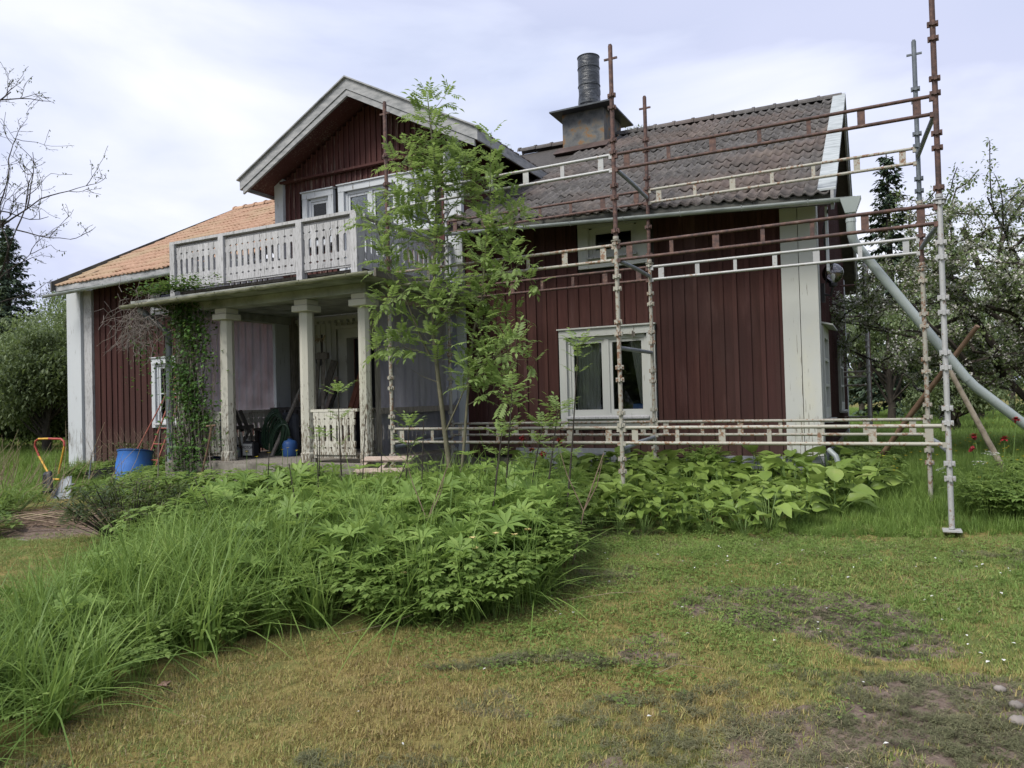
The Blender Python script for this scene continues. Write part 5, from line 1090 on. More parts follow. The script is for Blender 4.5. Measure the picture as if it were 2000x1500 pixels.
# tall grass of the flower bed
q_ = sample(BED, 1500); x_, y_ = q_[:, 0], q_[:, 1]; left = np.clip((-3.4-x_)/1.8, 0, 1)
k = rng.uniform(0, 1, len(x_)) < .30+.70*np.clip((-4.0-x_)/1.5, 0, 1); q_ = q_[k]; x_, y_ = q_[:, 0], q_[:, 1]
H = np.interp(x_, [-7.5, -6.4, -5, -3.5, -2.2], [.38, .52, .80, 1.0, .72])*rng.uniform(.5, 1.0, len(x_))*np.clip(.50+.14*(y_-1.2), .45, 1.0)*np.where((x_ < -3.8) & (y_ < 4.2), 1.22, 1)
gn_scatter('tall_grass', np.stack([x_, y_, gz(x_, y_)], 1), H/.62, [tuft('tall_tuft', M['tall_grass'], 54, .06, .28, .72, .0125, .34, s, (.3, 2.1), 5) for s in (13, 14, 15)])
# leafy herbs under it: three-part leaves on thin stems
def herb_mesh(name, mat, seed, h=.34, n=11, ls=.060, tl_=None):
    g_ = np.random.default_rng(seed); acc = Acc(); tl_ = tl_ or leaf_t(.27, .05, .12)
    for k in range(n):
        a = g_.uniform(0, 6.28); r0 = .05*g_.uniform(); top = A_([r0*math.cos(a)+g_.uniform(.02, .14)*math.cos(a), r0*math.sin(a)+g_.uniform(.02, .14)*math.sin(a), h*g_.uniform(.45, 1)])
        base = A_([r0*math.cos(a), r0*math.sin(a), 0.]); L = np.linalg.norm(top-base)
        acc.put(tq([(-.003, 0, 0), (.003, 0, 0), (.002, 1, 0), (-.002, 1, 0)], [[0, 1, 2, 3]]), [base], rotm(A_([top-base])), A_([[1., L, 1.]]))
        for j in range(3):
            b_ = a+(j-1)*1.25; st_ = top+A_([math.cos(b_), math.sin(b_), .1])*.02
            ds = A_([[math.cos(b_+o_), math.sin(b_+o_), g_.uniform(-.25, .2)] for o_ in (-.75, 0, .75)])
            acc.put(tl_, np.repeat([st_+A_([math.cos(b_), math.sin(b_), 0])*.03], 3, 0), rotm(ds), ls*g_.uniform(.75, 1.2, 3))
    return acc.mesh(name, mat)
q_ = sample(BED, 1600); q_ = q_[rng.uniform(0, 1, len(q_)) < np.where((q_[:, 0] < -3.7) & (q_[:, 1] < 4.3), .22, np.where(q_[:, 0] < -5, .5, .78))]; x_, y_ = q_[:, 0], q_[:, 1]
gn_scatter('leafy_herbs', np.stack([x_, y_, gz(x_, y_)], 1), rng.uniform(.5, 1.3, len(x_))*np.clip(.50+.145*(y_-1), .5, 1.3), [herb_mesh('herb', M['herb'], s) for s in (1, 2, 3)])
# low herbs at its edge, by the steps, along the house and under the ladder
q_ = np.concatenate([sample([(-10.2, 6.4), (-8.5, 6.3), (-8.6, 7.2), (-10.2, 7.6)], 110), sample([(-14.9, 8.9), (-12.7, 8.9), (-12.0, 9.6), (-14.9, 9.7)], 110), sample([(-12.0, 8.2), (-9.7, 7.2), (-9.7, 8.9), (-12.0, 9.2)], 120),
                     sample([(.75, 8.0), (2.6, 8.2), (3.4, 11), (1.0, 10.2)], 330), sample([(-11.8, 4.6), (-10.4, 4.8), (-10.9, 5.9), (-12.3, 6.2)], 70), sample([(-.6, 9.6), (.1, 9.3), (.2, 12), (-.55, 12)], 60), sample([(-8.6, 6.2), (-5.9, 6.7), (-5.9, 7.25), (-6.7, 7.25), (-6.7, 6.85), (-8.6, 6.6)], 75)])
x_, y_ = q_[:, 0], q_[:, 1]; gn_scatter('nettles', np.stack([x_, y_, gz(x_, y_)], 1), rng.uniform(.5, 1.0, len(x_)), [herb_mesh('nettle', M['herb'], s, .38, 12, .07) for s in (4, 5)])
q_ = sample([(-8.5, 6.15), (-5.9, 6.6), (-5.9, 7.2), (-6.7, 7.25), (-6.75, 6.8), (-8.5, 6.4)], 70); gn_scatter('porch_weeds', np.stack([q_[:, 0], q_[:, 1], gz(q_[:, 0], q_[:, 1])], 1), rng.uniform(1.1, 1.7, len(q_)), [herb_mesh('porch_weed', M['herb'], 31, .36, 12, .06), tuft('porch_tuft', M['tall_grass'], 54, .08, .2, .42, .009, .3, 32)])
q_ = sample([(-8.1, 5.0), (-7.0, 5.1), (-6.6, 6.0), (-7.6, 6.4), (-8.4, 6.1)], 42); x_, y_ = q_[:, 0], q_[:, 1]

# low weeds and clover in the lawn
q_ = rng.uniform((-5.5, 1.6), (2.6, 7.6), (4200, 2)); k = (~inpoly(q_[:, 0], q_[:, 1], BED)) & (wav(q_[:, 0], q_[:, 1], 1.1, 9)+rng.normal(0, .25, len(q_)) > .08+.25*np.clip((4.6-q_[:, 1]), 0, 1)); q_ = q_[k]
gn_scatter('lawn_weeds', np.stack([q_[:, 0], q_[:, 1], gz(q_[:, 0], q_[:, 1])], 1), rng.uniform(.45, 1.0, len(q_)), [herb_mesh('weed', M['herb'], s, .045, 7, .022) for s in (21, 22, 23)])
# dead thatch lying loose on the mown lawn
def thatch(s):
    g_ = np.random.default_rng(s); acc = Acc(); n = 40; d = sphere_dirs(n, g_); d[:, 2] *= .18; acc.put(tq([(-.03, 0, 0), (.03, 0, 0), (.03, 1, .1), (-.03, 1, .1)], [[0, 1, 2, 3]]), np.stack([g_.normal(0, .06, n), g_.normal(0, .06, n), g_.uniform(.008, .03, n)], 1), rotm(d), g_.uniform(.02, .07, n)); return acc.mesh('thatch', M['thatch'])
q_ = rng.uniform((-4.6, 1.5), (2.6, 7.4), (2600, 2)); k = (~inpoly(q_[:, 0], q_[:, 1], BED)) & (wav(q_[:, 0], q_[:, 1], 1.5, 5) > -.1); q_ = q_[k]
gn_scatter('thatch', np.stack([q_[:, 0], q_[:, 1], gz(q_[:, 0], q_[:, 1])], 1), rng.uniform(.3, .7, len(q_)), [thatch(1), thatch(2)])
# --- lupins: whorled leaves, each leaf a part
def whorl(n, L, seed, up_=.35):
    g_ = np.random.default_rng(seed); a = np.arange(n)/n*2*math.pi+g_.normal(0, .08, n); d = np.stack([np.cos(a), np.sin(a), g_.normal(up_, .12, n)], 1); acc = Acc()
    acc.put(leaf_t(.125, .05, .14, .5), np.zeros((n, 3)), rotm(d), L*g_.uniform(.8, 1.05, n)); return acc.mesh('lupin_leaf', M['lupin'])
whs = [whorl(n, L, s) for n, L, s in ((9, .115, 1), (10, .13, 2), (8, .10, 3))]
M['lupin_stem'] = simple('lupin_stem', [(.3, (0.09, 0.15, 0.04)), (.7, (0.14, 0.21, 0.06))], 10, rough=.6)
def copy_tree(o, parent, loc, rz_, sc=1):
    c = o.copy(); COL.objects.link(c)
    if parent is None: c.location = loc; c.rotation_euler = (0, 0, rz_); c.scale = (sc,)*3
    else: c.parent = parent
    for ch in o.children: copy_tree(ch, c, None, 0)
    return c
def make_lupin(seed):
    g_ = np.random.default_rng(seed); t = empty('lupin', (0, 0, 0)); sb = MB(); n = 10
    for k in range(n):
        a = k*2.4+g_.uniform(-.3, .3); r_ = .05+.17*math.sqrt((k+.5)/n); h = .52-.9*r_+g_.uniform(-.05, .06); tip = Vector((r_*math.cos(a), r_*math.sin(a), h))
        sb.tube([(0.02*math.cos(a), .02*math.sin(a), 0), (r_*.45*math.cos(a), r_*.45*math.sin(a), h*.6), tip], [.005, .004, .0025], 5, False)
        o = inst(whs[k % 3], 'leaf', t, tip, (g_.normal(0, .25)-.35*math.sin(a), g_.normal(0, .25)+.35*math.cos(a), g_.uniform(0, 6.28)), g_.uniform(.8, 1.2))
    s_ = sb.build('stem', M['lupin_stem'], t, origin=(0, 0, 0)); return t
LUPG = 'lupins in the flower bed'
lp = [make_lupin(s) for s in (1, 2, 3)]
spots = [(-3.15, 4.25), (-2.9, 4.45), (-3.45, 4.25), (-2.75, 4.8), (-3.2, 4.75), (-3.6, 4.7), (-2.55, 5.2), (-2.95, 5.3), (-3.4, 5.25), (-2.7, 5.7), (-3.2, 5.8), (-3.7, 5.5), (-4.0, 4.6), (-4.3, 5.1), (-4.6, 4.4), (-4.1, 5.9), (-3.1, 6.3), (-3.6, 6.4), (-4.6, 5.8), (-5.1, 5.2), (-5.6, 5.6), (-4.9, 6.4), (-5.4, 6.3), (-6.0, 6.2), (-5.0, 3.4), (-4.6, 2.9), (-5.2, 2.6), (-6.6, 6.3), (-6.1, 5.2), (-2.95, 6.75), (-4.2, 3.9), (-2.6, 4.5), (-3.0, 5.0), (-2.45, 5.0), (-3.75, 4.35), (-3.9, 5.0), (-3.5, 5.9), (-4.4, 5.5), (-2.85, 5.95), (-4.2, 6.4), (-4.7, 5.2), (-3.3, 6.7), (-3.9, 6.8), (-4.3, 4.75), (-4.05, 5.35), (-3.55, 5.0), (-2.7, 5.35), (-3.0, 5.6), (-4.5, 6.1), (-5.2, 5.8), (-5.7, 6.4), (-6.4, 5.8), (-4.0, 6.1)]
for i, (x_, y_) in enumerate(spots):
    loc = (x_, y_, float(gz(x_, y_))); sc_ = (1.05+.3*random.random())*(1.0+.07*max(0, y_-4.3) if y_ > 4 else .8); rz_ = random.uniform(0, 6.28)
    if i < 3: o = lp[i]; o.location = loc; o.rotation_euler = (0, 0, rz_); o.scale = (sc_,)*3
    else: o = copy_tree(lp[i % 3], None, loc, rz_, sc_)
    row = 'at the front edge' if y_ < 4.6 else 'in the middle' if y_ < 5.7 else 'at the back'
    side = 'of the bed, far left in tall grass' if x_ < -4.8 else 'of the bed, left of the ash trunk' if x_ < -4.0 else 'of the bed, below the ash crown' if x_ < -3.1 else 'of the bed, at its right end'
    lab = 'green star-leaved lupin '+row+' '+side
    tag(o, lab, 'lupin', LUPG)
# --- broad-leaved perennials by the wall
def broad_leaf(seed, w=.30):
    g_ = np.random.default_rng(seed); n = 7; m_ = 3; vs = []; 
    for i in range(n+1):
        s = i/n; wd = w*math.sin(math.pi*min(1, s*.95+.05)**.8)*(1-.25*s)
        for j in range(-m_+0, m_+1):
            u = j/m_; vs.append((wd*u, s, .16*abs(u)*wd*2+.022*math.sin(s*14+u*3+seed)+.03*math.sin(s*7+seed*2)*u-.32*s*s+.08*s))
    c = 2*m_+1; f = [[i*c+j, i*c+j+1, (i+1)*c+j+1, (i+1)*c+j] for i in range(n) for j in range(2*m_)]
    me = np_mesh('broad_leaf', A_(vs)*.215, [A_(f)], M['broad'], True); return me
bls = [broad_leaf(1, .30), broad_leaf(2, .38), broad_leaf(3, .25)]
def make_broad(seed, n=10):
    g_ = np.random.default_rng(seed); t = empty('broadleaf_plant', (0, 0, 0)); sb = MB()
    for k in range(n):
        a = k*2.4+g_.uniform(-.4, .4); r_ = .03+.14*g_.uniform(); h = g_.uniform(.10, .36)-.5*max(0, r_-.1); tip = Vector((r_*math.cos(a), r_*math.sin(a), h)); sb.tube([(0.01, 0, 0), tip*.55+Vector((0, 0, .02)), tip], .0045, 4, False)
        inst(bls[k % 3], 'leaf', t, tip, (g_.uniform(-.35, .75), g_.normal(0, .35), a-math.pi/2), g_.uniform(.6, 1.15))
    sb.build('stem', M['lupin_stem'], t, origin=(0, 0, 0)); return t
bp = [make_broad(s) for s in (11, 12, 13, 14)]; cand_b = []
g_ = np.random.default_rng(5); q_ = sample(BROAD, 3000, g_)
for p in q_:
    if all((p[0]-c[0])**2+(p[1]-c[1])**2 > .185**2 for c in cand_b) and not (p[0] < -3.6 and p[1] > 9.3): cand_b.append(p)
for i, (x_, y_) in enumerate(cand_b):
    if i >= 240: break
    loc = (x_, y_, float(gz(x_, y_))-.02); rz_ = random.uniform(0, 6.28); sc_ = random.uniform(.85, 1.2)*(1.12 if y_ > 8.5 else .95)
    if i < 4: o = bp[i]; o.location = loc; o.rotation_euler = (0, 0, rz_); o.scale = (sc_,)*3
    else: o = copy_tree(bp[i % 4], None, loc, rz_, sc_)
    row = 'front' if y_ < 7.6 else 'back' if y_ > 8.9 else 'second' if y_ < 8.2 else 'third'
    side = 'behind the ash tree' if x_ < -3.5 else 'below the large window' if x_ < -2.7 else 'just right of the middle scaffold post' if x_ < -1.9 else 'before the plain red boards' if x_ < -1.1 else 'before the white corner boards' if x_ < -.55 else 'at the right end near the grass'
    lab = 'broad-leaved plant in the '+row+' row, '+side
    tag(o, lab, 'plant', 'broad-leaved plants by the house')
# --- young ash tree: stems from the photo, pinnate leaves
def pinnate(seed, L=.24, pairs=5, ll=.075, w=.19):
    g_ = np.random.default_rng(seed); acc = Acc(); n = 7; sag = .22; pt = lambda s: A_([0, L*s, .22*L*s-sag*L*s*s])
    rv = []; rf = []
    for i in range(n): 
        p = pt(i/(n-1)); rv += [p+A_([-.0016, 0, 0]), p+A_([.0016, 0, 0])]
    acc.put((A_(rv), [A_([[2*i, 2*i+1, 2*i+3, 2*i+2] for i in range(n-1)])]), [A_([0., 0, 0])], np.eye(3)[None], 1.)
    for k in range(pairs):
        s = .30+.62*k/pairs
        for sg in (-1, 1):
            d = A_([[sg*math.cos(.55), math.sin(.55)+.1, g_.normal(-.12, .12)]]); acc.put(T_leafn if False else leaf_t(w, .05, .16), [pt(s)], rotm(d), ll*(1-.25*abs(k/pairs-.5))*g_.uniform(.85, 1.1))
    acc.put(leaf_t(w, .05, .16), [pt(1)], rotm(A_([[0, 1, -.3]])), ll); return acc.mesh('ash_leaf', M['ash_leaf'])
pin = [pinnate(1, .25, 5, .088, .2), pinnate(2, .28, 6, .088, .2), pinnate(3, .22, 4, .078, .2), pinnate(4, .16, 4, .05, .15)]
BR = [
 ('A', [(-4.28, 7.0, -0.10), (-4.37, 7.0, 0.42), (-4.43, 7.0, 0.88), (-4.5, 7.0, 1.52), (-4.55, 7.0, 2.11), (-4.5, 7.0, 2.93), (-4.47, 7.0, 3.51), (-4.48, 7.0, 4.1), (-4.54, 7.0, 4.77)], .036, .35),
 ('B', [(-4.31, 7.0, 0.34), (-4.23, 7.04, 0.51), (-4.21, 7.09, 0.81), (-4.18, 7.13, 1.4), (-4.13, 7.18, 2.02), (-4.04, 7.22, 2.44), (-3.97, 7.26, 3.05), (-3.94, 7.31, 3.52), (-3.94, 7.35, 3.99)], .022, .45),
 ('C', [(-4.6, 7.0, 1.79), (-4.69, 6.94, 2.04), (-4.79, 6.88, 2.35), (-4.89, 6.82, 2.65), (-4.98, 6.77, 2.91), (-5.07, 6.71, 3.24), (-5.14, 6.65, 3.47)], .013, .5),
 ('D', [(-4.5, 7.0, 2.91), (-4.76, 7.08, 3.18), (-5.03, 7.17, 3.46), (-5.21, 7.25, 3.74)], .009, .2),
 ('E', [(-4.51, 7.0, 3.16), (-4.61, 6.93, 3.52), (-4.73, 6.87, 3.93), (-4.74, 6.8, 4.18)], .009, .2),
 ('F', [(-4.47, 7.0, 3.15), (-4.34, 7.1, 3.46), (-4.19, 7.2, 3.73), (-4.17, 7.3, 4.01)], .008, .3),
 ('G', [(-4.09, 7.0, 1.45), (-3.84, 6.9, 1.64), (-3.54, 6.8, 1.76), (-3.3, 6.7, 1.85)], .008, .1),
 ('H', [(-4.07, 7.2, 2.3), (-3.85, 7.13, 2.53), (-3.62, 7.07, 2.67), (-3.4, 7.0, 2.72)], .008, .1),
 ('I', [(-4.03, 7.3, 2.92), (-3.78, 7.35, 3.17), (-3.57, 7.4, 3.3)], .007, .2),
 ('J', [(-4.55, 7.0, 2.08), (-4.28, 6.85, 2.25), (-4.09, 6.7, 2.42)], .008, .3),
 ('K', [(-4.63, 7.0, 1.82), (-4.86, 6.88, 1.89), (-5.1, 6.75, 1.92)], .007, .2),
 ('L', [(-4.53, 7.0, 1.49), (-4.68, 6.95, 1.56), (-4.8, 6.9, 1.65)], .006, 2),
 ('M', [(-4.47, 7.0, 3.51), (-4.36, 7.05, 3.86), (-4.28, 7.1, 4.16)], .006, .2),
 ('O', [(-4.52, 7.0, 2.58), (-4.66, 6.87, 2.57), (-4.89, 6.73, 2.46), (-5.04, 6.6, 2.35)], .007, .2),
 ('P', [(-4.43, 7.0, 0.88), (-4.21, 7.07, 1.4), (-4.04, 7.13, 1.74), (-3.9, 7.2, 2.2)], .010, .3),
 ('Q', [(-4.14, 7.05, 1.22), (-3.81, 6.88, 1.33), (-3.47, 6.7, 1.38)], .006, .2)]
ASH = empty('young_ash_tree', (-4.28, 7, -.1), 'young green ash tree with several thin stems growing before the scaffold and porch', 'tree')
lfs = []
def resample(pts, step):
    pts = [Vector(p) for p in pts]; out = []; 
    for a, b_ in zip(pts[:-1], pts[1:]):
        n = max(1, int((b_-a).length/step)); out += [(a.lerp(b_, k/n), (b_-a).normalized()) for k in range(n)]
    out.append((pts[-1], (pts[-1]-pts[-2]).normalized())); return out
def leaf_pair(p, d, k, S=1, spread=1.0, lst=None):
    """opposite leaves round the twig at node k"""
    lst = lfs if lst is None else lst
    u = d.orthogonal().normalized(); v_ = d.cross(u); a0 = k*1.57+random.uniform(-.3, .3)
    for a in (a0, a0+math.pi):
        o_ = (u*math.cos(a)+v_*math.sin(a))*spread+d*random.uniform(.15, .55)+Vector((0, 0, random.uniform(.05, .5))); lst.append((p, o_.normalized(), random.choice((0, 1, 2))if S > .8 else 3 if S < .6 else 2, S*random.uniform(.8, 1.12)))
for nm, pts, r_, bare_ in BR:
    n = len(pts); w_ = [Vector(p)+Vector((random.gauss(0, .006), random.gauss(0, .01), 0)) for p in pts]
    MB().tube(w_, [r_*(1-.85*i/(n-1)) for i in range(n)], 8).build('trunk' if nm == 'A' else 'branch', M['bark_young'], ASH, True)
    if bare_ > 1: continue
    rs = resample(pts, .066); m_ = len(rs)
    for k, (p, d) in enumerate(rs):
        if k < m_*bare_: continue
        if k == m_-1:
            for j in range(3): leaf_pair(p, d, j, .8, .6)
            continue
        leaf_pair(p, d, k, 1)
        if k < m_-2 and k % 2 == 0:       # short side twig with its own leaves
            u = (d.orthogonal().normalized()*math.cos(k*2.1)+d.cross(d.orthogonal().normalized())*math.sin(k*2.1)+d*.7+Vector((0, 0, .3))).normalized(); L = random.uniform(.16, .46)
            MB().tube([p, p+u*L*.5+Vector((0, 0, .01)), p+u*L+Vector((0, 0, .05))], [.004, .003, .002], 5).build('twig', M['bark_young'], ASH)
            for j in range(2, 5): leaf_pair(p+u*L*j/4, u, j, .95 if j < 4 else .82)
def clear_of_trunk(l): return True
def put_leaf(l, parent, meshes, name='leaf'):
    p, d, mi, s = l; z = Vector((0, 0, 1)); x = d.cross(z).normalized() if abs(d.z) < .98 else Vector((1, 0, 0)); zz = x.cross(d)
    o = inst(meshes[mi], name, parent, p, Matrix((x, d, zz)).transposed().to_euler(), s); return o
def leaf_mass(name, ls, parent, meshes, mat):
    acc = Acc()
    for mi, me in enumerate(meshes):
        sel = [l for l in ls if l[2] == mi]
        if not sel: continue
        nv = len(me.vertices); co = np.empty(nv*3); me.vertices.foreach_get('co', co); pl_ = {}
        for f in me.polygons: pl_.setdefault(len(f.vertices), []).append(list(f.vertices))
        acc.put((co.reshape(-1, 3), [A_(v) for v in pl_.values()]), A_([list(l[0]) for l in sel]), rotm(A_([list(l[1]) for l in sel])), A_([l[3] for l in sel]))
    return acc.obj(name, mat, parent, WL[parent.name], 'stuff')
random.shuffle(lfs); lfs.sort(key=lambda l: -l[3] if l[2] != 3 else 0)
for l in lfs[:290]: put_leaf(l, ASH, pin)
leaf_mass('crown', lfs[290:], ASH, pin, M['ash_leaf'])
# --- saplings and bare shoots in the bed
SAPG = 'ash saplings in the flower bed'
SAPS = [((-5.23, 6.2, -.1), (-5.28, 6.2, 1.4), [(1.0, .9), (.80, .7), (.62, .6)], 'ash sapling with a leafy top standing in front of the white porch railing'),
 ((-5.62, 6.2, -.1), (-5.55, 6.2, .93), [(1.0, .8), (.85, .6)], 'short ash sapling left of the one before the porch railing'),
 ((-2.66, 6.2, -.1), (-2.46, 6.2, 1.75), [(1.0, .85), (.93, .8), (.86, .7), (.72, .45), (.45, .8)], 'tall thin ash sapling standing before the lower window'),
 ((-2.90, 6.2, -.1), (-2.68, 6.2, 1.16), [(1.0, .95), (.85, .8), (.7, .7)], 'bushy ash sapling just left of the tall one before the window'),
 ((-3.44, 6.2, -.1), (-3.28, 6.2, .93), [(1.0, .9), (.8, .8)], 'low ash sapling near the red peony flowers'),
 ((-3.12, 6.2, -.1), (-2.84, 6.2, 1.02), [(1.0, .9), (.85, .8), (.65, .6)], 'slender ash sapling leaning right beside the red peonies'),
 ((-3.30, 6.2, -.1), (-3.15, 6.2, 1.37), [(1.0, 1.0), (.88, .9), (.75, .8)], 'ash sapling with wide leaves against the red boards left of the window'),
 ((-4.46, 6.2, -.1), (-4.35, 6.2, 1.03), [(1.0, .9), (.8, .8), (.65, .7)], 'ash sapling close to the forked trunk of the young ash tree')]
for a, b_, lv, lab in SAPS:
    t = empty('ash_sapling', a, lab, 'sapling', SAPG); a, b_ = Vector(a), Vector(b_); mid = a.lerp(b_, .5)+Vector((random.uniform(-.02, .02), 0, 0))
    MB().tube([a, mid, b_], [.011, .008, .004], 7).build('stem', M['bark_dark'], t, True); ls = []
    for s, sc_ in lv:
        p = a.lerp(b_, s)
        for j in range(4 if s == 1 else 2): leaf_pair(p+Vector((0, 0, -.02*j)), (b_-a).normalized(), j+s*3, sc_*.98, .8, ls)
    for l in ls: put_leaf((l[0], l[1], 3 if l[3] < .62 else 2, l[3]), t, pin)
for a, b_, lab in (((-4.70, 6.2, -.2), (-4.70, 6.2, 1.04), 'bare upright brown shoot ending in a bud before the pallet'), ((-4.35, 5.6, -.2), (-4.05, 5.9, .95), 'bare thin brown shoot leaning right beside the ash trunk'), ((-5.9, 5.3, -.2), (-6.35, 5.2, .55), 'bare shoot leaning left in the tall grass of the bed'),
                  ((-3.55, 4.9, -.2), (-3.2, 5.1, .75), 'forked dry stem standing in the front of the lupins'), ((-4.6, 4.9, -.2), (-4.75, 4.9, .75), 'bare dark stem rising from the front grass left of the lupins'), ((-2.35, 5.6, -.2), (-2.1, 5.8, .8), 'dry bent stem at the right edge of the bed'), ((-5.1, 5.6, -.2), (-5.05, 5.6, .98), 'thin upright brown shoot behind the lupins left of the pallet'), ((-4.9, 6.0, -.2), (-4.75, 6.0, 1.15), 'tallest thin shoot in front of the pallet'), ((-3.85, 5.5, -.2), (-3.70, 5.5, 1.1), 'dark upright shoot just right of the ash trunks'), ((-3.0, 5.3, -.2), (-2.85, 5.4, 1.0), 'dark leaning shoot near the right end of the lupins'), ((-6.2, 6.0, -.2), (-6.1, 6.0, .85), 'brown shoot before the left half of the porch railing')):
    a, b_ = Vector(a), Vector(b_); m1 = a.lerp(b_, .5)+Vector((random.uniform(-.04, .04), 0, .02)); tb = MB().tube([a, m1, b_], [.008, .006, .004], 6)
    if 'fork' in lab or 'bent' in lab: tb.tube([m1, m1+Vector((-.15, .02, .3)), m1+Vector((-.2, 0, .5))], [.005, .004, .002], 5); tb.tube([m1, m1+Vector((.12, .02, .22)), m1+Vector((.16, .05, .42))], [.005, .004, .002], 5)
    tag(tb.build('bare_shoot', M['brush'] if 'dry' in lab else M['bark_dark'], None, True), lab, 'stem', 'bare shoots in the flower bed')
# --- peonies
def peony(x_, y_, h, label, flowers, fm='red_flower', leafm='herb', n=46, r=.32, name='peony', ls=.12, w=.10):
    z0 = float(gz(x_, y_)); t = empty(name, (x_, y_, z0), label, 'peony' if flowers else 'shrub'); acc = Acc(); sb = MB()
    for k in range(n):
        a = random.uniform(0, 6.28); rr_ = r*math.sqrt(random.random()); hh = h*random.uniform(.45, 1)*(1-.25*(rr_/r)**2); tip = Vector((x_+rr_*math.cos(a), y_+rr_*math.sin(a), z0+hh)); sb.tube([(x_+.2*rr_*math.cos(a), y_+.2*rr_*math.sin(a), z0-.02), tip], [.005, .003], 4, False)
        m_ = 13; d = sphere_dirs(m_); d[:, 2] = np.abs(d[:, 2])*.5-.1; d[:, 0] += .7*math.cos(a); d[:, 1] += .7*math.sin(a); P_ = A_([list(tip)])+rng.normal(0, .035, (m_, 3)); acc.put(leaf_t(w, .04, .2, .5), P_, rotm(d), ls*rng.uniform(.6, 1.15, m_))
    acc.obj('foliage', M[leafm], t, (x_, y_, z0)); sb.build('stem', M['bark_dark'] if leafm == 'herb_dark' else M['lupin_stem'], t)
    for fx, fy, fz in flowers:
        f = Acc(); m_ = 22; d = sphere_dirs(m_); d[:, 2] = d[:, 2]*.7+.35; f.put(leaf_t(.42, .12, .3), np.zeros((m_, 3))+A_([fx, fy, fz]), rotm(d), .042*rng.uniform(.8, 1.2, m_)); f.obj('flower', M[fm], t, (fx, fy, fz)); MB().tube([(x_+(fx-x_)*.5, y_+(fy-y_)*.5, z0+.1), (fx, fy, fz)], .004, 5).build('flower_stem', M['lupin_stem'], t)
    return t
peony(-3.15, 7.0, .78, 'feathery green peony with dark red round flowers behind the lupins', [(-3.17, 6.9, .69), (-2.98, 6.9, .83), (-3.45, 7.0, .85), (-3.36, 7.05, .72)], w=.05, n=60, r=.42, ls=.14)
peony(1.0, 8.6, .62, 'peony with dark red flowers right of the outer scaffold posts', [(.80, 8.5, .78), (1.05, 8.5, .75), (1.15, 8.5, .94), (.78, 8.5, .65)], w=.06, n=40, r=.4, ls=.13)
peony(-7.45, 5.25, .66, 'dark reddish-green bushy shrub at the left side of the flower bed', [], leafm='herb_dark', n=130, r=.68, name='dark_shrub', ls=.12, w=.10)
peony(-2.0, 9.25, .62, 'dark green leafy perennial against the wall plate among the broad leaves', [], n=26, r=.26, name='leafy_perennial', ls=.12, w=.22)
peony(-10.75, 5.75, .42, 'green grassy clump beside the snow scoop at the left edge', [], n=60, r=.5, name='leafy_clump', ls=.16, w=.06)
peony(-11.2, 5.2, .5, 'leafy green clump above the brush pile at the far left', [], n=60, r=.55, name='leafy_clump', ls=.14, w=.12)
peony(-9.6, 4.75, .35, 'light green low herb clump left of the brush pile', [], n=40, r=.4, name='leafy_clump', ls=.12, w=.22)
# --- small flowers
def flower(x_, y_, z_, mat, r_, label, cat, n=14, group=None, flat=.3, name='flower', stem=True):
    t = empty(name, (x_, y_, z_), label, cat, group); f = Acc(); a = np.arange(n)/n*6.28; d = np.stack([np.cos(a), np.sin(a), np.full(n, flat)+rng.normal(0, .15, n)], 1); f.put(leaf_t(.25, .03, .1), np.zeros((n, 3)), rotm(d), r_)
    o = f.obj('petals', M[mat], t, (0, 0, 0)); o.location = (0, 0, 0)
    if stem: zg = float(gz(x_, y_)); MB().tube([(x_+.02, y_, zg), (x_-.01, y_, (z_+zg)/2), (x_, y_, z_)], .003, 5, False).build('stem', M['lupin_stem'], t)
    return t
for k, (x_, z_) in enumerate(((-6.88, .72), (-6.72, .66), (-6.52, .71), (-6.30, .75), (-6.22, .77), (-6.08, .74))): flower(x_, 6.4, z_, 'yellow_flower', .022, 'small yellow flower on a thin stem before the porch opening', 'flower', group='yellow flowers before the porch')
flower(-6.25, 6.4, .17, 'yellow_flower', .035, 'single yellow dandelion lower in the grass of the bed', 'flower')
t = empty('dandelion_clock', (-6.17, 6.4, .66), 'white dandelion seed head beside the yellow flowers at the porch', 'flower'); f = Acc(); d = sphere_dirs(260); f.put(T_leaf3, d*.012, rotm(d), .030); f.obj('seed_head', M['white_flower'], t, (-6.17, 6.4, .66)).location = (0, 0, 0); MB().tube([(-6.15, 6.4, -.1), (-6.17, 6.4, .65)], .003, 5).build('stem', M['lupin_stem'], t)
for x_, y_, z_ in ((-2.55, 4.35, .32), (-2.42, 4.45, .34), (-2.3, 4.5, .33), (-2.5, 4.3, .26), (-2.95, 4.1, .10), (-2.22, 4.55, .36)): flower(x_, y_, z_, 'pale_flower', .03, 'pale yellow cowslip head low at the front of the lupins', 'flower', 16, 'cowslips at the bed edge', .6)
f = Acc(); q_ = np.concatenate([sample([(-2.2, 4.4), (2.3, 4.6), (2.4, 7.6), (-2.4, 6.6)], 150), sample([(-3.5, 2), (1.5, 2), (1.5, 4.4), (-2, 4.0)], 14)]); P_ = np.stack([q_[:, 0], q_[:, 1], gz(q_[:, 0], q_[:, 1])+.026], 1); d = sphere_dirs(len(P_)); d[:, 2] *= .35; f.put(leaf_t(.38, .08, .12), P_, rotm(d), rng.uniform(.014, .028, len(P_))); o = f.obj('fallen_petals', M['white_flower'], None, (0, 5, -.2), 'stuff')
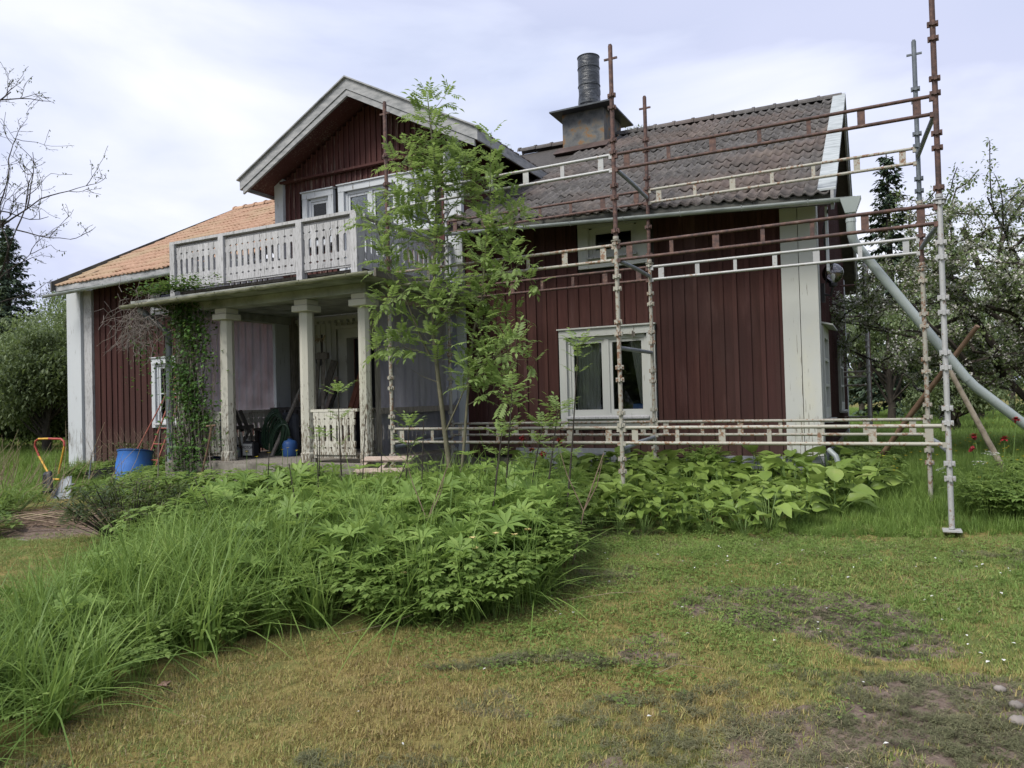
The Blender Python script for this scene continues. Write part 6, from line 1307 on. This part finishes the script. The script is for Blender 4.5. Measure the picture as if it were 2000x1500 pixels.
f = Acc(); q_ = np.concatenate([sample([(-.2, 9.5), (1.2, 9), (2.5, 12), (0.2, 15)], 70), sample([(0, 15), (4, 15), (7, 30), (0, 30)], 160)]); P_ = np.stack([q_[:, 0], q_[:, 1], gz(q_[:, 0], q_[:, 1])+.22+.12*rng.random(len(q_))], 1); P_ = np.repeat(P_, 5, 0); a = np.tile(np.arange(5)/5*6.28, len(q_)); f.put(leaf_t(.4, .03, .05), P_, rotm(np.stack([np.cos(a), np.sin(a), 0*a+.5], 1)), .022); f.obj('buttercups', M['yellow_flower'], None, (0, 12, 0), 'stuff')
for k, (x_, y_, h) in enumerate(((.95, 8.6, .62), (.86, 8.75, .50), (.55, 8.9, .42), (1.35, 8.9, .45))):
    z0 = float(gz(x_, y_)); t = empty('cow_parsley', (x_, y_, z0), ('tallest', 'second tallest', 'left', 'rightmost')[k]+' white-flowered cow parsley in the weeds right of the scaffold', 'wildflower'); sb = MB().tube([(x_, y_, z0), (x_+.01, y_, z0+h*.7)], .005, 5); f = Acc()
    for j in range(9):
        a = j*2.4; p = A_([x_+.055*math.cos(a)*(j > 0), y_+.055*math.sin(a)*(j > 0), z0+h+random.uniform(-.03, .02)]); sb.tube([(x_+.01, y_, z0+h*.7), tuple(p)], .002, 4); m_ = 14; f.put(leaf_t(.4, .03, .05), p+rng.normal(0, .010, (m_, 3))*A_([1, 1, .3]), rotm(sphere_dirs(m_)*A_([1, 1, .3])), .011)
    sb.build('stem', M['lupin_stem'], t); f.obj('umbel', M['white_flower'], t, (x_, y_, z0+h))
for x_, y_, lab in ((-.95, 3.8, 'white dandelion head standing at the left of the worn lawn'), (-.05, 4.5, 'white dandelion head in the middle of the worn lawn'), (.18, 4.25, 'white dandelion head at the right of the worn lawn')):
    z_ = float(gz(x_, y_))+.04; t = empty('dandelion_clock', (x_, y_, z_), lab, 'flower'); f = Acc(); d = sphere_dirs(90); f.put(T_leaf3, d*.006, rotm(d), .018); f.obj('seed_head', M['white_flower'], t, (x_, y_, z_)).location = (0, 0, 0); MB().tube([(x_, y_, z_-.05), (x_, y_, z_)], .002, 5).build('stem', M['lupin_stem'], t)
f = Acc(); f.put(leaf_t(.42, .15, .1), A_([[-3.70, 2.75, float(gz(-3.7, 2.75))+.03], [-3.67, 2.78, float(gz(-3.7, 2.75))+.025]]), rotm(A_([[.8, .3, .1], [-.5, .8, .1]])), .07); tag(f.obj('dead_leaf', M['dead_leaf'], None, (-3.7, 2.75, -.3)), 'curled brown dead leaf on the moss at the left edge of the lawn', 'leaf')
# twigs on the lawn and brush pile
for pts, lab in (([(-3.2, 3.75, 0), (-2.95, 3.95, .03), (-2.75, 4.2, .10)], 'pale bent twig poking out of the front of the bed'), ([(-2.05, 4.75, 0), (-1.75, 4.9, .02), (-1.55, 5.05, 0)], 'thin twig on the lawn at the right tip of the bed'), ([(-1.15, 3.85, 0), (-1.05, 4.0, .015), (-.85, 4.02, 0)], 'curved pale stalk on the moss beside the dandelion head')):
    p_ = [(a, b_, float(gz(a, b_))+.03+c) for a, b_, c in pts]; tag(MB().tube(p_, [.003, .0025, .0015], 5).build('twig', M['thatch'], None, True), lab, 'twig')
t = empty('brush_pile', (-9.4, 5.5, -.2), 'flat pile of cut twigs and dead stalks on bare soil at the left', 'brush pile'); b_ = MB()
for k in range(150):
    x_, y_ = -9.4+random.gauss(0, .55), 5.6+random.gauss(0, .35); a = random.gauss(.5, .5); L = random.uniform(.15, .6); z_ = float(gz(x_, y_))+.01+abs(random.gauss(0, .035)); b_.tube([(x_-L*math.cos(a), y_-L*math.sin(a)*.6, z_), (x_, y_, z_+random.uniform(0, .05)), (x_+L*math.cos(a), y_+L*math.sin(a)*.6, z_)], [.006, .005, .003], 4, False)
o = b_.build('twigs', M['brush'], t); o['kind'] = 'stuff'
for k in range(5):
    x_, y_ = -9.7+.2*k, 5.2+.16*k; z_ = float(gz(x_, y_))+.06; MB().tube([(x_-.6, y_-.25, z_), (x_, y_, z_+.09), (x_+.7, y_+.2, z_)], [.006, .005, .003], 5).build('stick', M['straw'], t, True)
b_ = MB()
for k in range(120):
    x_, y_ = random.uniform(-14.6, -10.8), random.uniform(5.6, 7.6); L = random.uniform(.6, 1.5); a = random.gauss(.35, .5); z_ = float(gz(x_, y_)); el = random.uniform(.5, 1.3); dx, dz_ = math.cos(el)*math.cos(a), math.sin(el)
    b_.tube([(x_, y_, z_), (x_+L*.5*dx, y_+.05, z_+L*.55*dz_), (x_+L*dx, y_+random.uniform(-.2, .2), z_+L*dz_*.95)], [.0055, .004, .002], 4, False)
    if k % 3 == 0: b_.tube([(x_+L*.5*dx, y_+.05, z_+L*.55*dz_), (x_+L*.7*dx+.1, y_, z_+L*.85*dz_)], [.003, .0015], 4, False)
o = b_.build('dry_stalks', M['straw'], None); o['kind'] = 'stuff'; o['label'] = 'tall dead straw-coloured stalks at the left edge'
# --- climbing vine on the left porch column, with a dead tangle under the roof edge
VN = empty('climbing_vine', (-9.15, 7.35, 0), 'green climber and dead tangled stems covering the left end of the porch', 'vine'); b_ = MB()
for k in range(46):
    x0 = -9.05+random.gauss(0, .2); ph = random.uniform(0, 6.28); b_.tube([(x0+.07*math.sin(ph+s*5)+.16*s*random.uniform(-.6, .6), 7.36+.06*math.cos(ph+s*4), -.1+2.85*s) for s in np.linspace(0, 1, 12)], [.010-.006*s for s in np.linspace(0, 1, 12)], 5, False)
b_.build('stem', M['dead_vine'], VN, True); b_ = MB()
for k in range(200):
    c = Vector((-9.75+random.gauss(0, .22), 7.12+random.gauss(0, .10), 2.72+random.gauss(0, .16)-.15*abs(random.gauss(0, 1)))); d = Vector((random.gauss(-.3, .8), random.gauss(0, .3), random.gauss(-.5, .6))); pts = [c]
    for j in range(5): d = (d+Vector((random.gauss(0, .55), random.gauss(0, .3), random.gauss(-.12, .45)))).normalized(); pts.append(pts[-1]+d*.10)
    b_.tube(pts, [.004, .0038, .0034, .003, .0025, .002], 4, False)
b_.build('dead_stems', M['dead_vine'], VN); acc = Acc(); nl = 7500; s = rng.random(nl)**.8
P_ = np.stack([-8.98+rng.normal(0, .24, nl)-.05*s, 7.34+rng.normal(0, .09, nl), 2.85*s-.02], 1); k = np.sin(P_[:, 2]*6+P_[:, 0]*5)+rng.normal(0, .8, nl) > -.55; P_ = P_[k]; d = sphere_dirs(len(P_)); d[:, 2] = -np.abs(d[:, 2])*.7; d[:, 1] = -np.abs(d[:, 1]); acc.put(leaf_t(.42, .06, .15), P_, rotm(d), rng.uniform(.03, .065, len(P_)))
n_ = 1300; P_ = np.stack([-9.05+rng.normal(0, .38, n_), 7.10+rng.normal(0, .07, n_), 2.94+np.abs(rng.normal(0, .085, n_))], 1); d = sphere_dirs(n_); d[:, 2] = np.abs(d[:, 2])*.5; acc.put(leaf_t(.42, .06, .15), P_, rotm(d), rng.uniform(.03, .06, n_))
n_ = 160; P_ = np.stack([-9.8+rng.normal(0, .15, n_), 7.15+rng.normal(0, .07, n_), 2.1+rng.normal(0, .28, n_)], 1); acc.put(leaf_t(.42, .06, .15), P_, rotm(sphere_dirs(n_)), rng.uniform(.03, .06, n_)); acc.obj('foliage', M['vine'], VN, (-9.1, 7.3, 0))
tag(empty('dry_bush', (-12.9, 9.35, .1), 'reddish dry twiggy bush by the house wall left of the blue barrel', 'bush')); db_ = bpy.data.objects['dry_bush']; b_ = MB()
for k in range(60):
    x_, y_ = -13.2+random.gauss(0, .35), 9.4+random.gauss(0, .12); b_.tube([(x_, y_, -.05), (x_+random.gauss(0, .12), y_, .3), (x_+random.gauss(0, .3), y_-.05, random.uniform(.4, .95))], [.004, .003, .002], 4, False)
b_.build('twigs', M['brush'], db_); acc = Acc(); n_ = 900; P_ = np.stack([-13.2+rng.normal(0, .38, n_), 9.35+rng.normal(0, .12, n_), rng.uniform(.1, .6, n_)], 1); acc.put(leaf_t(.3), P_, rotm(sphere_dirs(n_)), rng.uniform(.03, .06, n_)); acc.obj('foliage', M['herb_dark'], db_, (-13.2, 9.35, 0))
# ------------------------------------------------------------------ background trees and shrubs
def clumps(c, rad_, n, g_, low=-.3):
    d = sphere_dirs(n, g_); d[:, 2] = np.where(d[:, 2] < low, -d[:, 2]*.5, d[:, 2]); r_ = g_.uniform(.45, 1.0, n)[:, None]; return A_(c)+d*r_*A_(rad_)
def leafy(acc, centers, cr, per, ls, g_, tpl=None, droop=.3):
    for c in centers:
        n = int(per*g_.uniform(.6, 1.4)); r_ = cr*g_.uniform(.6, 1.3); p = c+sphere_dirs(n, g_)*(g_.uniform(0, 1, n)**.45)[:, None]*A_([r_, r_, r_*.62]); d = sphere_dirs(n, g_); d[:, 2] -= droop; acc.put(tpl or T_leaf3, p, rotm(d), ls*g_.uniform(.7, 1.3, n))
def tree(name, base, c, rad_, nc, cr, per, ls, mat, label, cat, seed, group=None, trunk=.12, twigs=True):
    g_ = np.random.default_rng(seed); t = empty(name, base, label, cat, group); cs = clumps(c, rad_, nc, g_); acc = Acc(); leafy(acc, cs, cr, per, ls, g_); acc.obj('crown', M[mat], t, tuple(c)); b_ = MB(); bz = Vector(base); cc = Vector(c); fork = bz.lerp(cc, .6)
    b_.tube([bz-Vector((0, 0, .1)), bz.lerp(cc, .3)+Vector((.05, 0, 0)), fork, cc+Vector((0, 0, rad_[2]*.5))], [trunk, trunk*.85, trunk*.65, trunk*.2], 8)
    b_.build('trunk', M['bark_dark'], t, True); b_ = MB()
    for k in range(0, nc, 2):
        e_ = Vector(cs[k]); s_ = bz.lerp(cc, g_.uniform(.25, .9)); m_ = s_.lerp(e_, .5)+Vector((0, 0, -.05*rad_[2])); b_.tube([s_, m_, e_], [trunk*.32, trunk*.2, trunk*.07], 5, False)
    b_.build('branches', M['bark_dark'], t); return t
def Gz(x_, y_): return float(gz(x_, y_))
BG = 'trees and shrubs left of the house'
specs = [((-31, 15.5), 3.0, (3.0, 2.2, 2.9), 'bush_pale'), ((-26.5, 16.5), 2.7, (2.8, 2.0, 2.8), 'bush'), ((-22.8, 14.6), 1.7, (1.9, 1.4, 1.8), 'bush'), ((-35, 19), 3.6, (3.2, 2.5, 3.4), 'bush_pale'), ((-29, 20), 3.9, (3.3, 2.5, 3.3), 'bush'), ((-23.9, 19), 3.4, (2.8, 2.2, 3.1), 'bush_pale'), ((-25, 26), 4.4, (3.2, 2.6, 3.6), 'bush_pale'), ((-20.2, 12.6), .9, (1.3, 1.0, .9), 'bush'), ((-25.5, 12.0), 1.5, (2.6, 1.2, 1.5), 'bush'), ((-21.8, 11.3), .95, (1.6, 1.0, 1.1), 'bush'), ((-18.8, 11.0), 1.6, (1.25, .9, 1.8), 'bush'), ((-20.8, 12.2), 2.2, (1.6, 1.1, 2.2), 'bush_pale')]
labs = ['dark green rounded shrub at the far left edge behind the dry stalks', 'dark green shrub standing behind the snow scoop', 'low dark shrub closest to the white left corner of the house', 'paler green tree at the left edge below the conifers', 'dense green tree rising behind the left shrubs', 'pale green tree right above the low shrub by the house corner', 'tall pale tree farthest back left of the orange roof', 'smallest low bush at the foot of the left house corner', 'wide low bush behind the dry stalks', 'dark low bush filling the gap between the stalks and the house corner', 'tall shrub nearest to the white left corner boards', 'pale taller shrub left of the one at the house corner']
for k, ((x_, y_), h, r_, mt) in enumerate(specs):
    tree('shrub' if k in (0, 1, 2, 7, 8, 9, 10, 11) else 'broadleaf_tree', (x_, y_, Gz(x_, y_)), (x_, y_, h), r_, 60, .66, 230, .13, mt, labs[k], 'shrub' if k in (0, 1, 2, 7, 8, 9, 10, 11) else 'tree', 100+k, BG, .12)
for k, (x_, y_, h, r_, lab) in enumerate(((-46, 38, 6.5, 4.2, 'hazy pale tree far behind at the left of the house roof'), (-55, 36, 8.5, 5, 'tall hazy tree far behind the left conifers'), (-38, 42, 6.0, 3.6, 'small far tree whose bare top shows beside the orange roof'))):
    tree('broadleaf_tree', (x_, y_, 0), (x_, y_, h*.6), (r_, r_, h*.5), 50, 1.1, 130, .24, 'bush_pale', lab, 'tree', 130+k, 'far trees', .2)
def spruce(name, base, h, r0, label, seed, mat='spruce', cards=1.0, gap=.30):
    g_ = np.random.default_rng(seed); t = empty(name, base, label, 'tree'); b_ = A_(base); MB().tube([base, (base[0], base[1], base[2]+h)], [.045*r0*2+.05, .02], 8).build('trunk', M['bark_dark'], t, True); acc = Acc(); z = .08*h
    while z < h*.985:
        f = (1-z/h); L = r0*(f**.85)*g_.uniform(.75, 1.12)+.08; nb_ = int(6+5*f)
        for k in range(nb_):
            a = g_.uniform(0, 6.28); Lk = L*g_.uniform(.65, 1.15); n = int(max(10, 60*Lk)*cards); s = g_.uniform(.08, 1, n)**.8; el = .15-.45*f; px_ = s*Lk
            p = np.stack([px_*math.cos(a), px_*math.sin(a), z+px_*math.sin(el)-.10*px_*s+.18*s*s*Lk*.6], 1)+g_.normal(0, .035+.03*Lk, (n, 3))*A_([1, 1, .6]); d = np.stack([np.cos(a+g_.normal(0, .8, n)), np.sin(a+g_.normal(0, .8, n)), g_.normal(-.35, .3, n)], 1); acc.put(T_card, p+b_, rotm(d), g_.uniform(.10, .22, n)*(.6+.5*min(1, r0/2)))
        z += gap*(.5+.7*f)*h/9
    acc.obj('crown', M[mat], t, base); return t
spruce('spruce_tree', (.42, 30, 0), 9.9, 2.1, 'dark spruce standing behind the right gable of the house', 31); spruce('spruce_tree', (2.6, 36, 0), 8.6, 2.2, 'second spruce further back, half hidden by the apple tree', 32)
spruce('spruce_tree', (-30.5, 16.5, 0), 8.6, 2.2, 'dark conifer at the left edge above the shrubs', 33, gap=.34, cards=.7); spruce('spruce_tree', (-35.5, 19, 0), 10.2, 2.4, 'taller conifer cut by the left edge of the picture', 34, gap=.34, cards=.7); spruce('spruce_tree', (-28.3, 19, 0), 6.4, 1.7, 'shorter conifer right of the other two on the left', 35, gap=.22)
# woodland beyond the meadow on the right
WG = 'trees beyond the meadow'
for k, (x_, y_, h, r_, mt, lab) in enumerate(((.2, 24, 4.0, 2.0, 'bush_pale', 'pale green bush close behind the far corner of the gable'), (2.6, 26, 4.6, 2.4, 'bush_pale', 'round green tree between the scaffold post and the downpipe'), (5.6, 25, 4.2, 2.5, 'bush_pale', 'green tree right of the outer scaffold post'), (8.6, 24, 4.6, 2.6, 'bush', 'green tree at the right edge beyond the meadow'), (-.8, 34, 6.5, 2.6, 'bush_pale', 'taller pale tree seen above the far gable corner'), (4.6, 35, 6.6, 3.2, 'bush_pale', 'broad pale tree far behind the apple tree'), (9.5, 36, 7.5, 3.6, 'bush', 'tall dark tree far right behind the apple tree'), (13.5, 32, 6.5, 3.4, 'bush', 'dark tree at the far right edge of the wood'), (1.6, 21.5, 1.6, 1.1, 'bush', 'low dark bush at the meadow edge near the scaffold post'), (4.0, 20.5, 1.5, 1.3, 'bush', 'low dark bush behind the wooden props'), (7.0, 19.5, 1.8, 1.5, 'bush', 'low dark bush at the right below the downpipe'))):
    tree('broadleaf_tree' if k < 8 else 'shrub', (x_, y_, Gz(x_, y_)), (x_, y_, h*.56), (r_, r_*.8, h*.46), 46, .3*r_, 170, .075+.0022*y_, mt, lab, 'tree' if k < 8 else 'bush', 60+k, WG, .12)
for x_, y_, z_, r_, lab in ((-12.6, 40, 15.6, 1.3, 'treetop showing above the roof ridge beside the chimney'), (-20.3, 40, 15.7, 1.2, 'thin treetop showing just above the roof beside the dormer'), ):
    tree('birch_tree', (x_, y_, 0), (x_, y_, z_), (r_, r_, 1.6), 18, .5, 60, .16, 'bush_pale', lab, 'tree', int(-x_), None, .14)
# apple tree in blossom
g_ = np.random.default_rng(77); AP = empty('apple_tree', (2.3, 13.2, .1), 'old apple tree covered in white blossom right of the house', 'tree')
branches = []
def grow(p, d, L, r_, depth):
    pts = [p]; dd = d.copy()
    for k in range(4):
        dd = dd+g_.normal(0, .16, 3)+A_([0, 0, .05 if depth < 2 else -.03]); dd /= np.linalg.norm(dd); pts.append(pts[-1]+dd*L/4)
    branches.append((pts, r_, depth))
    if depth >= 4: return
    for k in range(4):
        i_ = int(g_.integers(1, 5)) if depth else int(g_.integers(2, 5)); nd = dd*.55+sphere_dirs(1, g_)[0]*.95; nd[2] = nd[2]*.55+.12; nd /= np.linalg.norm(nd); grow(pts[i_], nd, L*g_.uniform(.6, .85), r_*.58, depth+1)
for x_, y_, z_, dx, dy, dz_, L in ((2.3, 13.2, .1, -.25, 0, 1, 1.5), (2.3, 13.2, 1.1, -.9, -.2, .75, 2.0), (2.3, 13.2, 1.0, .8, -.3, .8, 1.9), (2.3, 13.2, 1.2, -.1, .7, .8, 1.8), (2.3, 13.2, 1.3, .1, -.8, .8, 1.9), (2.2, 13.2, 1.5, -.3, .1, 1.0, 2.2), (2.3, 13.2, 1.4, .5, .2, 1.0, 2.2), (2.3, 13.2, 1.0, -.95, -.5, .45, 1.8)):
    grow(A_([x_, y_, z_]), A_([dx-.12, dy, dz_])/math.sqrt(dx*dx+dy*dy+dz_*dz_), L*1.12, .07, 1)
# the low branch that reaches towards the gable lamp
grow(A_([1.2, 12.9, 2.0]), A_([-.95, -.25, .12]), 1.5, .03, 3); grow(A_([.8, 12.2, 2.5]), A_([-.97, -.2, .05]), 1.3, .016, 4)
branches = [b for b in branches if b[0][-1][2] > 1.35 and (b[0][-1][0] > .25 or 2.1 < b[0][-1][2] < 3.0)]
bt = MB()
for pts, r_, dp_ in branches: bt.tube([tuple(p) for p in pts], [r_*(1-.45*i/4) for i in range(5)], 6 if dp_ < 3 else 4, False)
bt.build('branches', M['bark_dark'], AP, True); MB().tube([(2.35, 13.2, -.05), (2.3, 13.2, .6), (2.3, 13.2, 1.5)], [.17, .14, .12], 10).build('trunk', M['bark_dark'], AP, True)
la, bl = Acc(), Acc()
for pts, r_, dp_ in branches:
    if dp_ < 3: continue
    n = 125 if dp_ == 4 else 55; i_ = g_.integers(0, 4, n); f_ = g_.uniform(0, 1, n)[:, None]; PP = A_(pts); p = PP[i_]*(1-f_)+PP[i_+1]*f_+g_.normal(0, .05, (n, 3)); la.put(leaf_t(.28), p, rotm(sphere_dirs(n, g_)+A_([0, 0, -.1])), g_.uniform(.04, .075, n))
    m_ = 26 if dp_ == 4 else 14; i_ = g_.integers(0, 4, m_); f_ = g_.uniform(0, 1, m_)[:, None]; p = PP[i_]*(1-f_)+PP[i_+1]*f_+g_.normal(0, .035, (m_, 3)); keep = (p[:, 2] < 4.1+g_.normal(0, .5, m_)); p = p[keep]
    if len(p) == 0: continue
    p = np.repeat(p, 7, 0)+g_.normal(0, .025, (len(p)*7, 3)); bl.put(leaf_t(.42, .12, -.1), p, rotm(sphere_dirs(len(p), g_)), g_.uniform(.026, .042, len(p)))
la.obj('crown', M['apple_leaf'], AP, (3, 13, 2.5)); bl.obj('blossom', M['blossom'], AP, (3, 13, 2.5))
print('apple', len(branches), la.n, bl.n)
# nearly bare tree whose branches reach in from the left
g_ = np.random.default_rng(9); BT = empty('bare_tree', (-19.2, 9.5, -.2), 'nearly leafless tree whose thin branches reach in at the upper left edge', 'tree'); branches = []
def grow2(p, d, L, r_, depth):
    pts = [p]; dd = d.copy()
    for k in range(5): dd = dd+g_.normal(0, .17, 3)+A_([0, 0, .04]); dd /= np.linalg.norm(dd); pts.append(pts[-1]+dd*L/5)
    branches.append((pts, r_, depth))
    if depth >= 4: return
    for k in range(3):
        nd = dd*.8+sphere_dirs(1, g_)[0]*.75; nd /= np.linalg.norm(nd); grow2(pts[int(g_.integers(2, 6))], nd, L*g_.uniform(.45, .7), r_*.55, depth+1)
MB().tube([(-19.2, 9.5, -.3), (-19.0, 9.5, 3), (-18.6, 9.4, 6), (-18.4, 9.4, 9)], [.2, .16, .11, .06], 10).build('trunk', M['bark_dark'], BT, True)
for z_, dx, dz_, L in ((3.2, 1, .55, 2.0), (4.2, 1, .5, 2.2), (5.2, 1, .7, 1.9), (6.0, 1, .4, 1.5), (7.6, 1, .15, 1.5), (5.0, .8, .6, 1.9), (3.8, .9, .25, 2.3)):
    grow2(A_([-18.7, 9.4, z_]), A_([dx, g_.uniform(-.3, .1), dz_])/math.hypot(dx, dz_), L, .03, 1)
bt = MB()
for pts, r_, dp_ in branches: bt.tube([tuple(p) for p in pts], [max(.0045, r_*(1-.6*i/5)) for i in range(6)], 5, False)
bt.build('branches', M['bark_dark'], BT, True); la = Acc()
for pts, r_, dp_ in branches:
    if dp_ < 3: continue
    PP = A_(pts); n = 5; i_ = g_.integers(2, 5, n); p = PP[i_]+g_.normal(0, .03, (n, 3)); la.put(T_leaf3, p, rotm(sphere_dirs(n, g_)), g_.uniform(.04, .09, n))
la.obj('crown', M['twig_leaf'], BT, (-17, 9, 5))
# low distant wood closing the horizon, unseen rear added to darken pane reflections
g_ = np.random.default_rng(4); acc = Acc()
for k in range(300):
    a = rad(-75+360*k/300)+g_.normal(0, .01); D = g_.uniform(75, 110) if -75 < math.degrees(a) < 75 else g_.uniform(38, 55); c = A_([-D*math.sin(a+YAW*0), D*math.cos(a), 0.]); leafy(acc, [c+A_([g_.normal(0, 3), g_.normal(0, 3), g_.uniform(.5, 5.5)]) for _ in range(4)], 3.2, 60, 1.3, g_)
o = acc.obj('distant_wood', M['bush'], None, (0, 90, 0), 'stuff'); o['label'] = 'low distant wood closing the horizon, plus unseen trees added behind the camera'
if 'pale_flower' and len(q_) > 0: pass
